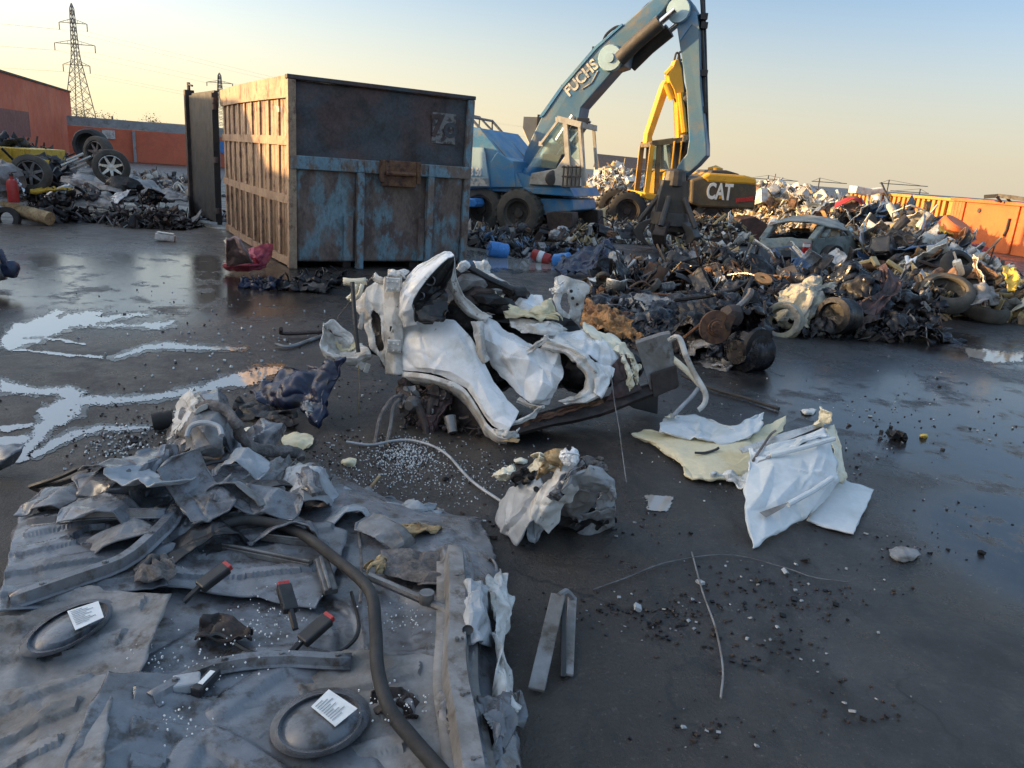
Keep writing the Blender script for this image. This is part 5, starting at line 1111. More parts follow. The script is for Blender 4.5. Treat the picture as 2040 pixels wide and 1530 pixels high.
# wheel house hump at the back
gs('wheel_house', 'grey_paint', [
 [(338,868,.06),(350,820,.16),(372,792,.26),(400,782,.30),(440,788,.28),(468,812,.20),(490,850,.10),(500,880,.05)],
 [(330,890,.10),(352,850,.26),(380,818,.36),(408,806,.39),(438,812,.37),(462,834,.28),(482,866,.16),(492,895,.08)],
 [(322,912,.12),(356,880,.26),(384,850,.34),(410,838,.37),(438,842,.35),(458,862,.28),(472,890,.18),(480,915,.10)],
 [(316,930,.12),(352,910,.2),(384,890,.25),(412,880,.27),(440,884,.24),(456,898,.2),(466,915,.15),(470,930,.1)]], nu=40, nv=28, amp=.018, sc=6, seed=41, jag=.02)
gs('speaker_pod', 'grey_dirty', [
 [(346,862,.30),(372,836,.37),(420,818,.42),(458,830,.38)],
 [(370,880,.31),(386,852,.38),(424,842,.42),(450,852,.38)],
 [(372,905,.26),(388,892,.31),(424,886,.34),(446,888,.30)],
 [(368,922,.2),(390,918,.22),(424,912,.24),(448,905,.22)]], nu=22, nv=18, amp=.008, sc=8, seed=42)
m = M(); m.tube(GP([(372,870,.37),(380,850,.41),(405,842,.43),(435,850,.42),(442,868,.40)]), .012, 8, steps=18); m.build('pod_rim', 'grey_light', r)
gs('torn_trim', 'white_dirty', [[(352,812,.2),(366,788,.3),(372,772,.36),(382,778,.36)], [(344,850,.25),(362,838,.33),(378,820,.4),(395,804,.43)], [(330,872,.2),(350,862,.3),(370,842,.38),(420,812,.44)]], nu=24, nv=18, amp=.015, sc=9, seed=43, jag=.02)
m = M(); m.tube(GP([(395,812,.42),(425,808,.44),(455,822,.42),(470,845,.38),(480,870,.3),(505,892,.22),(540,898,.18),(590,902,.12),(600,915,.1)]), [.022,.026,.024,.026,.024,.03,.032,.03,.02], 10, steps=40)
for i, v in enumerate(m.v): m.v[i] = v+Vector((nz(v, 30, 1), nz(v, 30, 2), nz(v, 30, 3)))*.012
m.build('felt_strip', 'felt', r)
m = M(); m.lathe([(0,-.05),(.05,-.05),(.055,0),(.05,.02),(.055,.04),(.05,.06),(0,.06)], G(322, 838, .06), (.9, .5, .1), 16); m.build('rubber_bush', 'rubber', r)
gs('flap', 'grey_paint', [[(500,850,.1),(520,834,.2),(548,838,.22),(575,850,.16)], [(490,875,.1),(520,868,.17),(545,866,.18),(562,868,.13)], [(480,890,.08),(515,895,.12),(540,890,.12),(552,885,.09)]], nu=20, nv=16, amp=.02, sc=7, seed=44)
gs('flap', 'grey_light', [[(452,880,.2),(470,862,.26),(486,870,.24)], [(446,910,.16),(470,900,.2),(500,905,.16)], [(440,925,.12),(470,928,.13),(510,922,.1)]], nu=18, nv=16, amp=.02, sc=7, seed=45)
# left folded skirt
gs('skirt', 'grey_paint', [[(150,955,.26),(210,930,.30),(280,905,.32),(340,885,.30)], [(150,985,.26),(205,965,.33),(270,945,.35),(335,925,.30)], [(140,1020,.16),(195,1015,.2),(255,1000,.22),(320,975,.2)], [(120,1060,.1),(180,1060,.1),(250,1050,.12),(320,1030,.12)]], nu=40, nv=24, amp=.04, sc=4.5, seed=46, jag=.015)
gs('skirt', 'grey_paint', [[(280,930,.28),(310,890,.34),(340,880,.34),(352,890,.3)], [(272,975,.24),(305,945,.3),(335,925,.3),(350,925,.26)], [(275,1010,.18),(310,1000,.18),(345,985,.17),(370,975,.15)]], nu=24, nv=20, amp=.03, sc=5, seed=47)
gs('lilac_fold', 'grey_light', [[(82,992,.2),(100,982,.22),(125,975,.22)], [(84,1012,.16),(104,1004,.17),(128,1000,.17)], [(90,1035,.1),(108,1030,.1),(130,1024,.1)]], nu=12, nv=12, amp=.01, sc=9, seed=48)
m = M(); m.prism(GP([(60,968,.05),(150,935,.14),(178,928,.16),(180,938,.16),(150,950,.12),(80,975,.05)]), (0, 0, -.02)); m.tube(GP([(60,970,.05),(120,950,.12),(165,930,.17),(182,934,.16)]), .012, 6, steps=10); m.build('black_edge_strip', 'black_plastic', r, smooth=False)
# shock tower dome on the right of the pan
gs('shock_tower', 'grey_light', [[(560,948,.10),(590,928,.2),(622,922,.22),(645,932,.18),(665,960,.08)], [(548,985,.1),(585,962,.24),(620,955,.28),(648,965,.22),(675,990,.08)], [(540,1022,.08),(580,1005,.18),(622,1000,.22),(655,1005,.16),(690,1025,.06)]], nu=30, nv=22, amp=.012, sc=8, seed=49, jag=.015)
gs('tower_patch', 'grey_paint', [[(592,948,.25),(608,936,.26),(628,945,.26)], [(596,968,.27),(618,966,.29),(642,972,.26)], [(612,980,.26),(632,984,.26),(645,985,.22)]], nu=12, nv=12, amp=.004, sc=8, seed=50)
gs('torn_foam_edge', 'felt', [[(618,926,.24),(640,928,.21),(656,945,.14)], [(628,938,.25),(650,948,.21),(662,968,.13)]], nu=18, nv=8, amp=.02, sc=16, seed=51, jag=.02)
gs('torn_edge', 'grey_light', [[(690,980,.1),(760,1000,.08),(830,1005,.08),(870,1000,.05)], [(690,1000,.09),(760,1018,.06),(830,1022,.06),(875,1018,.04)]], nu=34, nv=8, amp=.03, sc=9, seed=52, jag=.03)
# dark belt webbing, cable, buckle plate, oval cap
gs('belt_webbing', 'grey_dirty', [[(560,905,.2),(500,950,.2),(430,1000,.19),(400,1020,.18)], [(590,915,.19),(530,965,.2),(470,1012,.19),(440,1030,.18)]], nu=26, nv=6, amp=.01, sc=8, seed=53)
m = M(); m.tube(GP([(500,925,.24),(450,918,.27),(400,930,.27),(370,965,.24),(340,1005,.22),(300,1040,.2)]), .009, 6, steps=24); m.build('black_cable', 'black_plastic', r)
m = M(); m.tube(GP([(512,925,.2),(520,940,.2),(540,955,.19)]), .006, 6, steps=8); m.build('green_wire', 'green_plastic', r) if 'green_plastic' in MAT else None
m = M(); c = G(388, 962, .21); m.lathe([(0,.012),(.03,.012),(.042,.006),(.046,0),(.046,-.01)], (0,0,0), (0, 0, 1), 24); m.tube([(-.026,.012,.014),(-.01,-.014,.015),(.012,-.012,.015),(.026,.014,.014)], .004, 5, steps=10)
m.xf(Matrix.Translation(c) @ Euler((.25, -.1, .2)).to_matrix().to_4x4() @ Matrix.Diagonal((1.25, .8, 1, 1))); m.build('oval_cap', 'white_paint', r)
m = M(); P = GP([(460,992,.22),(478,982,.22),(497,985,.22),(478,996,.22)]); m.tube(P+[P[0]], .006, 6); m.tube(GP([(488,982,.22),(505,980,.22)]), .01, 6); m.build('belt_plate', 'chrome', r)
gs('dark_recess', 'burnt', [[(335,915,.24),(362,920,.22),(372,940,.2)], [(330,945,.22),(345,960,.22),(350,975,.2)]], nu=12, nv=10, amp=.02, sc=12, seed=54)
gs('curled_edge', 'black_plastic', [[(385,1020,.13),(420,1000,.2),(470,992,.22),(530,975,.18)], [(390,1035,.12),(425,1018,.15),(475,1008,.17),(535,990,.13)]], nu=26, nv=8, amp=.01, sc=8, seed=55)
# tank covers with paper labels
def oval(cu, cv, ru, rv, z, ang, name='tank_cover', mat='grey_paint'):
    out = []
    for k in range(36):
        a = 2*pi*k/36; s_ = 1+.06*cos(2*a+.7); x, y = ru*cos(a)*s_, rv*sin(a)*s_; out.append((cu+x*cos(ang)-y*sin(ang), cv+x*sin(ang)+y*cos(ang)))
    m = M(); n = 36; rings = []
    for q, dz in ((1.12, -.005), (1.0, .02), (.94, .028), (.86, .012), (.6, .03), (.3, .04)):
        rings.append([G(cu+(u-cu)*q, cv+(v-cv)*q, z+dz) for u, v in out])
    m.add([p for rg_ in rings for p in rg_], [(i*n+k, i*n+(k+1) % n, (i+1)*n+(k+1) % n, (i+1)*n+k) for i in range(len(rings)-1) for k in range(n)]+[tuple((len(rings)-1)*n+k for k in range(n))])
    return m.build(name, mat, r)
cv1 = oval(135, 1250, 92, 36, .178, -.45); cv2 = oval(637, 1440, 88, 62, .135, -.25)
def label(pts, parent):
    m = M(); P = GP(pts); m.prism(P, (0, 0, .0015)); o = m.build('paper_label', 'paper', parent, smooth=False)
    m = M()
    for i in range(9):
        a = .12+i*.085; l = .45+.4*((i*37) % 5)/5
        A = P[0].lerp(P[3], a).lerp(P[1].lerp(P[2], a), .08); B2 = P[0].lerp(P[3], a).lerp(P[1].lerp(P[2], a), l)
        m.bar(A+Vector((0, 0, .0035)), B2+Vector((0, 0, .0035)), .002, .001)
    m.build('printed_lines', 'grey_light', o, smooth=False)
label([(134,1218,.221),(196,1198,.221),(207,1230,.221),(150,1256,.220)], cv1)
label([(620,1408,.179),(655,1374,.179),(712,1412,.179),(668,1448,.179)], cv2)
# big hose and smaller hoses
m = M(); m.tube(GP([(425,1050,.21),(500,1036,.21),(590,1058,.2),(670,1115,.19),(735,1175,.21),(748,1250,.18),(752,1330,.18),(775,1410,.17),(820,1470,.16),(890,1550,.15)]), .021, 10, steps=50); m.build('thick_hose', 'rubber', r)
m = M(); m.tube(GP([(700,1180,.1),(715,1250,.1),(690,1290,.1),(640,1310,.1)]), .007, 6, steps=20); m.build('thin_cable', 'black_plastic', r)
m = M(); m.tube(GP([(412,1270,.15),(440,1265,.15),(500,1300,.12),(560,1300,.12)]), .008, 6, steps=18); m.build('thin_cable', 'black_plastic', r)
m = M(); m.tube(GP([(718,1010,.12),(715,1060,.12),(720,1120,.14),(718,1200,.12)]), .006, 6, steps=18); m.build('thin_cable', 'felt', r)
def bbox(name, mat, c, size, rz, rx=0, ry=0, parent=None, bevel=.006):
    m = M(); m.box(c, size, Euler((rx, ry, rz)).to_matrix()); return m.build(name, mat, parent or r, smooth=False, bevel=bevel)
for (u, v, z, rz) in ((425,1150,.20,.9), (572,1192,.20,2.1), (628,1255,.165,.9)):
    c = G(u, v, z); d = Vector((cos(rz), sin(rz), 0))
    o = bbox('belt_buckle', 'black_plastic', c, (.11, .05, .03), rz, .1, -.35); bbox('release_button', 'red_plastic', c+d*.052+Vector((0, 0, .022)), (.02, .04, .022), rz, .1, -.35, o, .003)
    m = M(); m.tube([c-d*.05-Vector((0, 0, .015)), c-d*.11-Vector((0, 0, .05))], .011, 6); m.build('buckle_stalk', 'black_plastic', o)
c = G(372, 1362, .17); o = bbox('control_module', 'grey_light', c, (.075, .055, .035), .4); bbox('module_plug', 'black_plastic', c+Vector((.05, .012, .0)), (.035, .1, .03), -.2, parent=o); bbox('module_tag', 'paper', c+Vector((.052, .012, .0168)), (.015, .06, .002), -.2, parent=o, bevel=0)
# seat rails and struts
for a, c2, w_ in (((445,1090,.15),(620,1125,.14),.035), ((520,1070,.17),(640,1085,.16),.02), ((640,1115,.17),(660,1180,.13),.05)):
    m = M(); m.bar(G(*a), G(*c2), w_, .025); m.bar(G(*a)+Vector((0, -.012, .02)), G(*c2)+Vector((0, -.012, .02)), w_*.3, .012); m.build('seat_rail', 'steel_grey', r, smooth=False, bevel=.004)
m = M(); m.tube(GP([(735,1148,.17),(820,1185,.17),(905,1222,.17)]), .016, 8); m.lathe([(.0,-.02),(.026,-.02),(.026,.02),(0,.02)], G(850, 1190, .19), (0, 0, 1), 12); m.build('seat_rail', 'steel_grey', r)
m = M(); c = G(742, 1056, .12); m.lathe([(.0,.03),(.025,.035),(.028,.02),(.05,.02),(.06,.0),(.062,-.03),(.08,-.03),(.085,-.05)], c, (0, -.2, 1), 22); m.build('spring_seat', 'rust_dark', r)
gs('tan_card', 'tan_foam', [[(775,1045,.12),(820,1038,.13),(880,1048,.12)], [(785,1070,.13),(840,1062,.14),(870,1062,.12)]], nu=16, nv=8, amp=.008, sc=9, seed=56, jag=.01)
gs('tan_card', 'tan_foam', [[(725,1132,.15),(745,1112,.18),(765,1108,.18)], [(735,1136,.15),(755,1134,.16),(760,1134,.16)]], nu=12, nv=8, amp=.006, sc=9, seed=57, jag=.008)
gs('grey_card', 'felt', [[(760,1090,.14),(830,1090,.16),(900,1100,.15),(925,1112,.14)], [(758,1130,.15),(830,1142,.17),(895,1150,.16),(915,1160,.14)], [(770,1150,.13),(840,1162,.15),(890,1170,.14),(905,1178,.12)]], nu=24, nv=14, amp=.012, sc=7, seed=58)
gs('jacking_box', 'grey_light', [[(905,1200,.16),(930,1160,.24),(965,1160,.22),(975,1200,.12)], [(900,1260,.16),(930,1225,.25),(960,1220,.24),(980,1240,.12)], [(905,1295,.12),(935,1285,.2),(960,1280,.2),(985,1290,.1)]], nu=18, nv=16, amp=.006, sc=6, seed=59)
m = M(); m.lathe([(0,-.003),(.014,-.002),(.018,.004)], G(932, 1256, .235), (0, -.4, 1), 14); m.build('oval_hole', 'black_plastic', r)
for i, rows in enumerate(([[(975,1150,.14),(1000,1140,.12),(1012,1180,.06)], [(985,1230,.16),(1000,1220,.14),(1012,1250,.06)], [(990,1330,.14),(1005,1320,.14),(1020,1350,.05)], [(985,1420,.12),(1020,1400,.12),(1042,1430,.04)]],
                          [[(960,1390,.16),(1000,1370,.16),(1035,1380,.08)], [(970,1440,.16),(1010,1420,.15),(1040,1440,.06)], [(980,1520,.14),(1010,1500,.1),(1030,1480,.05)]],
                          [[(880,1330,.14),(905,1290,.18),(920,1330,.15)], [(870,1420,.12),(895,1400,.17),(915,1430,.14)], [(880,1500,.1),(910,1500,.15),(930,1520,.12)]])):
    gs('torn_sill_skin', 'white_dirty' if i < 1 else 'grey_paint', rows, nu=20, nv=34, amp=.03, sc=7, seed=60+i, jag=.03)
m = M()
rn = random.Random(5)
for i in range(420):                       # crumbs of glass and dirt lying in the pan
    u, v = rn.choice(((300,1130),(290,1310),(500,1260),(560,1210),(780,1400),(420,1330),(800,1230),(330,1440))); u += rn.gauss(0, 38); v += rn.gauss(0, 22)
    p = G(u, v, rn.uniform(.14, .18)); q = rn.uniform(.002, .006); m.box(p, (q, q*.8, q*.7), (rn.random()*3, rn.random()*3, rn.random()*3))
m.build('glass_crumbs', 'paper', r, smooth=False)['kind'] = 'stuff'

# ------------------------------------------------------------- crumpled grey panel in front of the crushed car
r = thing('crumpled_door', 'crumpled pale grey door panel standing folded before the crushed white car', 'scrap panel', G(1110, 1080))
gs('folded_skin', 'grey_light', [[(985,1035,.02),(1010,985,.16),(1048,952,.28),(1075,948,.3)], [(1000,1060,.02),(1035,1010,.17),(1065,980,.26),(1085,975,.27)], [(1030,1085,.02),(1060,1040,.15),(1085,1010,.22),(1096,1000,.24)]], nu=26, nv=20, amp=.02, sc=7, seed=70, jag=.01, facet=(5, 4, .008))
gs('folded_skin', 'white_dirty', [[(1062,1000,.22),(1088,960,.33),(1120,925,.40),(1150,912,.40)], [(1060,1030,.17),(1092,990,.28),(1125,955,.36),(1152,938,.38)], [(1078,1050,.12),(1100,1020,.2),(1122,985,.28),(1146,960,.32)], [(1090,1062,.08),(1110,1040,.12),(1125,1010,.2),(1140,985,.26)]], nu=30, nv=24, amp=.02, sc=8, seed=71, facet=(5, 4, .008))
gs('folded_skin', 'grey_light', [[(1120,975,.32),(1150,940,.40),(1185,930,.42),(1212,945,.38),(1226,975,.3)], [(1138,975,.28),(1162,962,.34),(1190,962,.35),(1212,968,.32),(1226,990,.26)], [(1145,965,.27),(1165,978,.27),(1190,975,.28),(1208,975,.27),(1222,1000,.22)]], nu=34, nv=16, amp=.018, sc=8, seed=72, jag=.008, facet=(5, 4, .008))
gs('folded_skin', 'grey_dirty', [[(1120,985,.25),(1150,975,.26),(1195,982,.24)], [(1110,1010,.16),(1140,1010,.18),(1180,1010,.16)], [(1105,1020,.12),(1140,1035,.08),(1150,1042,.03)]], nu=18, nv=18, amp=.012, sc=6, seed=73, facet=(5, 4, .008))
gs('folded_skin', 'grey_light', [[(1196,980,.24),(1212,978,.26),(1226,995,.22)], [(1188,1010,.14),(1210,1018,.12),(1226,1020,.1)], [(1180,1020,.1),(1208,1040,.03),(1222,1045,.0)]], nu=16, nv=14, amp=.01, sc=8, seed=74, facet=(5, 4, .008))
gs('inner_frame', 'grey_paint', [[(1095,985,.3),(1118,950,.38),(1160,918,.44)], [(1104,985,.29),(1128,955,.37),(1166,925,.43)]], nu=20, nv=6, amp=.008, sc=9, seed=75)
gs('torn_lining', 'cream_pale', [[(1052,930,.34),(1068,908,.42),(1082,912,.42)], [(1055,942,.3),(1072,936,.36),(1100,925,.4)]], nu=16, nv=10, amp=.03, sc=12, seed=76, jag=.02)
gs('torn_lining', 'tan_foam', [[(1085,912,.42),(1105,900,.46),(1128,905,.46)], [(1082,925,.4),(1105,920,.42),(1132,915,.43)], [(1066,950,.32),(1090,940,.36),(1112,930,.4)]], nu=18, nv=14, amp=.03, sc=12, seed=77, jag=.02)
gs('torn_lining', 'white_paint', [[(1122,905,.45),(1132,898,.48),(1142,905,.46)], [(1124,922,.42),(1136,918,.44),(1146,920,.43)]], nu=12, nv=10, amp=.015, sc=14, seed=78)
gs('torn_lining', 'cream_pale', [[(985,935,.2),(1005,925,.24),(1020,930,.22)], [(985,950,.2),(1010,948,.24),(1035,945,.24)], [(1000,960,.18),(1020,958,.2),(1040,955,.22)]], nu=16, nv=14, amp=.03, sc=12, seed=79, jag=.02)
gs('torn_lining', 'felt', [[(1160,915,.44),(1185,915,.44),(1208,935,.4)], [(1165,924,.43),(1190,926,.42),(1212,946,.38)]], nu=20, nv=8, amp=.025, sc=18, seed=80, jag=.02)
gs('dark_cloth', 'burnt', [[(1030,945,.26),(1050,935,.3),(1062,940,.3)], [(1035,970,.24),(1052,965,.27),(1062,960,.28)]], nu=12, nv=12, amp=.03, sc=10, seed=81, jag=.02)
gs('hanging_skin', 'grey_light', [[(1045,1010,.16),(1070,1005,.18),(1090,1010,.16)], [(1048,1050,.08),(1072,1045,.1),(1095,1040,.09)], [(1055,1075,.03),(1070,1078,.03),(1085,1060,.05)]], nu=16, nv=16, amp=.02, sc=9, seed=82, jag=.015)
m = M(); m.lump(G(1150, 1020, .07), (.16, .09, .09), 3, .4, 2, 8); m.lump(G(1060, 1030, .06), (.1, .07, .07), 3, .4, 2, 9); m.build('under_shade_mass', 'burnt', r, ang=25)  # dark mass added underneath in place of a contact shadow
gs('lower_skirt', 'grey_dirty', [[(1150,1020,.12),(1190,1015,.14),(1226,1010,.16)], [(1150,1045,.05),(1190,1042,.06),(1224,1035,.07)], [(1152,1066,.0),(1192,1060,.0),(1222,1052,.0)]], nu=20, nv=16, amp=.02, sc=8, seed=83)
m = M(); m.lathe([(0,-.002),(.012,-.001),(.014,.003)], G(1068, 975, .277), (.2, -.7, .7), 12); m.build('bolt_hole', 'black_plastic', r)

# black trim bars standing on the asphalt edge
r = thing('trim_frame', 'grey plastic pillar trim leaning beside the grey floor pan on the asphalt', 'trim', G(1100, 1360))
for a, c2, w_, mt in (((1112,1185,.12),(1068,1375,.02),.055,'grey_dirty'), ((1122,1200,.09),(1122,1350,.01),.02,'black_plastic'), ((1140,1190,.05),(1132,1345,.01),.035,'grey_dirty')):
    m = M(); m.bar(G(*a), G(*c2), w_, .014); m.build('trim_bar', mt, r, smooth=False, bevel=.004)
m = M(); m.tube(GP([(1112,1188,.12),(1128,1178,.1),(1142,1192,.05)]), .012, 6, steps=8); m.build('trim_bend', 'grey_dirty', r)

# ------------------------------------------------------------- white and yellow insulated panels on the right
r = thing('yellow_foam_panel', 'pale yellow foam backed panel with a torn white sheet on top', 'scrap panel', G(1420, 910))
gs('foam_sheet', 'cream', [[(1282,856,.05),(1330,862,.06),(1370,872,.06),(1440,880,.06),(1510,868,.08),(1545,832,.14),(1567,826,.16)],
   [(1258,868,.03),(1320,880,.05),(1380,895,.05),(1445,903,.05),(1510,892,.06),(1540,865,.09),(1556,858,.1)],
   [(1290,880,.02),(1335,902,.03),(1385,918,.04),(1445,925,.04),(1500,918,.05),(1530,890,.07),(1545,872,.09)],
   [(1350,915,.02),(1362,935,.02),(1395,948,.03),(1445,950,.03),(1490,945,.04),(1515,920,.05),(1525,900,.07)],
   [(1366,948,.015),(1378,956,.015),(1405,957,.02),(1445,957,.02),(1492,952,.03),(1510,938,.04),(1515,920,.05)]], nu=50, nv=30, amp=.012, sc=4, seed=90, jag=.012, th=.012)
gs('white_sheet', 'panel_white', [[(1316,842,.10),(1335,822,.13),(1362,818,.14),(1392,822,.14),(1425,846,.11),(1455,856,.10),(1488,850,.12),(1515,822,.17),(1520,826,.17)],
   [(1312,852,.09),(1345,848,.10),(1372,850,.10),(1402,858,.09),(1432,866,.09),(1460,868,.09),(1490,862,.11),(1512,840,.15),(1519,836,.16)],
   [(1318,862,.085),(1350,870,.08),(1378,876,.08),(1408,880,.08),(1436,881,.08),(1462,880,.09),(1485,874,.10),(1500,862,.12),(1510,852,.13)]], nu=46, nv=18, amp=.006, sc=6, seed=91, jag=.016, th=.006)
m = M(); m.tube(GP([(1385,902,.07),(1405,902,.065),(1425,896,.07),(1432,892,.08)]), .008, 6, steps=10); m.build('foam_tear', 'black_plastic', r)
gs('foam_chip', 'cream_pale', [[(1325,826,.15),(1345,830,.15)], [(1328,820,.15),(1350,834,.15)]], nu=6, nv=4, amp=.005, sc=20, seed=92)
r = thing('white_door_panel', 'dented white insulated door panel leaning at right with metal edge strips', 'scrap panel', G(1560, 1020))
gs('outer_skin', 'panel_white', [[(1492,922,.20),(1540,905,.24),(1600,885,.28),(1655,862,.32)], [(1488,960,.16),(1540,945,.19),(1600,925,.22),(1662,905,.24)], [(1484,1020,.09),(1540,1000,.12),(1600,975,.14),(1668,945,.16)], [(1500,1092,.01),(1545,1062,.03),(1605,1030,.05),(1660,985,.08)]], nu=36, nv=32, amp=.014, sc=4, seed=93, jag=.008, th=.012)
gs('top_lip', 'panel_white', [[(1490,898,.22),(1560,880,.27),(1640,850,.33)], [(1498,918,.21),(1570,900,.25),(1650,868,.31)]], nu=24, nv=8, amp=.008, sc=6, seed=94, th=.006)
m = M(); m.prism(GP([(1472,893,.20),(1560,862,.27),(1648,838,.33),(1655,842,.33),(1560,880,.255),(1480,902,.19)]), (0, .01, -.008)); m.build('metal_strip', 'alu', r, smooth=False)
m = M(); m.tube(GP([(1535,908,.245),(1600,892,.285),(1662,874,.32)]), .014, 8); m.build('tube_strip', 'panel_white', r)
m = M(); m.tube(GP([(1570,1005,.125),(1620,978,.15),(1658,952,.17)]), .014, 8); m.build('tube_strip', 'panel_white', r)
m = M(); m.tube(GP([(1500,918,.22),(1520,888,.25),(1535,866,.27),(1545,858,.28)]), .007, 6, steps=8); m.build('bent_rod', 'felt', r)
m = M()
for p in ([(1500,920,.206),(1535,908,.238),(1532,914,.234),(1505,925,.202)], [(1512,1022,.098),(1568,1002,.128),(1560,1012,.115),(1525,1032,.088)]): m.prism([q+Vector((0, -.008, .006)) for q in GP(p)], (0, -.002, .003))
m.build('glue_strip', 'grey_dirty', r, smooth=False)
gs('corner_bracket', 'cream_pale', [[(1630,832,.34),(1636,808,.42),(1655,820,.42)], [(1628,846,.33),(1640,842,.34),(1655,838,.37)]], nu=10, nv=10, amp=.008, sc=12, seed=95, jag=.01)
gs('torn_foam', 'cream_pale', [[(1640,850,.32),(1662,850,.3),(1668,862,.26)], [(1655,880,.27),(1672,895,.22),(1680,905,.2)], [(1660,930,.2),(1680,940,.14),(1676,955,.1)], [(1655,960,.12),(1672,960,.08),(1678,955,.06)]], nu=14, nv=24, amp=.03, sc=9, seed=96, jag=.03)
m = M(); m.prism(GP([(1565,845,.1),(1590,832,.1),(1640,845,.1),(1560,872,.1)]), (0, 0, -.06)); m.build('dark_backing', 'black_plastic', r, smooth=False)
gs('white_wedge', 'panel_white', [[(1410,942,.05),(1450,940,.06),(1490,942,.07)], [(1425,950,.03),(1458,958,.03),(1488,972,.03)]], nu=14, nv=6, amp=.004, sc=8, seed=97, th=.01)
m = M(); m.sheet([GP(x) for x in ([(1655,955,.07),(1700,962,.05),(1742,976,.04)], [(1635,995,.04),(1680,1005,.03),(1722,1018,.02)], [(1608,1036,.02),(1650,1052,.015),(1700,1064,.015)])], nu=22, nv=18, amp=.006, sc=5, seed=98, jag=.006)
m.top('white_sheet', 'panel_white', 'flat speckled white sheet lying under the leaning door panel', 'scrap panel', thick=.008)
# chips
def chip(u, v, q, mat, seed, label, cat='scrap'):
    m = M(); m.sheet([[G(u-q, v-q*.3, .01), G(u, v-q*.5, .02), G(u+q, v-q*.3, .01)], [G(u-q*.9, v+q*.1, .015), G(u, v, .03), G(u+q, v+q*.1, .012)], [G(u-q*.5, v+q*.4, .006), G(u, v+q*.5, .006), G(u+q*.7, v+q*.4, .006)]], nu=14, nv=12, amp=.012, sc=14, seed=seed, jag=.012)
    return m.top('scrap_chip', mat, label, cat, thick=.004)
chip(592, 880, 34, 'cream', 101, 'largest torn yellow foam chip standing behind the grey floor pan')
chip(505, 862, 22, 'cream_pale', 102, 'pale foam chip beside the grey wheel house hump')
chip(696, 920, 15, 'cream', 103, 'small yellow foam chip alone on the gritty ground')
chip(1610, 820, 14, 'white_dirty', 104, 'little grey paper scrap behind the leaning white panel')
chip(1035, 918, 12, 'cream_pale', 105, 'small cream flake behind the crumpled grey panel')
chip(1800, 1105, 30, 'grey_dirty', 106, 'flat dull flake lying on the asphalt at the right')
chip(1840, 868, 8, 'yellow_scrap', 107, 'tiny ochre crumb on the wet asphalt at the right')
m = M(); rn = random.Random(8); c0 = G(1785, 868, .03)
for i in range(14): m.box(c0+Vector((rn.gauss(0, .045), rn.gauss(0, .04), rn.uniform(-.02, .03))), (rn.uniform(.03, .08), rn.uniform(.01, .05), rn.uniform(.01, .04)), (rn.random()*3, rn.random()*3, rn.random()*3))
m.top('dark_fitting', 'burnt', 'small black metal fitting alone on the wet asphalt at the right', 'scrap', smooth=False)
gs2 = M(); gs2.sheet([GP(x) for x in ([(-40,905,.05),(0,890,.12),(40,885,.14)], [(-40,925,.04),(5,915,.1),(45,895,.13)], [(-40,945,.02),(0,940,.02),(30,920,.04)])], nu=16, nv=12, amp=.02, sc=7, seed=108, jag=.015)
gs2.top('scrap_flake', 'grey_paint', 'curved grey plastic fragment cut off by the left picture edge', 'scrap', thick=.006)
# ------------------------------------------------------------- scrap pieces
HEAPZ = []
def hz(x, y):
    z = 0
    for (cx, cy, rx, ry, h) in HEAPZ:
        d = ((x-cx)/rx)**2+((y-cy)/ry)**2
        if d < 1: z = max(z, h*(1-d)**.8)
    return z
def heap(name, label, mounds, n, smin, smax, mats, seed, base='rust_dark', parts=None):
    """mounds: (u, v_top, y, half width px, half depth m)"""
    rn = random.Random(seed); Z = []
    for (u, v, y, ru, ry) in mounds:
        t = W(u, v, y); Z.append((t.x, y, ru*y/1512*1.05, ry, max(t.z, .05)))
    HEAPZ.extend(Z); m = M()
    for (cx, cy, rx, ry, h) in Z:
        rows = []
        nr, na = 9, 26; vs = []
        for i in range(nr+1):
            q = i/nr
            for k in range(na):
                a = 2*pi*k/na; x = cx+cos(a)*rx*q; y = cy+sin(a)*ry*q
                z = h*(1-q*q)**.8*(.86+.3*nz((x, y, 3), 2.2, seed))-.02; vs.append((x, y, z))
        m.add(vs, [(i*na+k, i*na+(k+1) % na, (i+1)*na+(k+1) % na, (i+1)*na+k) for i in range(nr) for k in range(na)], 0)
    tot = sum(a[2]*a[3] for a in Z)
    for (cx, cy, rx, ry, h) in Z:
        for i in range(int(n*rx*ry/tot)):
            a = rn.uniform(0, 2*pi) if rn.random() < .35 else rn.uniform(pi*.95, 2.05*pi)
            q = sqrt(rn.random())*1.06; x = cx+cos(a)*rx*q; y = cy+sin(a)*ry*q
            z = h*max(0, 1-q*q)**.8
            s_ = rn.uniform(smin, smax)*(1 if rn.random() < .85 else 1.7)
            shard(m, (x, y, z+s_*rn.uniform(-.05, .28)), s_, rn, 1+int(rn.random()**1.2*(len(mats))) if mats else 0)
    o = m.build(name, [base]+list(mats), thick=.012, ang=30)
    return tag(o, label, 'scrap', None, 'stuff')

for n_, c1, c2, rg, mt_ in (('scrap_silver', (.55, .54, .50), (.36, .34, .30), .4, .55), ('scrap_white', (.68, .66, .60), (.5, .46, .4), .5, 0), ('scrap_brown', (.26, .17, .10), (.17, .11, .08), .75, 0), ('scrap_grey', (.22, .22, .22), (.13, .13, .13), .5, .3), ('scrap_dark', (.045, .045, .048), (.07, .06, .055), .5, .2), ('scrap_ochre', (.44, .34, .17), (.33, .25, .13), .6, 0), ('scrap_blue', (.10, .18, .30), (.07, .11, .18), .45, 0)):
    wm(n_, c1, c2, None, s1=3, rough=rg, metal=mt_, bump=.1, grain=.15)

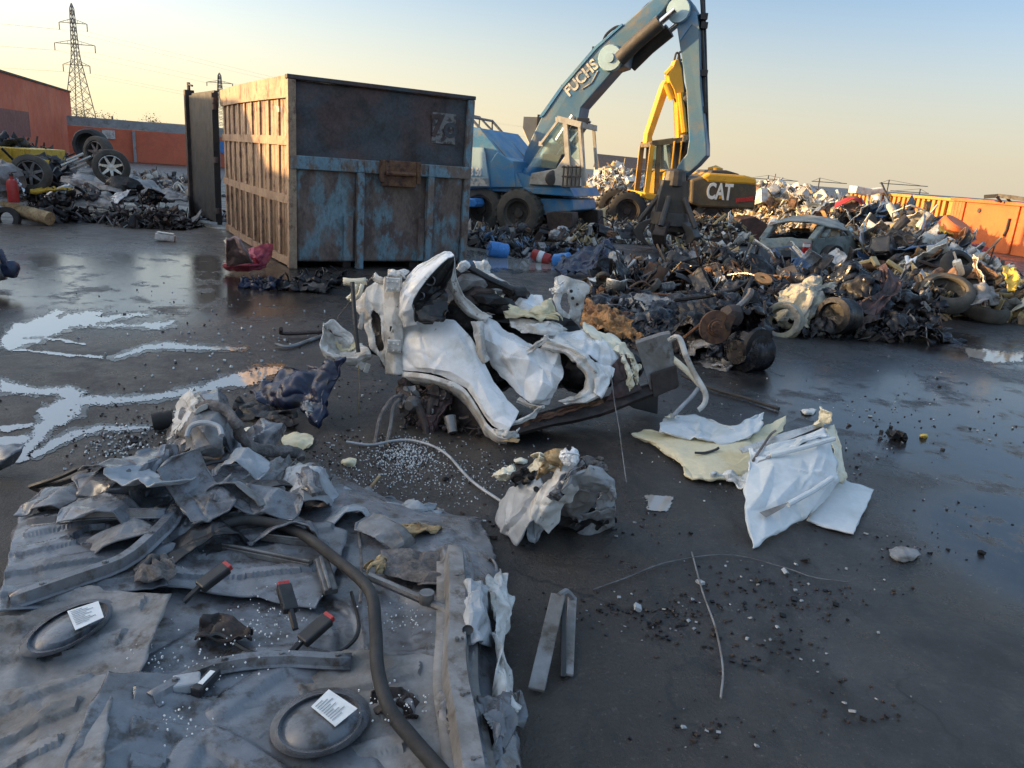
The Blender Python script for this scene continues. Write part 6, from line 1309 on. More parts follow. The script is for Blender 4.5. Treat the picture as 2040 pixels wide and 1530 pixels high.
heap('scrap_heap', 'glinting heap of light sunlit metal scrap behind the two excavators',
     [(1225,338,31,62,3.2),(1300,352,31,70,3.2),(1390,372,32,80,3),(1480,380,31,70,3.2),(1540,372,29,75,3.6),(1605,384,27.5,60,3.2),(1665,402,26,45,2.6),(1110,388,26.5,120,2),(1200,400,26,70,2.2)],
     7500, .10, .36, ['scrap_white', 'scrap_silver', 'scrap_white', 'scrap_brown', 'scrap_ochre', 'scrap_grey', 'scrap_dark'], 11, 'scrap_brown')
heap('scrap_heap', 'low spill of small shiny scrap around the excavator wheels and grab',
     [(1205,438,23,50,1.4),(1268,450,21.2,45,.8),(1420,436,21,80,.9),(1350,446,21,50,.8),(1150,452,17.6,40,.6),(960,466,17,40,.7),(1270,482,19,60,.7),(1400,490,17,70,.7),(1180,460,21,60,.9)],
     2300, .08, .26, ['scrap_white', 'scrap_ochre', 'scrap_brown', 'scrap_grey', 'scrap_dark', 'scrap_dark'], 12, 'rust_dark')
heap('scrap_heap', 'broad dark mixed car scrap heap before the orange skips on the right',
     [(1700,428,21,55,2.4),(1755,412,20,50,2.2),(1805,434,18.5,55,2.2),(1850,462,17,50,2.0),(1895,500,15.6,45,1.5),(1790,470,16,80,2.0),(1730,470,17,60,1.8),(1850,520,14,80,1.3),(1950,535,13.5,60,1.0)],
     4200, .09, .40, ['scrap_silver', 'scrap_grey', 'scrap_dark', 'scrap_white', 'scrap_brown', 'scrap_grey', 'rust_orange', 'scrap_ochre', 'scrap_dark', 'scrap_blue'], 13, 'burnt')
heap('scrap_heap', 'strip of burnt rubble and ash between the grab and the charred wrecks',
     [(1300,536,11.4,110,1.0),(1450,512,12.2,90,1.2),(1545,528,11.6,55,1.0),(1420,552,10.4,150,1.0),(1250,556,10.0,70,.8),(1620,566,10.5,110,.8)],
     3600, .05, .26, ['burnt', 'burnt_gloss', 'steel_grey', 'rust_dark', 'ash', 'burnt_gloss', 'scrap_brown', 'rust', 'alu'], 14, 'burnt')
heap('scrap_heap', 'dusty heap of tyre rubble and yellowish pieces by the right edge of the yard',
     [(1830,568,11.6,70,.9),(1940,575,11.6,80,.9),(2020,566,11.4,60,.9),(1815,600,10.4,30,.4)],
     620, .08, .34, ['scrap_ochre', 'rubber_dusty', 'scrap_dark', 'scrap_brown', 'cream_pale', 'scrap_grey'], 15, 'rust_dark')
heap('scrap_heap', 'small black scrap litter under the blue handler and along the container',
     [(1000,470,16,70,1.0),(1060,488,14.6,60,.6),(1140,490,14.4,50,.6)],
     420, .05, .22, ['burnt', 'scrap_dark', 'rust_dark', 'scrap_grey', 'scrap_blue'], 16, 'burnt')

# ------------------------------------------------------------- charred wrecks
r = thing('burnt_wreck', 'charred car chassis with rusty brake disc and black motor lying on the wet asphalt', 'wrecked car', (2.0, 7.4, 0))
def sh2(name, mat, rows, parent=None, th=.006, **k):
    k.setdefault('facet', (7, 5, .05)); k['amp'] = k.get('amp', 0)*.6; m = M(); m.sheet([WP(x) for x in rows], **k); return m.build(name, mat, parent or r, thick=th, ang=20)
sh2('scorched_floor', 'burnt_gloss', [[(1180,590,8.6),(1300,585,8.8),(1420,590,8.6),(1530,585,8.6)], [(1165,640,7.9),(1290,640,7.8),(1400,650,7.7),(1530,640,7.8)], [(1190,690,7.4),(1300,700,7.3),(1400,715,7.1),(1530,700,7.3)]], nu=56, nv=40, amp=.14, sc=3.2, seed=120, jag=.06, fine=.02)
sh2('burnt_wing', 'ash', [[(1215,596,8.6),(1270,588,8.6),(1345,590,8.6)], [(1222,625,8.3),(1280,622,8.2),(1325,622,8.3)], [(1235,645,8.2),(1270,655,8.0),(1310,650,8.1)]], nu=34, nv=24, amp=.06, sc=4.5, seed=121, jag=.03)
sh2('rusted_seat', 'rust_orange', [[(1160,600,8.2),(1190,600,8.0),(1230,618,8.0)], [(1158,630,7.8),(1200,630,7.6),(1260,650,7.6)], [(1165,655,7.5),(1220,665,7.4),(1280,675,7.4)]], nu=34, nv=24, amp=.12, sc=6, seed=122, jag=.04, fine=.02)
sh2('scorched_hull', 'burnt', [[(1360,600,8.2),(1430,590,8.0),(1500,588,8.0),(1530,610,7.9)], [(1350,650,7.5),(1420,640,7.3),(1490,640,7.2),(1528,660,7.4)], [(1370,720,6.9),(1430,730,6.8),(1490,740,6.7),(1522,735,6.9)]], nu=44, nv=36, amp=.12, sc=4, seed=123, jag=.05, fine=.02, hole=lambda u, v: ((u-.35)/.2)**2+((v-.55)/.2)**2 < 1)
def crumple_ball(c, q, seed, mt):
    rb = random.Random(seed); R_ = Euler((rb.uniform(-.8, .8), rb.uniform(-.8, .8), rb.uniform(0, 6))).to_matrix(); k = rb.uniform(.5, 1.1)
    rows = [[c+R_ @ Vector((q*x, q*y*.8, q*(.5-k*(x*x+y*y*.6)))) for x in (-1, -.4, .35, 1)] for y in (1, .35, -.4, -1)]
    for a in rows:
        for p in a: p.z = max(p.z, .02)
    m = M(); m.sheet(rows, nu=24, nv=22, amp=q*.22, sc=.9/q, seed=seed, facet=(6, 5, q*.16), folds=10, fa=q*.2, fw=q*.2, jag=q*.16, fine=q*.03); m.build('charred_sheet', mt, r, thick=.006, ang=22)
# brake disc and hub
m = M(); c = W(1425, 652, 6.72); ax = Vector((.18, -1, .12)); m.lathe([(.0,.05),(.055,.05),(.06,.03),(.075,.03),(.08,.012),(.15,.012),(.152,-.012),(.08,-.012),(.0,-.02)], c, ax, 36)
for i in range(5): a = 2*pi*i/5; b1 = ax.orthogonal().normalized(); b2 = ax.normalized().cross(b1); m.lathe([(0,.012),(.01,.01),(.01,-.01)], c+ax.normalized()*.05+(b1*cos(a)+b2*sin(a))*.035, ax, 6)
dsc = m.build('brake_disc', 'rust', r)
m = M(); m.box(c+Vector((.13, .03, .06)), (.07, .09, .14), (.1, .3, -.4)); m.lump(c+Vector((.16, .1, .1)), (.1, .1, .1), 2, .4, 2, 5); m.build('brake_caliper', 'rust_dark', dsc, ang=30)
# fluted motor drum in the corner
m = M(); c = W(1492, 700, 6.75); ax = Vector((-.75, -.6, .05)).normalized()
prof = []
for i in range(14): prof += [(.17+.02*(i % 2), i*.022-.16)]
m.lathe([(0, -.17)]+prof+[(.12, .16), (.11, .19), (0, .19)], c, ax, 30, wob=.05, seed=3); m.build('motor_drum', 'burnt_gloss', r)
m = M(); m.lathe([(0,.02),(.09,.02),(.1,0),(.16,0),(.17,-.03)], W(1512, 690, 6.62), (.5, -.8, 0), 26); m.build('flywheel', 'burnt', r)
for i, (u, v, y, q, mt) in enumerate(((1455,610,7.1,.13,'burnt_gloss'),(1480,640,6.95,.13,'burnt'),(1400,690,7.0,.12,'ash'),(1440,700,6.9,.11,'burnt_gloss'),(1390,640,7.2,.12,'burnt'),(1350,690,7.3,.12,'rust_dark'),(1500,600,7.4,.12,'burnt'),(1460,575,7.7,.12,'burnt_gloss'),(1325,670,7.6,.13,'burnt_gloss'),(1280,690,7.3,.1,'rust_dark'),(1440,745,6.75,.07,'ash'),(1250,640,8.0,.12,'rust'))):
    crumple_ball(W(u, v, y), q*1.5, i+140, mt)
for i, (p, q, mt) in enumerate((([(1345,598,7.6),(1420,588,7.5),(1470,575,7.5),(1500,552,7.6)], .022, 'burnt'), ([(1500,552,7.6),(1488,575,7.4),(1480,600,7.2)], .018, 'burnt'), ([(1360,675,7.0),(1385,655,6.9),(1412,632,6.85)], .016, 'rust'), ([(1524,600,7.2),(1520,660,7.0),(1522,735,6.8)], .014, 'rust_dark'), ([(1440,625,7.0),(1470,612,6.9),(1492,590,6.95),(1496,578,7.0)], .03, 'steel_grey'), ([(1235,590,8.7),(1290,586,8.7),(1340,588,8.6)], .016, 'rust'), ([(1330,660,7.5),(1380,700,7.2),(1430,738,6.9)], .018, 'burnt'), ([(1530,560,7.8),(1490,545,8.0),(1450,548,8.2)], .016, 'burnt_gloss'), ([(1395,600,7.6),(1440,640,7.1),(1452,700,6.9)], .012, 'rust_dark'), ([(1275,602,8.2),(1300,640,7.8),(1305,668,7.6)], .012, 'ash'))):
    m = M(); m.tube(WP(p), q, 7, steps=16); m.build('bent_rod', mt, r)
m = M(); c = W(1520, 555, 7.6); m.lathe([(0.03,.01),(.09,.012),(.095,0),(.09,-.012),(.03,-.01)], c, (.1, -.45, .9), 24, closed=True); m.build('brake_disc', 'rust_orange', r)
sh2('ash_skirt', 'ash', [[(1385,715,7.0),(1410,708,6.95),(1440,715,6.9)], [(1380,735,6.9),(1410,740,6.8),(1450,745,6.75)]], nu=22, nv=12, amp=.06, sc=8, seed=124, jag=.04)
rn = random.Random(77); m = M()
for i in range(520):
    u = rn.uniform(1170, 1530); v = rn.uniform(600, 735); y = 8.4-(v-600)/135*1.6+rn.uniform(-.1, .1)
    if u < 1330 and v > 690: continue
    shard(m, W(u, v, y), rn.uniform(.04, .16), rn, rn.choice((0, 0, 0, 1, 2, 3)))
o = m.build('scorched_shards', ['burnt', 'ash', 'rust_dark', 'burnt_gloss'], r, thick=.006, ang=30); o['kind'] = 'stuff'

m = M()
rc = random.Random(91)
r = thing('burnt_wreck', 'collapsed burnt car body with pale ash bonnet and rusty door pillar behind the brake disc', 'wrecked car', (4.0, 9.2, 0))
sh2('ash_bonnet', 'ash_yellow', [[(1555,580,9.6),(1600,558,9.6),(1640,556,9.6),(1665,570,9.6)], [(1550,605,9.0),(1595,590,8.9),(1630,590,8.9),(1650,600,9.0)], [(1545,635,8.7),(1580,630,8.6),(1610,625,8.6),(1630,630,8.7)], [(1560,655,8.6),(1585,655,8.5),(1605,650,8.5),(1612,655,8.6)]], nu=40, nv=36, amp=.09, sc=4, seed=130, jag=.04, fine=.01)
sh2('scorched_hull', 'burnt', [[(1540,560,10.2),(1640,545,10.4),(1740,545,10.4),(1830,540,10.4)], [(1530,620,9.2),(1640,600,9.4),(1740,600,9.4),(1810,590,9.6)], [(1545,665,8.5),(1650,660,8.6),(1760,665,8.7),(1860,670,8.8)]], nu=64, nv=36, amp=.2, sc=3, seed=131, jag=.08, fine=.03)
sh2('door_pillar', 'maroon', [[(1750,535,9.6),(1762,528,9.6),(1775,540,9.6)], [(1755,575,9.3),(1775,575,9.2),(1795,570,9.3)], [(1700,600,9.0),(1740,605,8.9),(1770,600,9.0)], [(1690,600,8.9),(1720,625,8.8),(1755,640,8.8)]], nu=22, nv=34, amp=.04, sc=5, seed=132, jag=.02)
sh2('door_pillar', 'burnt_gloss', [[(1720,560,9.5),(1750,545,9.5),(1780,590,9.3)], [(1690,590,9.2),(1745,585,9.1),(1770,620,9.0)], [(1720,640,8.9),(1745,640,8.8),(1762,645,8.8)]], nu=26, nv=26, amp=.06, sc=5, seed=133, jag=.03)
sh2('torn_bracket', 'steel_grey', [[(1808,526,9.8),(1812,530,9.8)], [(1782,570,9.4),(1798,575,9.4)], [(1770,595,9.2),(1790,600,9.2)]], nu=10, nv=18, amp=.03, sc=8, seed=134, jag=.01)
sh2('flat_tail', 'burnt_gloss', [[(1760,640,9.2),(1820,640,9.2),(1880,662,9.1),(1928,682,8.9)], [(1740,665,8.8),(1810,668,8.75),(1870,680,8.7),(1926,688,8.8)]], nu=40, nv=16, amp=.09, sc=4, seed=135, jag=.03)
m = M(); c = W(1672, 630, 8.6); prof = []
for i in range(10): prof.append((.2+.012*(i % 2), -.16+i*.034))
m.lathe([(0,-.18)]+prof+[(.15,.17),(.14,.12),(0,.1)], c, Vector((-.8, -.6, .1)), 28); m.build('drum', 'burnt', r)
m = M(); m.lathe([(.15,-.12),(.21,-.1),(.22,0),(.2,.1),(.14,.1)], W(1560, 640, 8.5), Vector((-.5, -.8, .2)), 26); m.build('rim_shell', 'ash_yellow', r, thick=.01)
for i, (u, v, y, q, mt) in enumerate(((1700,570,9.3,.16,'burnt'),(1640,640,8.6,.1,'burnt'),(1720,650,8.7,.13,'rust_dark'),(1790,640,8.9,.14,'burnt'),(1840,660,8.8,.1,'burnt_gloss'),(1590,660,8.5,.09,'burnt'),(1690,548,9.9,.16,'burnt_gloss'),(1810,600,9.4,.16,'burnt'),(1660,590,9.2,.14,'burnt_gloss'))):
    crumple_ball(W(u, v, y), q*1.6, i+160, mt)
m = M()
for i in range(420):
    u = rn.uniform(1545, 1880); v = rn.uniform(570, 675); y = 9.9-(v-570)/105*1.4
    shard(m, W(u, v, y), rn.uniform(.05, .2), rn, rn.choice((0, 0, 0, 1, 2, 3)))
o = m.build('scorched_shards', ['burnt', 'ash', 'rust_dark', 'burnt_gloss'], r, thick=.006, ang=30); o['kind'] = 'stuff'

# dark crumpled mound with a spike, left of the grab
r = thing('burnt_scrap', 'black crumpled sheet wreckage with a pointed fin in front of the grab', 'scrap', G(1180, 545))
sh2('crumpled_sheet', 'blue_dark', [[(1110,520,12.6),(1150,500,12.6),(1205,474,12.6),(1216,478,12.6)], [(1110,535,12),(1150,525,12),(1195,510,11.9),(1225,520,12)], [(1125,548,11.6),(1165,545,11.5),(1205,540,11.5),(1235,545,11.6)]], nu=40, nv=26, amp=.16, sc=3, seed=150, jag=.06)
sh2('crumpled_sheet', 'burnt', [[(1190,530,12.2),(1240,520,12.2),(1270,545,12)], [(1180,555,11.3),(1240,550,11.2),(1290,560,11.2)]], nu=30, nv=18, amp=.14, sc=4, seed=151, jag=.06)
for u, v, mt, q in ((1225,512,'white_dirty',.09),(1245,552,'rust',.12),(1210,558,'white_dirty',.04)):
    m = M(); m.lump(W(u, v, 11.5), q, 2, .4, 2, u); m.build('debris_lump', mt, r, ang=25)

# ------------------------------------------------------------- camouflaged wreck
r = thing('camouflage_car', 'windowless hatchback painted green and brown camouflage beside the right scrap heap', 'car', G(1600, 545))
sh2('roof', 'camo_dust', [[(1538,444,16.6),(1560,434,16.9),(1610,430,17.0),(1660,436,16.9),(1680,448,16.6)], [(1528,450,15.6),(1560,443,15.5),(1606,442,15.4),(1655,452,15.4),(1690,460,15.8)]], nu=30, nv=14, amp=.06, sc=2, seed=170, th=.03, facet=(5, 3, .02))
sh2('tailgate', 'camo', [[(1516,476,15.0),(1560,474,15.0),(1618,478,14.9)], [(1508,490,14.9),(1560,494,14.8),(1616,495,14.8)], [(1512,515,14.9),(1560,520,14.8),(1612,522,14.8)], [(1518,540,15),(1560,545,14.9),(1612,548,14.9)]], nu=24, nv=20, amp=.05, sc=2.2, seed=171, th=.03, facet=(5, 3, .02))
sh2('side_panel', 'camo', [[(1620,476,14.9),(1650,474,15.3),(1690,470,15.9),(1702,480,16.2)], [(1618,500,14.9),(1655,498,15.3),(1695,494,15.8),(1708,500,16.2)], [(1620,545,14.9),(1655,552,15.2),(1690,540,15.7),(1705,530,16.1)]], nu=26, nv=22, amp=.05, sc=2.2, seed=172, th=.03, facet=(5, 3, .02))
for a, c in (((1518,478,15.0),(1541,445,15.8)),((1616,478,14.9),(1638,450,15.5)),((1640,474,15.2),(1652,453,15.6)),((1696,472,16.0),(1684,457,16.0))): m = M(); m.bar(W(*a), W(*c), .12, .08); m.build('pillar', 'camo', r, smooth=False, bevel=.02)
m = M(); m.box(W(1607, 497, 14.72), (.14, .06, .24)); m.build('tail_light', 'tail_red', r, smooth=False, bevel=.01)
m = M(); m.box(W(1607, 489, 14.70), (.13, .05, .06)); m.build('reversing_light', 'white_dirty', r, smooth=False)
m = M(); m.box(W(1510, 500, 14.85), (.1, .06, .2)); m.build('tail_light', 'machine_dark', r, smooth=False)
sh2('cabin_interior', 'burnt', [[(1525,462,16.2),(1600,465,16.2),(1690,465,16.6)], [(1520,490,15.3),(1600,490,15.3),(1690,490,16.2)]], nu=24, nv=14, amp=.12, sc=3, seed=173, th=.02)
sh2('seat_back', 'tan_foam', [[(1575,455,16.4),(1612,455,16.4)], [(1572,470,16.2),(1612,472,16.2)]], nu=10, nv=8, amp=.05, sc=3, seed=174, th=.05)
m = M()
for u, v, q in ((1540,448,.1),(1635,462,.13),(1660,470,.12)): 
    m = M(); m.lump(W(u, v, 16.0), (q, q, q*1.3), 2, .3, 2, u); m.build('loose_junk', 'scrap_white', r)
for (u, v, y) in ((1650, 548, 15.1), (1530, 548, 15.3)):
    m = M(); c = W(u, v, y); c.z = .28; m.lathe([(.17,-.08),(.29,-.08),(.3,0),(.29,.08),(.17,.08)], c, (.5, -.8, 0), 22, closed=True); m.build('wheel', 'rubber', r)

# ------------------------------------------------------------- orange and amber skips at the far right
def skip(name, label, A, B, zt, ribs, mat, rail_mat, depth, rib_d, cat='container'):
    A = Vector(A); B = Vector(B); A.z = B.z = 0; d = (B-A).normalized(); n = Vector((d.y, -d.x, 0)); L = (B-A).length
    r = thing(name, label, cat, (A+B)/2)
    m = M(); m.prism([A, B, B+Vector((0, 0, zt)), A+Vector((0, 0, zt))], -n*depth); m.build('body', mat, r, smooth=False)
    R = Matrix((d, n, Vector((0, 0, 1)))).transposed()
    for s_ in ribs:
        m = M(); m.box(A+d*s_*L+n*(rib_d/2+.002)+Vector((0, 0, zt*.5)), (.14, rib_d, zt*.96), R); m.build('side_rib', mat, r, smooth=False, bevel=.02)
    m = M(); m.box(A+d*L/2+n*.03+Vector((0, 0, zt+.03)), (L+.1, .16, .1), R); m.build('top_rail', rail_mat, r, smooth=False)
    return r, A, B, d, n
pa = W(1902, 396, 27.5); pb_ = W(2130, 412, 23.0)
ro, A, B, d, n = skip('orange_skip', 'large orange steel skip catching the low sun at the right edge', pa, pb_, 1.52, [i*.032+.02 for i in range(4)]+[.62], 'skip_orange', 'skip_orange', 2.4, .07)
m = M(); m.tube([A+d*2.6+n*.05+Vector((0, 0, 1.1)), A+d*2.6+n*.05+Vector((0, 0, .75)), A+d*2.55+n*.05+Vector((0, 0, .55))], .04, 6); m.build('drip_stain', 'machine_dark', ro)
m = M(); m.lathe([(0,.02),(.07,.02),(.08,0)], A+d*1.25+n*.02+Vector((0, 0, 1.25)), n, 12); m.build('hole', 'machine_dark', ro)
pa = W(1695, 388, 33.0); pb_ = W(1905, 396, 28.0)
skip('amber_skip', 'long amber ribbed skip behind the right scrap heap', pa, pb_, 1.5, [i*.045+.03 for i in range(21)], 'skip_amber', 'skip_amber', 2.4, .12)
m = M()
P = [W(1960, 392, 25.5), W(1990, 390, 25.3), W(2015, 393, 25.0), W(2060, 400, 24.5)]
for i in range(3): m.bar(P[i], P[i+1], .22, .12)
for u, v, q in ((1985,397,.2),(2005,399,.25)): m.bar(W(u, v-6, 25.2), W(u+10, v+6, 25.2), .06, .06)
m.top('twisted_beam', 'machine_dark', 'dark twisted beam lying on top of the orange skip', 'beam', smooth=False)
m = M(); m.prism([W(*p) for p in ((1448,388,34),(1585,378,34),(1615,382,34),(1615,396,34),(1448,396,34))], (0, 2, 0)); m.top('grey_skip', 'skip_black', 'low dark skip edge behind the sunlit scrap heap', 'container', smooth=False)
m = M(); c = W(1718, 381, 31); m.box(c, (.9, .5, .28), (0, .1, .2)); m.box(c+Vector((.5, 0, .05)), (.5, .4, .2), (0, -.2, .1)); m.top('white_crate', 'scrap_white', 'pale crumpled box resting on top of the amber skip', 'box', smooth=False, bevel=.03)

# distinct pieces on the right heap
def piece(name, mat, rows, label, cat='scrap panel', th=.015, **k):
    k.setdefault('facet', (4, 3, .05)); m = M(); m.sheet([WP(x) for x in rows], **k); return m.top(name, mat, label, cat, thick=th, ang=40)
piece('red_bumper', 'red_plastic', [[(1662,412,20),(1690,402,20),(1712,400,20),(1722,415,20)], [(1664,404,20.2),(1690,396,20.2),(1715,394,20.2),(1726,412,20.2)]], 'bright red curved bumper strip on top of the right heap', 'bumper', nu=24, nv=6, amp=.02, sc=3, seed=180)
piece('bent_panel', 'grey_light', [[(1760,398,19),(1775,402,19),(1782,412,19)], [(1738,430,18.2),(1755,438,18.2),(1762,428,18.4)], [(1722,424,18),(1738,432,18),(1745,436,18)]], 'curved pale grey car panel draped over the right heap', nu=20, nv=20, amp=.04, sc=3, seed=181)
piece('bent_panel', 'scrap_dark', [[(1820,418,18),(1850,424,18),(1878,432,18)], [(1818,440,17.4),(1845,446,17.4),(1872,440,17.6)]], 'black crumpled sheet high on the right heap beside the orange skip', nu=20, nv=14, amp=.1, sc=2, seed=182)
piece('bent_panel', 'white_paint', [[(1780,490,14.6),(1800,484,14.6),(1822,482,14.8)], [(1784,498,14.3),(1805,496,14.3),(1818,490,14.5)]], 'white rectangular panel lying on the front of the right heap', nu=14, nv=10, amp=.03, sc=3, seed=183)
piece('bent_panel', 'white_paint', [[(1802,514,13),(1814,512,13),(1824,516,13)], [(1806,522,12.8),(1816,522,12.8),(1824,520,12.8)]], 'small white plate at the foot of the right heap', nu=10, nv=8, amp=.03, sc=4, seed=184)
piece('crumpled_metal', 'red_plastic', [[(1924,488,16),(1945,484,16),(1966,498,16)], [(1926,498,15.6),(1948,500,15.6),(1962,506,15.8)]], 'crumpled red panel in front of the orange skip', nu=18, nv=12, amp=.1, sc=3, seed=185, jag=.03)
piece('bent_panel', 'cream_pale', [[(1918,470,16.5),(1935,464,16.5),(1948,452,16.5)], [(1916,478,16.3),(1938,478,16.3),(1944,466,16.4)]], 'pale curled sheet sticking up before the orange skip', nu=14, nv=10, amp=.04, sc=3, seed=186)
piece('bent_panel', 'pale_blue', [[(1680,460,17),(1692,452,17),(1700,462,17)], [(1682,472,16.8),(1694,474,16.8),(1700,468,16.9)]], 'pale blue crumpled wrapper beside the camouflaged car', nu=12, nv=10, amp=.08, sc=4, seed=187)
piece('wooden_board', 'rust_orange', [[(1772,478,15.6),(1782,482,15.6)], [(1776,455,15.8),(1786,458,15.8)]], 'upright brown board standing in the right heap', 'board', nu=5, nv=8, amp=.02, sc=3, seed=188)
piece('crumpled_metal', 'grey_dirty', [[(1780,452,16),(1800,470,15.6),(1815,490,15.2)], [(1768,470,15.6),(1788,486,15.2),(1800,500,14.9)]], 'dark grey bonnet sliding down the right heap', nu=16, nv=14, amp=.08, sc=2.4, seed=189)
piece('crumpled_metal', 'steel_grey', [[(1830,480,15),(1850,482,14.8),(1880,510,14.4)], [(1800,515,14),(1840,515,13.8),(1870,525,13.8)]], 'folded steel grey wing lying below the orange drum', nu=22, nv=16, amp=.14, sc=2.4, seed=190)
c = W(1880, 478, 15.6); m = M(); m.lathe([(0,-.42),(.3,-.42),(.32,-.38),(.3,-.2),(.32,-.14),(.3,.1),(.32,.16),(.3,.38),(.26,.42),(0,.42)], c, (.3, -.4, .9), 22, wob=.08, seed=4); m.top('steel_drum', 'skip_orange', 'dented orange drum standing in the right scrap heap', 'drum')
piece('crumpled_metal', 'yellow_scrap', [[(1868,455,15.4),(1885,450,15.4),(1900,458,15.4)], [(1870,464,15.2),(1886,464,15.1),(1902,468,15.2)]], 'yellow sheet lying over the dented orange drum', nu=12, nv=8, amp=.05, sc=3, seed=191)
for i, (u0, v0, u1, v1, y, mt, lab) in enumerate(((1712,524,1740,518,12.5,'scrap_ochre','sunlit ochre beam leaning over the burnt car body'),(1738,512,1748,530,12.4,'scrap_ochre','short bright ochre beam end above the burnt car body'),(1822,582,1862,580,10.8,'cream_pale','cream straight strip on the ground left of the big tyre'),(1950,530,1990,555,11.6,'cream_pale','upper cream slat behind the tyres'),(1940,560,2000,562,11,'cream_pale','long cream bent slat over the tyres'),(1830,520,1895,540,13,'rust_dark','long dark rusty beam behind the tyres'))):
    m = M(); m.bar(W(u0, v0, y), W(u1, v1, y-.1), .13, .05); m.top('loose_beam', mt, lab, 'beam', smooth=False, bevel=.01)
piece('yellow_sheet', 'yellow_scrap', [[(1998,532,10.6),(2012,526,10.6),(2026,530,10.6)], [(2000,555,10.3),(2016,550,10.3),(2028,555,10.3)], [(2010,580,10.1),(2020,578,10.1),(2026,580,10.1)]], 'bright yellow bent sheet standing in the sun at the right edge', nu=14, nv=20, amp=.06, sc=4, seed=192, jag=.02)
piece('black_sheet', 'rubber', [[(1900,545,11.2),(1930,525,11.2),(1955,535,11.2)], [(1905,560,10.8),(1935,555,10.8),(1960,550,11)]], 'black folded rubber sheet behind the big sunlit tyre', nu=16, nv=10, amp=.1, sc=3, seed=193)
piece('grey_sheet', 'grey_dirty', [[(1925,580,10.2),(1960,568,10.2),(1985,585,10.2)], [(1915,600,9.9),(1950,598,9.8),(1990,605,9.9)]], 'crumpled grey sheet lying between the two tyres', nu=16, nv=12, amp=.1, sc=3, seed=194, jag=.03)

# tyres
def tyre(name, mat, c, axis, R, wd, label, n=34, group=None):
    h = wd/2; m = M()
    m.lathe([(R*.62,-h*.8),(R*.68,-h),(R*.86,-h*.98),(R*.96,-h*.72),(R,-h*.3),(R,h*.3),(R*.96,h*.72),(R*.86,h*.98),(R*.68,h),(R*.62,h*.8),(R*.66,h*.5),(R*.8,0),(R*.66,-h*.5)], c, axis, n, closed=True, wob=.03, seed=R)
    return m.top(name, mat, label, 'tyre', group)
tyre('tyre', 'rubber_dusty', W(1885, 584, 10.1), (-.15, -.5, .85), .34, .23, 'dusty tyre leaning on rubble in the evening sun', group='loose tyres at the right')
tyre('tyre', 'rubber_dusty', G(1962, 620, .13), (.06, -.16, 1), .31, .2, 'grey tyre lying flat in front of the tyre rubble', group='loose tyres at the right')
tyre('tyre', 'rubber', G(2032, 610, .12), (.1, -.1, 1), .28, .18, 'dark tyre cut off by the right picture edge', group='loose tyres at the right')
m = M()
tyre('tyre', 'rubber', W(1910, 535, 11.8), (.2, -.7, .5), .3, .18, 'black tyre half buried behind the sunlit tyre', group='loose tyres at the right')

# ------------------------------------------------------------- small things in the middle distance
def barrel(u, v, R, L, axis, mat, label, name='barrel'):
    c = G(u, v, R*.95); m = M(); m.lathe([(0,-L/2),(R*.85,-L/2),(R,-L*.44),(R*.96,-L*.2),(R,-L*.16),(R,L*.16),(R*.96,L*.2),(R,L*.44),(R*.85,L/2),(R*.25,L/2),(R*.22,L*.58),(0,L*.58)], c, axis, 22, wob=.06, seed=u); return m.top(name, mat, label, 'barrel')
barrel(992, 498, .14, .36, (-1, -.3, .15), 'blue_plastic', 'larger blue plastic can lying by the container corner')
barrel(1120, 518, .12, .3, (.8, -.5, .2), 'blue_plastic', 'smaller blue plastic can beside the black wreckage')
r = thing('gas_can', 'red gas can with white paper band lying between the blue cans', 'canister', G(1078, 512))
c = G(1078, 512, .1); ax = Vector((.9, -.3, -.2)).normalized()
m = M(); m.lathe([(0,-.17),(.085,-.17),(.1,-.15),(.1,.15),(.085,.17),(.03,.17),(.03,.2),(0,.2)], c, ax, 22, wob=.05, seed=3); m.build('can_shell', 'red_plastic', r)
m = M(); m.lathe([(.104,-.05),(.106,0),(.104,.05)], c, ax, 22, wob=.05, seed=3); m.build('paper_band', 'white_paint', r, thick=.003)
piece('blue_rag', 'blue_plastic', [[(985,522,13.6),(1000,524,13.6)], [(988,532,13),(1004,530,13)]], 'small blue plastic rag in the wet patch right of the container', nu=8, nv=6, amp=.04, sc=6, seed=195)
piece('grey_board', 'rust_dark', [[(1108,478,14.5),(1122,455,14.9)], [(1116,482,14.4),(1128,458,14.8)]], 'brown flat bar leaning near the outrigger', 'board', nu=6, nv=4, amp=.01, sc=3, seed=196, th=.04)
piece('yellow_slab', 'scrap_ochre', [[(1195,418,20.5),(1208,412,20.6)], [(1190,450,20),(1204,452,20)]], 'sunlit pale slab standing between the two machines', 'board', nu=6, nv=8, amp=.05, sc=2, seed=197, th=.05)
# red cushion by the container
r = thing('car_seat_cover', 'pinkish red and grey torn cushion lying beside the container', 'cushion', G(495, 540))
gs('fabric_back', 'felt_pink', [[(452,478,.55),(466,470,.6),(480,476,.58)], [(450,510,.3),(472,500,.4),(494,512,.36)], [(452,528,.12),(478,524,.2),(504,524,.18)]], nu=18, nv=18, amp=.06, sc=4, seed=200, th=.03)
gs('red_edge', 'pink_red', [[(447,524,.14),(470,530,.14),(500,528,.16),(530,520,.14)], [(450,536,.04),(478,540,.05),(505,538,.06),(530,532,.06)]], nu=24, nv=8, amp=.05, sc=6, seed=201, th=.03)
gs('red_edge', 'pink_red', [[(495,500,.3),(512,492,.34),(530,486,.34),(540,490,.3)], [(498,512,.24),(516,510,.26),(532,500,.26),(540,500,.24)], [(500,526,.12),(520,528,.12),(532,520,.12),(538,510,.14)]], nu=20, nv=16, amp=.06, sc=6, seed=202, th=.03)
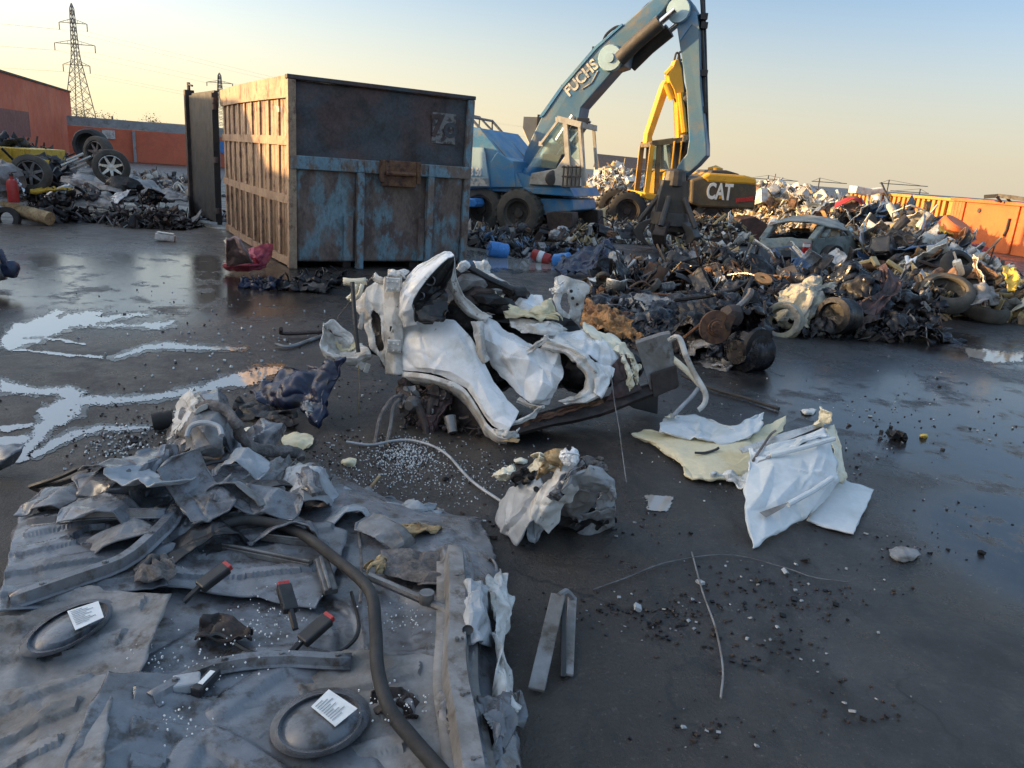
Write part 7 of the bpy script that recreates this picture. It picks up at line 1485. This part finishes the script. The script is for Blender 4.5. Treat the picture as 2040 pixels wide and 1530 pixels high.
gs('torn_foam', 'cream_pale', [[(448,478,.5),(456,474,.54)], [(449,490,.44),(458,488,.46)]], nu=8, nv=8, amp=.03, sc=9, seed=203)
# dark scraps on the ground near the container
def dscrap(u, v, lx, ly, seed, mat, label):
    m = M(); c = G(u, v); rn = random.Random(seed)
    m.sheet([[c+Vector((x*lx, y*ly, .03+.10*rn.random()*(abs(y) < .9))) for x in (-1, -.4, .3, 1)] for y in (1, 0, -1)], nu=26, nv=18, amp=.06, sc=6, seed=seed, jag=.06)
    for i in range(16): shard(m, c+Vector((rn.uniform(-lx, lx), rn.uniform(-ly, ly), rn.uniform(.02, .12))), rn.uniform(.05, .16), rn)
    m.top('scrap_pile', mat, label, 'scrap', thick=.008, ang=30)
dscrap(345, 452, .42, .5, 210, 'burnt', 'low black scrap pile on the ground left of the open door')
dscrap(450, 436, .5, .6, 211, 'burnt', 'black scrap pile spilling from the open container door')
dscrap(520, 572, .22, .18, 212, 'blue_dark', 'dark blue tinted metal strip below the container corner')
dscrap(590, 575, .42, .22, 213, 'burnt', 'black twisted strips in front of the container')
dscrap(640, 560, .3, .3, 214, 'burnt', 'flat black scrap under the container front edge')
m = M(); c = G(330, 480); m.box(c+Vector((0, 0, .06)), (.3, .12, .1), (0, .1, .2)); m.box(c+Vector((.01, -.01, .13)), (.26, .1, .02), (0, .1, .2)); m.top('white_block', 'white_dirty', 'small white topped block on the wet ground left of the cushion', 'block', smooth=False, bevel=.008)
# blue black film by the headlamp bucket
r = thing('plastic_film', 'shiny dark blue plastic film bunched left of the crushed white car', 'plastic sheet', G(600, 800))
gs('film', 'blue_dark', [[(500,775,.06),(550,750,.14),(600,735,.24),(650,722,.36),(682,715,.42)], [(505,790,.05),(560,770,.16),(610,765,.22),(650,760,.26),(678,745,.32)], [(520,805,.03),(570,795,.1),(615,800,.14),(645,800,.16),(665,780,.2)], [(560,815,.02),(595,820,.05),(620,838,.05),(636,845,.04),(650,810,.1)]], nu=54, nv=40, amp=.16, sc=5, seed=220, jag=.03, fine=.004, facet=None, folds=16, fa=.04, fw=.05, ang=50)
gs('film', 'grey_light', [[(598,800,.14),(612,800,.15),(622,810,.12)], [(612,830,.07),(624,832,.07),(632,838,.06)]], nu=14, nv=12, amp=.03, sc=9, seed=221, jag=.02)
gs('brown_card', 'rust_dark', [[(540,790,.06),(565,785,.09),(575,795,.08)], [(545,808,.03),(562,812,.04),(575,805,.04)]], nu=14, nv=10, amp=.02, sc=8, seed=222, jag=.01)
gs('dark_mat', 'burnt', [[(470,800,.05),(520,805,.06),(580,825,.05)], [(480,825,.03),(530,835,.04),(590,850,.03)]], nu=24, nv=12, amp=.04, sc=7, seed=223, jag=.04)
# glass crumbs and grit
rn = random.Random(21); m = M()
def crumbs(u, v, su, sv, n, q0, q1):
    for i in range(n):
        p = G(u+rn.gauss(0, su), v+rn.gauss(0, sv)); q = rn.uniform(q0, q1); p.z = q*.4
        m.box(p, (q, q*.8, q*.7), (rn.random()*3, rn.random()*3, rn.random()*3), rn.choice((0, 0, 1, 2)))
crumbs(805, 905, 34, 16, 900, .003, .009); crumbs(800, 930, 70, 30, 500, .003, .008); crumbs(235, 890, 45, 22, 240, .005, .014); crumbs(330, 850, 30, 14, 120, .004, .01); crumbs(1020, 930, 60, 25, 120, .003, .008)
crumbs(500, 690, 160, 60, 160, .006, .02); crumbs(1500, 900, 160, 90, 160, .003, .009); crumbs(700, 960, 60, 25, 260, .003, .008); crumbs(900, 960, 60, 30, 260, .003, .008); 
for k in range(60):                               # drifts of grit and small dark chips
    u = rn.uniform(20, 2020); v = rn.uniform(560, 1500)
    for i in range(rn.randint(10, 60)):
        p = G(u+rn.gauss(0, 70), max(v+rn.gauss(0, 26), 520)); q = rn.uniform(.003, .012)*(1 if rn.random() < .93 else 2.2); p.z = q*.3
        m.box(p, (q*rn.uniform(.6, 2), q, q*.6), (rn.random()*.6, rn.random()*.6, rn.random()*3), rn.choice((2, 2, 3, 3, 3, 1)))
o = m.build('glass_shards', ['panel_white', 'grey_light', 'rust_dark', 'burnt'], smooth=False); tag(o, 'scattered glass crumbs and grit over the yard ground', 'debris', None, 'stuff')

# ------------------------------------------------------------- left background
def alloy(parent, c, axis, R, wd, rim='steel_grey', spokes=7):
    e = bpy.data.objects.new('wheel', None); S.collection.objects.link(e); e.parent = parent; e['_w'] = parent['_w']
    ax = Vector(axis).normalized(); h = wd/2; m = M()
    m.lathe([(R*.66,-h*.85),(R*.7,-h),(R*.9,-h),(R*.98,-h*.8),(R,-h*.4),(R,h*.4),(R*.98,h*.8),(R*.9,h),(R*.7,h),(R*.66,h*.85)], c, ax, 34, closed=True); m.build('tyre', 'rubber_dusty', e)
    m = M(); m.lathe([(R*.66,h*.85),(R*.62,h*.9),(R*.6,h*.5),(R*.6,-h*.8),(R*.66,-h*.85)], c, ax, 34)
    m.lathe([(0,h*.7),(R*.16,h*.66),(R*.18,h*.4)], c, ax, 16); a = ax.orthogonal().normalized(); b = ax.cross(a); c = Vector(c)
    for k in range(spokes):
        q = 2*pi*k/spokes; d = a*cos(q)+b*sin(q); t_ = ax.cross(d)
        m.prism([c+ax*h*.6+d*R*.14-t_*R*.09, c+ax*h*.6+d*R*.14+t_*R*.09, c+ax*h*.72+d*R*.62+t_*R*.055, c+ax*h*.72+d*R*.62-t_*R*.055], -ax*h*.2)
    m.build('rim', rim, e, smooth=False)
    m = M(); m.lathe([(R*.6,-h*.3),(R*.2,-h*.2),(0,-h*.2)], c, ax, 20); m.build('brake_drum', 'burnt', e)
r = thing('overturned_car', 'overturned grey car with alloy wheels in the air by the red wall', 'wrecked car', G(250, 415))
alloy(r, W(222, 333, 16.3), (.42, -.9, .05), .36, .24, 'alu')
alloy(r, W(196, 304, 17.9), (-.3, -.95, .1), .36, .24)
sh2('underbody', 'scrap_grey', [[(160,336,19),(220,334,19),(280,360,19),(340,376,19)], [(140,356,17),(200,358,17),(260,368,17.2),(340,386,17.6)], [(120,378,16),(180,376,16),(250,386,16),(330,396,16.4)], [(130,400,15.4),(200,398,15.5),(280,402,15.5),(350,404,15.8)]], nu=46, nv=36, amp=.2, sc=1.8, seed=230, jag=.06, th=.02)
sh2('side_panel', 'grey_dirty', [[(125,350,16.4),(180,362,16.2),(240,372,16)], [(118,358,16.2),(180,376,15.9),(250,388,15.7)]], nu=26, nv=10, amp=.08, sc=3, seed=231, th=.02)
sh2('side_panel', 'grey_dirty', [[(280,366,17),(330,380,16.6),(375,388,16.6)], [(270,392,15.9),(330,396,15.8),(375,400,16)]], nu=26, nv=14, amp=.12, sc=2.6, seed=232, th=.02)
sh2('wheel_arch', 'burnt', [[(150,372,15.8),(175,362,15.8),(205,385,15.6)], [(142,392,15.4),(175,390,15.3),(205,398,15.3)]], nu=16, nv=10, amp=.05, sc=4, seed=233, th=.02)
sh2('wheel_arch', 'burnt', [[(280,385,15.7),(300,375,15.7),(318,388,15.6)], [(280,400,15.4),(300,405,15.3),(318,408,15.3)]], nu=16, nv=10, amp=.05, sc=4, seed=234, th=.02)
m = M(); m.lump(W(245, 372, 16.1), (.35, .2, .2), 3, .4, 2, 9); m.build('axle_housing', 'burnt', r, ang=30)
for i, (u, v) in enumerate(((140,322),(150,312),(165,318),(158,330),(172,326),(182,320))):
    m = M(); m.bar(W(u-18, v+8, 17.4+i*.1), W(u+16, v-6, 17.6+i*.1), .12, .03, (0, .3, 1)); m.build('bent_strip', 'scrap_white', r, smooth=False)
tyre('tyre', 'rubber', W(182, 290, 19.5), (.1, -1, .1), .4, .5, 'black stacked tyres standing behind the overturned car')
rl = thing('scrap_bonnet', 'flat grey sill lying on the ground before the overturned car', 'scrap panel', G(205, 418)); r = rl
sh2('sill_skin', 'grey_dirty', [[(175,392,15.2),(210,390,15.2),(245,396,15.2)], [(172,412,14.9),(210,414,14.8),(248,416,14.8)]], nu=20, nv=10, amp=.04, sc=4, seed=235, th=.03)
r = thing('yellow_wreck', 'yellow car wreck with a loose alloy wheel at the left edge', 'wrecked car', G(40, 430))
alloy(r, W(62, 346, 14.2), (.3, -.95, .1), .34, .22)
sh2('wing', 'yellow_scrap', [[(20,338,14.4),(45,322,14.6),(75,320,15),(98,322,15.2)], [(20,345,14.2),(48,330,14.4),(75,326,14.8),(96,328,15)]], nu=20, nv=8, amp=.05, sc=3, seed=236, th=.03)
sh2('bumper', 'yellow_scrap', [[(60,378,14),(110,374,14.4),(145,378,14.8)], [(60,384,13.9),(110,380,14.3),(145,384,14.7)]], nu=16, nv=6, amp=.03, sc=3, seed=237, th=.03)
sh2('front_grille', 'chrome', [[(20,350,13.8),(32,352,13.7),(42,372,13.7)], [(22,362,13.7),(40,372,13.6),(54,388,13.6)]], nu=14, nv=8, amp=.04, sc=6, seed=238)
m = M(); m.lump(W(8, 358, 13.8), (.3, .3, .3), 3, .3, 2, 12); m.build('engine_block', 'grey_dirty', r, ang=30)
m = M(); 
for i in range(90): shard(m, W(rn.uniform(30, 150), rn.uniform(385, 440), 14.3), rn.uniform(.08, .3), rn, rn.choice((0, 0, 1, 2)))
o = m.build('engine_scrap', ['burnt', 'scrap_grey', 'rust_dark'], r, thick=.01, ang=30); o['kind'] = 'stuff'
m = M(); c = W(50, 428, 13.6); m.tube([W(5, 405, 13.7), W(50, 422, 13.6), W(100, 436, 13.5)], [.05,.11,.12], 12, steps=10); m.build('exhaust_silencer', 'tan_foam', r)
m = M(); m.lathe([(.12,-.08),(.2,-.08),(.21,0),(.2,.08),(.12,.08)], W(14, 436, 13.4), (.3, -1, .1), 22, closed=True); m.build('loose_wheel', 'rubber', r)
r = thing('fire_extinguisher', 'red fire extinguisher standing in the scrap at the left edge', 'fire extinguisher', W(28, 403, 13.5))
m = M(); c = W(28, 403, 13.5); m.lathe([(0,0),(.085,0),(.09,.02),(.09,.32),(.07,.38),(.03,.4),(.03,.44)], c, (0, 0, 1), 20); m.build('cylinder', 'red_plastic', r)
m = M(); m.lathe([(0,.44),(.03,.44),(.035,.48),(0,.5)], c, (0, 0, 1), 12); m.bar(c+Vector((0, 0, .5)), c+Vector((.1, 0, .52)), .025, .015); m.build('valve', 'machine_dark', r)
m = M(); a = W(-20, 310, 21); b2 = W(62, 308, 21)
r = thing('yellow_skip', 'small yellow skip heaped with black scrap beside the warehouse', 'container', ((a.x+b2.x)/2, 21, 0))
zt = a.z+.25; m.prism([Vector((a.x-1, 21, .3)), Vector((b2.x-.1, 21, .3)), Vector((b2.x, 21, zt)), Vector((a.x-1, 21, zt))], (0, 1.6, 0)); m.build('body', 'yellow_scrap', r, smooth=False, bevel=.02)
m = M()
for x in (.15, .5, .8): m.box(Vector((a.x+(b2.x-a.x)*x, 20.96, (.3+zt)/2)), (.12, .08, zt-.35))
m.build('side_rib', 'yellow_scrap', r, smooth=False)
HEAPZ.clear()
heap('scrap_heap', 'black wire and rubber heap piled on the yellow skip', [(20,282,22,55,1.2)], 260, .1, .5, ['scrap_dark', 'burnt', 'scrap_grey'], 17, 'burnt')
heap('scrap_heap', 'low black scrap heap along the foot of the red warehouse', [(95,304,27,45,1.5),(120,318,22,30,1.0),(90,325,19,50,1.0)], 300, .1, .5, ['scrap_dark', 'burnt', 'scrap_grey', 'rust_dark'], 18, 'burnt')
heap('scrap_heap', 'pale dusty rubble strip below the far red wall', [(330,352,30,90,2.5),(260,366,26,70,2),(360,374,23,60,2)], 420, .08, .3, ['scrap_grey', 'scrap_dark', 'scrap_dark', 'scrap_brown', 'scrap_white'], 19, 'scrap_brown')
heap('scrap_heap', 'spread of dark litter on the ground in front of the overturned car', [(300,420,15,80,.9),(140,425,14.6,60,.7)], 260, .05, .25, ['scrap_dark', 'scrap_grey', 'burnt', 'rust_dark'], 20, 'burnt')
# drum cut off by the left edge
c = W(-12, 570, 7.6); m = M(); m.lathe([(0,-.3),(.26,-.3),(.28,-.26),(.26,-.1),(.28,-.05),(.27,.2),(.28,.28),(.1,.3),(0,.3)], Vector((c.x-.28, c.y, .28)), (.5, .3, .2), 24, wob=.05, seed=2)
m.top('rubber_drum', 'grey_dirty', 'rounded grey drum half cut off by the left picture edge', 'drum')
m = M(); m.tube([W(0, 500, 7.8), W(8, 520, 7.7), W(14, 535, 7.7)], .03, 8); m.lump(W(20, 536, 7.7), .09, 2, .3, 2, 4); m.top('blue_pipe', 'blue_dark', 'dark blue pipe end above the drum at the left edge', 'pipe')
# ------------------------------------------------------------- larger recognisable scrap, copied into the heaps
wm('paint_silver', (.38, .39, .40), (.28, .28, .28), (.12, .09, .07), s1=3, t1=.55, s2=8, t2=.64, rough=.35, metal=.3, bump=.08)
wm('paint_white', (.62, .60, .55), (.45, .42, .36), (.16, .12, .08), s1=3, t1=.55, s2=8, t2=.64, rough=.5, bump=.08)
wm('paint_black', (.03, .03, .033), (.05, .045, .042), (.09, .07, .05), s1=3, t1=.55, s2=8, t2=.66, rough=.45, bump=.1)
wm('paint_blue', (.05, .10, .20), (.05, .08, .14), (.12, .09, .07), s1=3, t1=.55, s2=8, t2=.64, rough=.4, bump=.08)
wm('paint_red', (.33, .045, .035), (.22, .04, .03), (.12, .07, .05), s1=3, t1=.58, s2=8, t2=.64, rough=.4, bump=.08)
wm('paint_rust', (.20, .11, .065), (.12, .07, .045), (.07, .05, .04), s1=3, t1=.5, s2=8, t2=.6, rough=.8, bump=.3)
FAR = Vector((0, 0, 0))
def proto_door(col, seed):
    t = thing('door_scrap', '-', 'car door', FAR)
    m = M(); m.sheet([[Vector((x, 0, z)) for x in (-.55, -.2, .2, .55)] for z in (.62, .4, .2, 0)], nu=22, nv=18, amp=.03, sc=3, seed=seed, facet=(5, 4, .05), folds=6, fa=.04); m.build('door_skin', col, t, thick=.025, ang=20)
    m = M(); 
    for a, b in (((-.52, 0, .62), (-.3, .05, 1.02)), ((-.3, .05, 1.02), (.35, .05, 1.05)), ((.35, .05, 1.05), (.54, 0, .62))): m.bar(a, b, .05, .035, (0, 1, 0))
    m.build('window_frame', col, t, smooth=False)
    m = M(); m.bar((.3, -.04, .52), (.46, -.04, .52), .03, .025); m.build('handle', 'paint_black', t, smooth=False)
    m = M(); m.sheet([[Vector((x, .06, z)) for x in (-.48, 0, .48)] for z in (.56, .3, .06)], nu=14, nv=12, amp=.03, sc=4, seed=seed+1, facet=(4, 3, .02)); m.build('door_lining', 'paint_black', t, thick=.02, ang=25)
    return t
def proto_bonnet(col, seed):
    t = thing('bonnet_scrap', '-', 'bonnet', FAR)
    m = M(); m.sheet([[Vector((x, y, .12*cos(y*2.2)+.1*abs(x)*(1 if seed % 2 else -1))) for x in (-.65, -.2, .2, .65)] for y in (-.5, 0, .5)], nu=26, nv=20, amp=.05, sc=2.4, seed=seed, facet=(6, 5, .07), folds=6, fa=.05, jag=.02); m.build('skin', col, t, thick=.02, ang=20)
    m = M(); m.tube([(-.55, -.4, .0), (0, .1, .02), (.55, .42, .0)], .03, 6, steps=8); m.tube([(.5, -.4, 0), (0, .1, .02), (-.5, .4, 0)], .03, 6, steps=8); m.build('stiffener', 'paint_rust', t)
    return t
def proto_bumper(col, seed):
    t = thing('bumper_scrap', '-', 'bumper', FAR)
    m = M(); m.sheet([[Vector((x, .35*x*x*1.2-.0+dy, z+.06*sin(x*4+seed))) for x in (-.8, -.5, 0, .5, .8)] for dy, z in ((.1, .22), (0, .16), (-.03, .05), (.04, -.04))], nu=30, nv=12, amp=.02, sc=3, seed=seed, lin=True, folds=5, fa=.05, fw=.08); m.build('shell', col, t, thick=.012, ang=25)
    m = M(); m.sheet([[Vector((x, .02+.4*x*x, z)) for x in (-.3, 0, .3)] for z in (.1, 0)], nu=10, nv=6); m.build('grille', 'paint_black', t, thick=.02)
    return t
def proto_exhaust(col, seed):
    t = thing('exhaust_scrap', '-', 'exhaust', FAR); rn = random.Random(seed)
    m = M(); m.tube([(-.9, 0, 0), (-.5, .12, .1), (-.1, 0, .02), (.2, 0, 0)], .03, 8, steps=16); m.build('pipe', 'paint_rust', t)
    m = M(); m.lathe([(.03, 0), (.11, .03), (.12, .08), (.12, .46), (.11, .5), (.03, .53), (.03, .8)], (.2, 0, 0), (1, .1, .1), 14, wob=.1, seed=seed); m.build('silencer', col, t)
    return t
def proto_wheel(col, seed):
    t = thing('wheel_scrap', '-', 'wheel', FAR); alloy_local(t, col); return t
def alloy_local(t, rim):
    R, h = .31, .1; ax = Vector((0, 0, 1)); m = M()
    m.lathe([(R*.66,-h*.85),(R*.7,-h),(R*.9,-h),(R*.98,-h*.8),(R,-h*.4),(R,h*.4),(R*.98,h*.8),(R*.9,h),(R*.7,h),(R*.66,h*.85)], FAR, ax, 26, closed=True); m.build('tyre', 'rubber_dusty', t)
    m = M(); m.lathe([(R*.66,h*.85),(R*.62,h*.9),(R*.6,h*.4),(R*.3,h*.2),(R*.2,h*.5),(0,h*.5)], FAR, ax, 20)
    for k in range(8): a = 2*pi*k/8; m.box((cos(a)*R*.45, sin(a)*R*.45, h*.35), (R*.1, R*.1, h*.2))
    m.build('rim', rim, t, ang=25)
def proto_appliance(col, seed):
    t = thing('scrap_appliance', '-', 'appliance', FAR); m = M(); W_, H_, D_ = .55, .8, .5
    for ax_, o_ in (((0, -1, 0), -D_/2), ((0, 1, 0), D_/2)): m.sheet([[Vector((x, o_, z)) for x in (-W_/2, 0, W_/2)] for z in (H_, H_/2, 0)], nu=12, nv=14, amp=.02, sc=3, seed=seed+int(o_*10), facet=(4, 4, .05))
    for o_ in (-W_/2, W_/2): m.sheet([[Vector((o_, y, z)) for y in (-D_/2, 0, D_/2)] for z in (H_, H_/2, 0)], nu=10, nv=14, facet=(3, 4, .04), seed=seed+7)
    m.sheet([[Vector((x, y, H_)) for x in (-W_/2, 0, W_/2)] for y in (-D_/2, D_/2)], nu=8, nv=6, facet=(3, 2, .03), seed=seed); m.build('casing', col, t, thick=.012, ang=20)
    m = M(); m.box((0, -D_/2-.02, H_*.85), (W_*.8, .04, .08)); m.lathe([(0, .03), (.04, .03), (.05, 0)], (W_*.3, -D_/2-.03, H_*.85), (0, -1, 0), 10); m.build('control_strip', 'paint_black', t, smooth=False)
    return t
def proto_block(col, seed):
    t = thing('engine_scrap', '-', 'engine', FAR); rn = random.Random(seed)
    m = M(); m.lump((0, 0, .2), (.3, .24, .22), 3, .3, 1.6, seed); m.build('casting', col, t, ang=22)
    m = M()
    for i in range(4): m.lathe([(0, .06), (.05, .06), (.055, 0), (.055, -.1)], (-.2+i*.13, -.16, .3), (0, -.6, .8), 10)
    m.build('manifold', 'paint_rust', t, ang=30)
    m = M(); m.tube([(-.3, .1, .2), (-.1, -.2, .45), (.2, -.1, .42), (.34, .1, .2)], .025, 6, steps=14); m.build('hose', 'paint_black', t)
    return t
KINDS = [('door', proto_door, 'car door'), ('bonnet', proto_bonnet, 'car bonnet'), ('bumper', proto_bumper, 'car bumper'), ('exhaust', proto_exhaust, 'exhaust'), ('wheel', proto_wheel, 'wheel'), ('appliance', proto_appliance, 'appliance casing'), ('engine', proto_block, 'engine block')]
COLS = {'silver': 'paint_silver', 'white': 'paint_white', 'black': 'paint_black', 'blue': 'paint_blue', 'red': 'paint_red', 'rusty brown': 'paint_rust', 'ashen': 'ash', 'sooty': 'burnt'}
PROTO = {}
def put(kind, col, p, rot, sc, where, group):
    key = (kind, col); fn, nm = [(f, n) for k, f, n in KINDS if k == kind][0]
    lab = {'door': 'bent %s car door with empty window frame', 'bonnet': 'buckled %s car bonnet', 'bumper': 'torn %s car bumper', 'exhaust': 'rusty exhaust pipe with %s silencer', 'wheel': 'scrap car wheel with %s rim', 'appliance': 'dented %s appliance casing', 'engine': '%s engine block with hose'}[kind] % col+' '+where
    if key not in PROTO:
        t = fn(COLS[col], len(PROTO)+300); PROTO[key] = t; t.location = p; t.rotation_euler = rot; t.scale = (sc,)*3; t['label'] = lab; t['group'] = group+' '+kind; return t
    return copy_thing(PROTO[key], p, rot, sc, lab, group+' '+kind)
def strew(n, spots, kinds, cols, seed, where, group, smin, smax):
    """spots: (u, v, y, spread px u, spread px v, depth growth per px)"""
    rn = random.Random(seed)
    for i in range(n):
        u, v, y, su, sv, dy = spots[i % len(spots)]
        a, b = rn.uniform(-1, 1), rn.uniform(-1, 1)
        p = W(u+a*su, v+b*sv, y-b*sv*dy); p.z = max(p.z, .05)
        put(rn.choice(kinds), rn.choice(cols), p, (rn.uniform(-1.2, 1.2), rn.uniform(-1.0, 1.0), rn.uniform(0, 6.28)), rn.uniform(smin, smax), where, group)
strew(60, [(1740,440,18.2,55,18,.02),(1790,462,16.6,60,20,.03),(1850,490,15.0,45,18,.03),(1720,480,16.2,50,20,.03),(1800,500,14.8,70,18,.03),(1690,436,20.0,35,10,.02),(1895,515,14.2,35,10,.03)],
      ['door', 'bonnet', 'bumper', 'exhaust', 'wheel', 'appliance', 'engine', 'bonnet', 'bonnet', 'bumper'], ['silver', 'white', 'black', 'blue', 'rusty brown', 'silver', 'black'], 41, 'in the right scrap heap', 'right heap', .38, .72)
strew(60, [(1225,362,29.5,50,14,.04),(1300,378,29,50,10,.04),(1540,396,27.2,60,14,.04),(1605,405,26,50,12,.04),(1480,402,28,40,10,.04),(1660,420,24.6,35,8,.04)],
      ['bonnet', 'appliance', 'bumper', 'bonnet', 'exhaust', 'appliance'], ['silver', 'white', 'white', 'silver', 'rusty brown'], 42, 'in the sunlit heap behind the excavators', 'sunlit heap', .35, .7)
strew(30, [(1290,545,11.0,90,10,.04),(1440,532,11.6,80,12,.04),(1540,545,10.8,50,8,.04),(1420,565,9.7,120,12,.02),(1250,565,9.5,60,12,.02),(1640,570,10.2,70,8,.02)],
      ['bonnet', 'door', 'exhaust', 'engine', 'wheel', 'bumper'], ['sooty', 'sooty', 'ashen', 'sooty', 'rusty brown', 'black'], 43, 'among the charred wrecks', 'charred zone', .28, .5)
strew(10, [(250,395,15.2,90,8,.02),(330,395,15.4,40,8,.02),(110,405,14.4,40,10,.02)], ['bonnet', 'bumper', 'engine'], ['black', 'silver', 'sooty', 'black'], 44, 'beside the overturned car', 'left scrap', .35, .6)
strew(9, [(1880,565,10.8,60,8,.02),(1980,565,10.5,40,8,.02)], ['bumper', 'exhaust', 'bonnet'], ['white', 'black', 'rusty brown', 'silver'], 45, 'in the tyre rubble at the right edge', 'tyre rubble', .3, .5)
strew(8, [(1010,465,16,50,6,.05),(1180,475,17,60,6,.05),(1230,480,17,30,6,.05)], ['exhaust', 'engine', 'bumper', 'door'], ['sooty', 'black', 'rusty brown'], 46, 'in front of the machines', 'machine litter', .3, .5)
strew(26, [(1580,548,13.6,50,8,.02),(1660,552,13.4,50,8,.02),(1740,520,14.2,50,14,.03),(1830,505,14.4,50,14,.03),(1880,530,13.2,40,10,.03)],
      ['bonnet', 'door', 'bumper', 'bonnet', 'exhaust', 'engine'], ['silver', 'black', 'sooty', 'rusty brown', 'blue', 'white'], 47, 'at the foot of the right heap', 'heap foot', .45, .8)
strew(14, [(980,470,16.4,50,8,.05),(1090,468,16.6,60,8,.05),(1190,462,19,40,8,.05),(1290,455,20,40,6,.05)], ['bonnet', 'bumper', 'exhaust', 'engine'], ['sooty', 'black', 'rusty brown', 'silver'], 48, 'around the machine wheels', 'wheel litter', .35, .6)
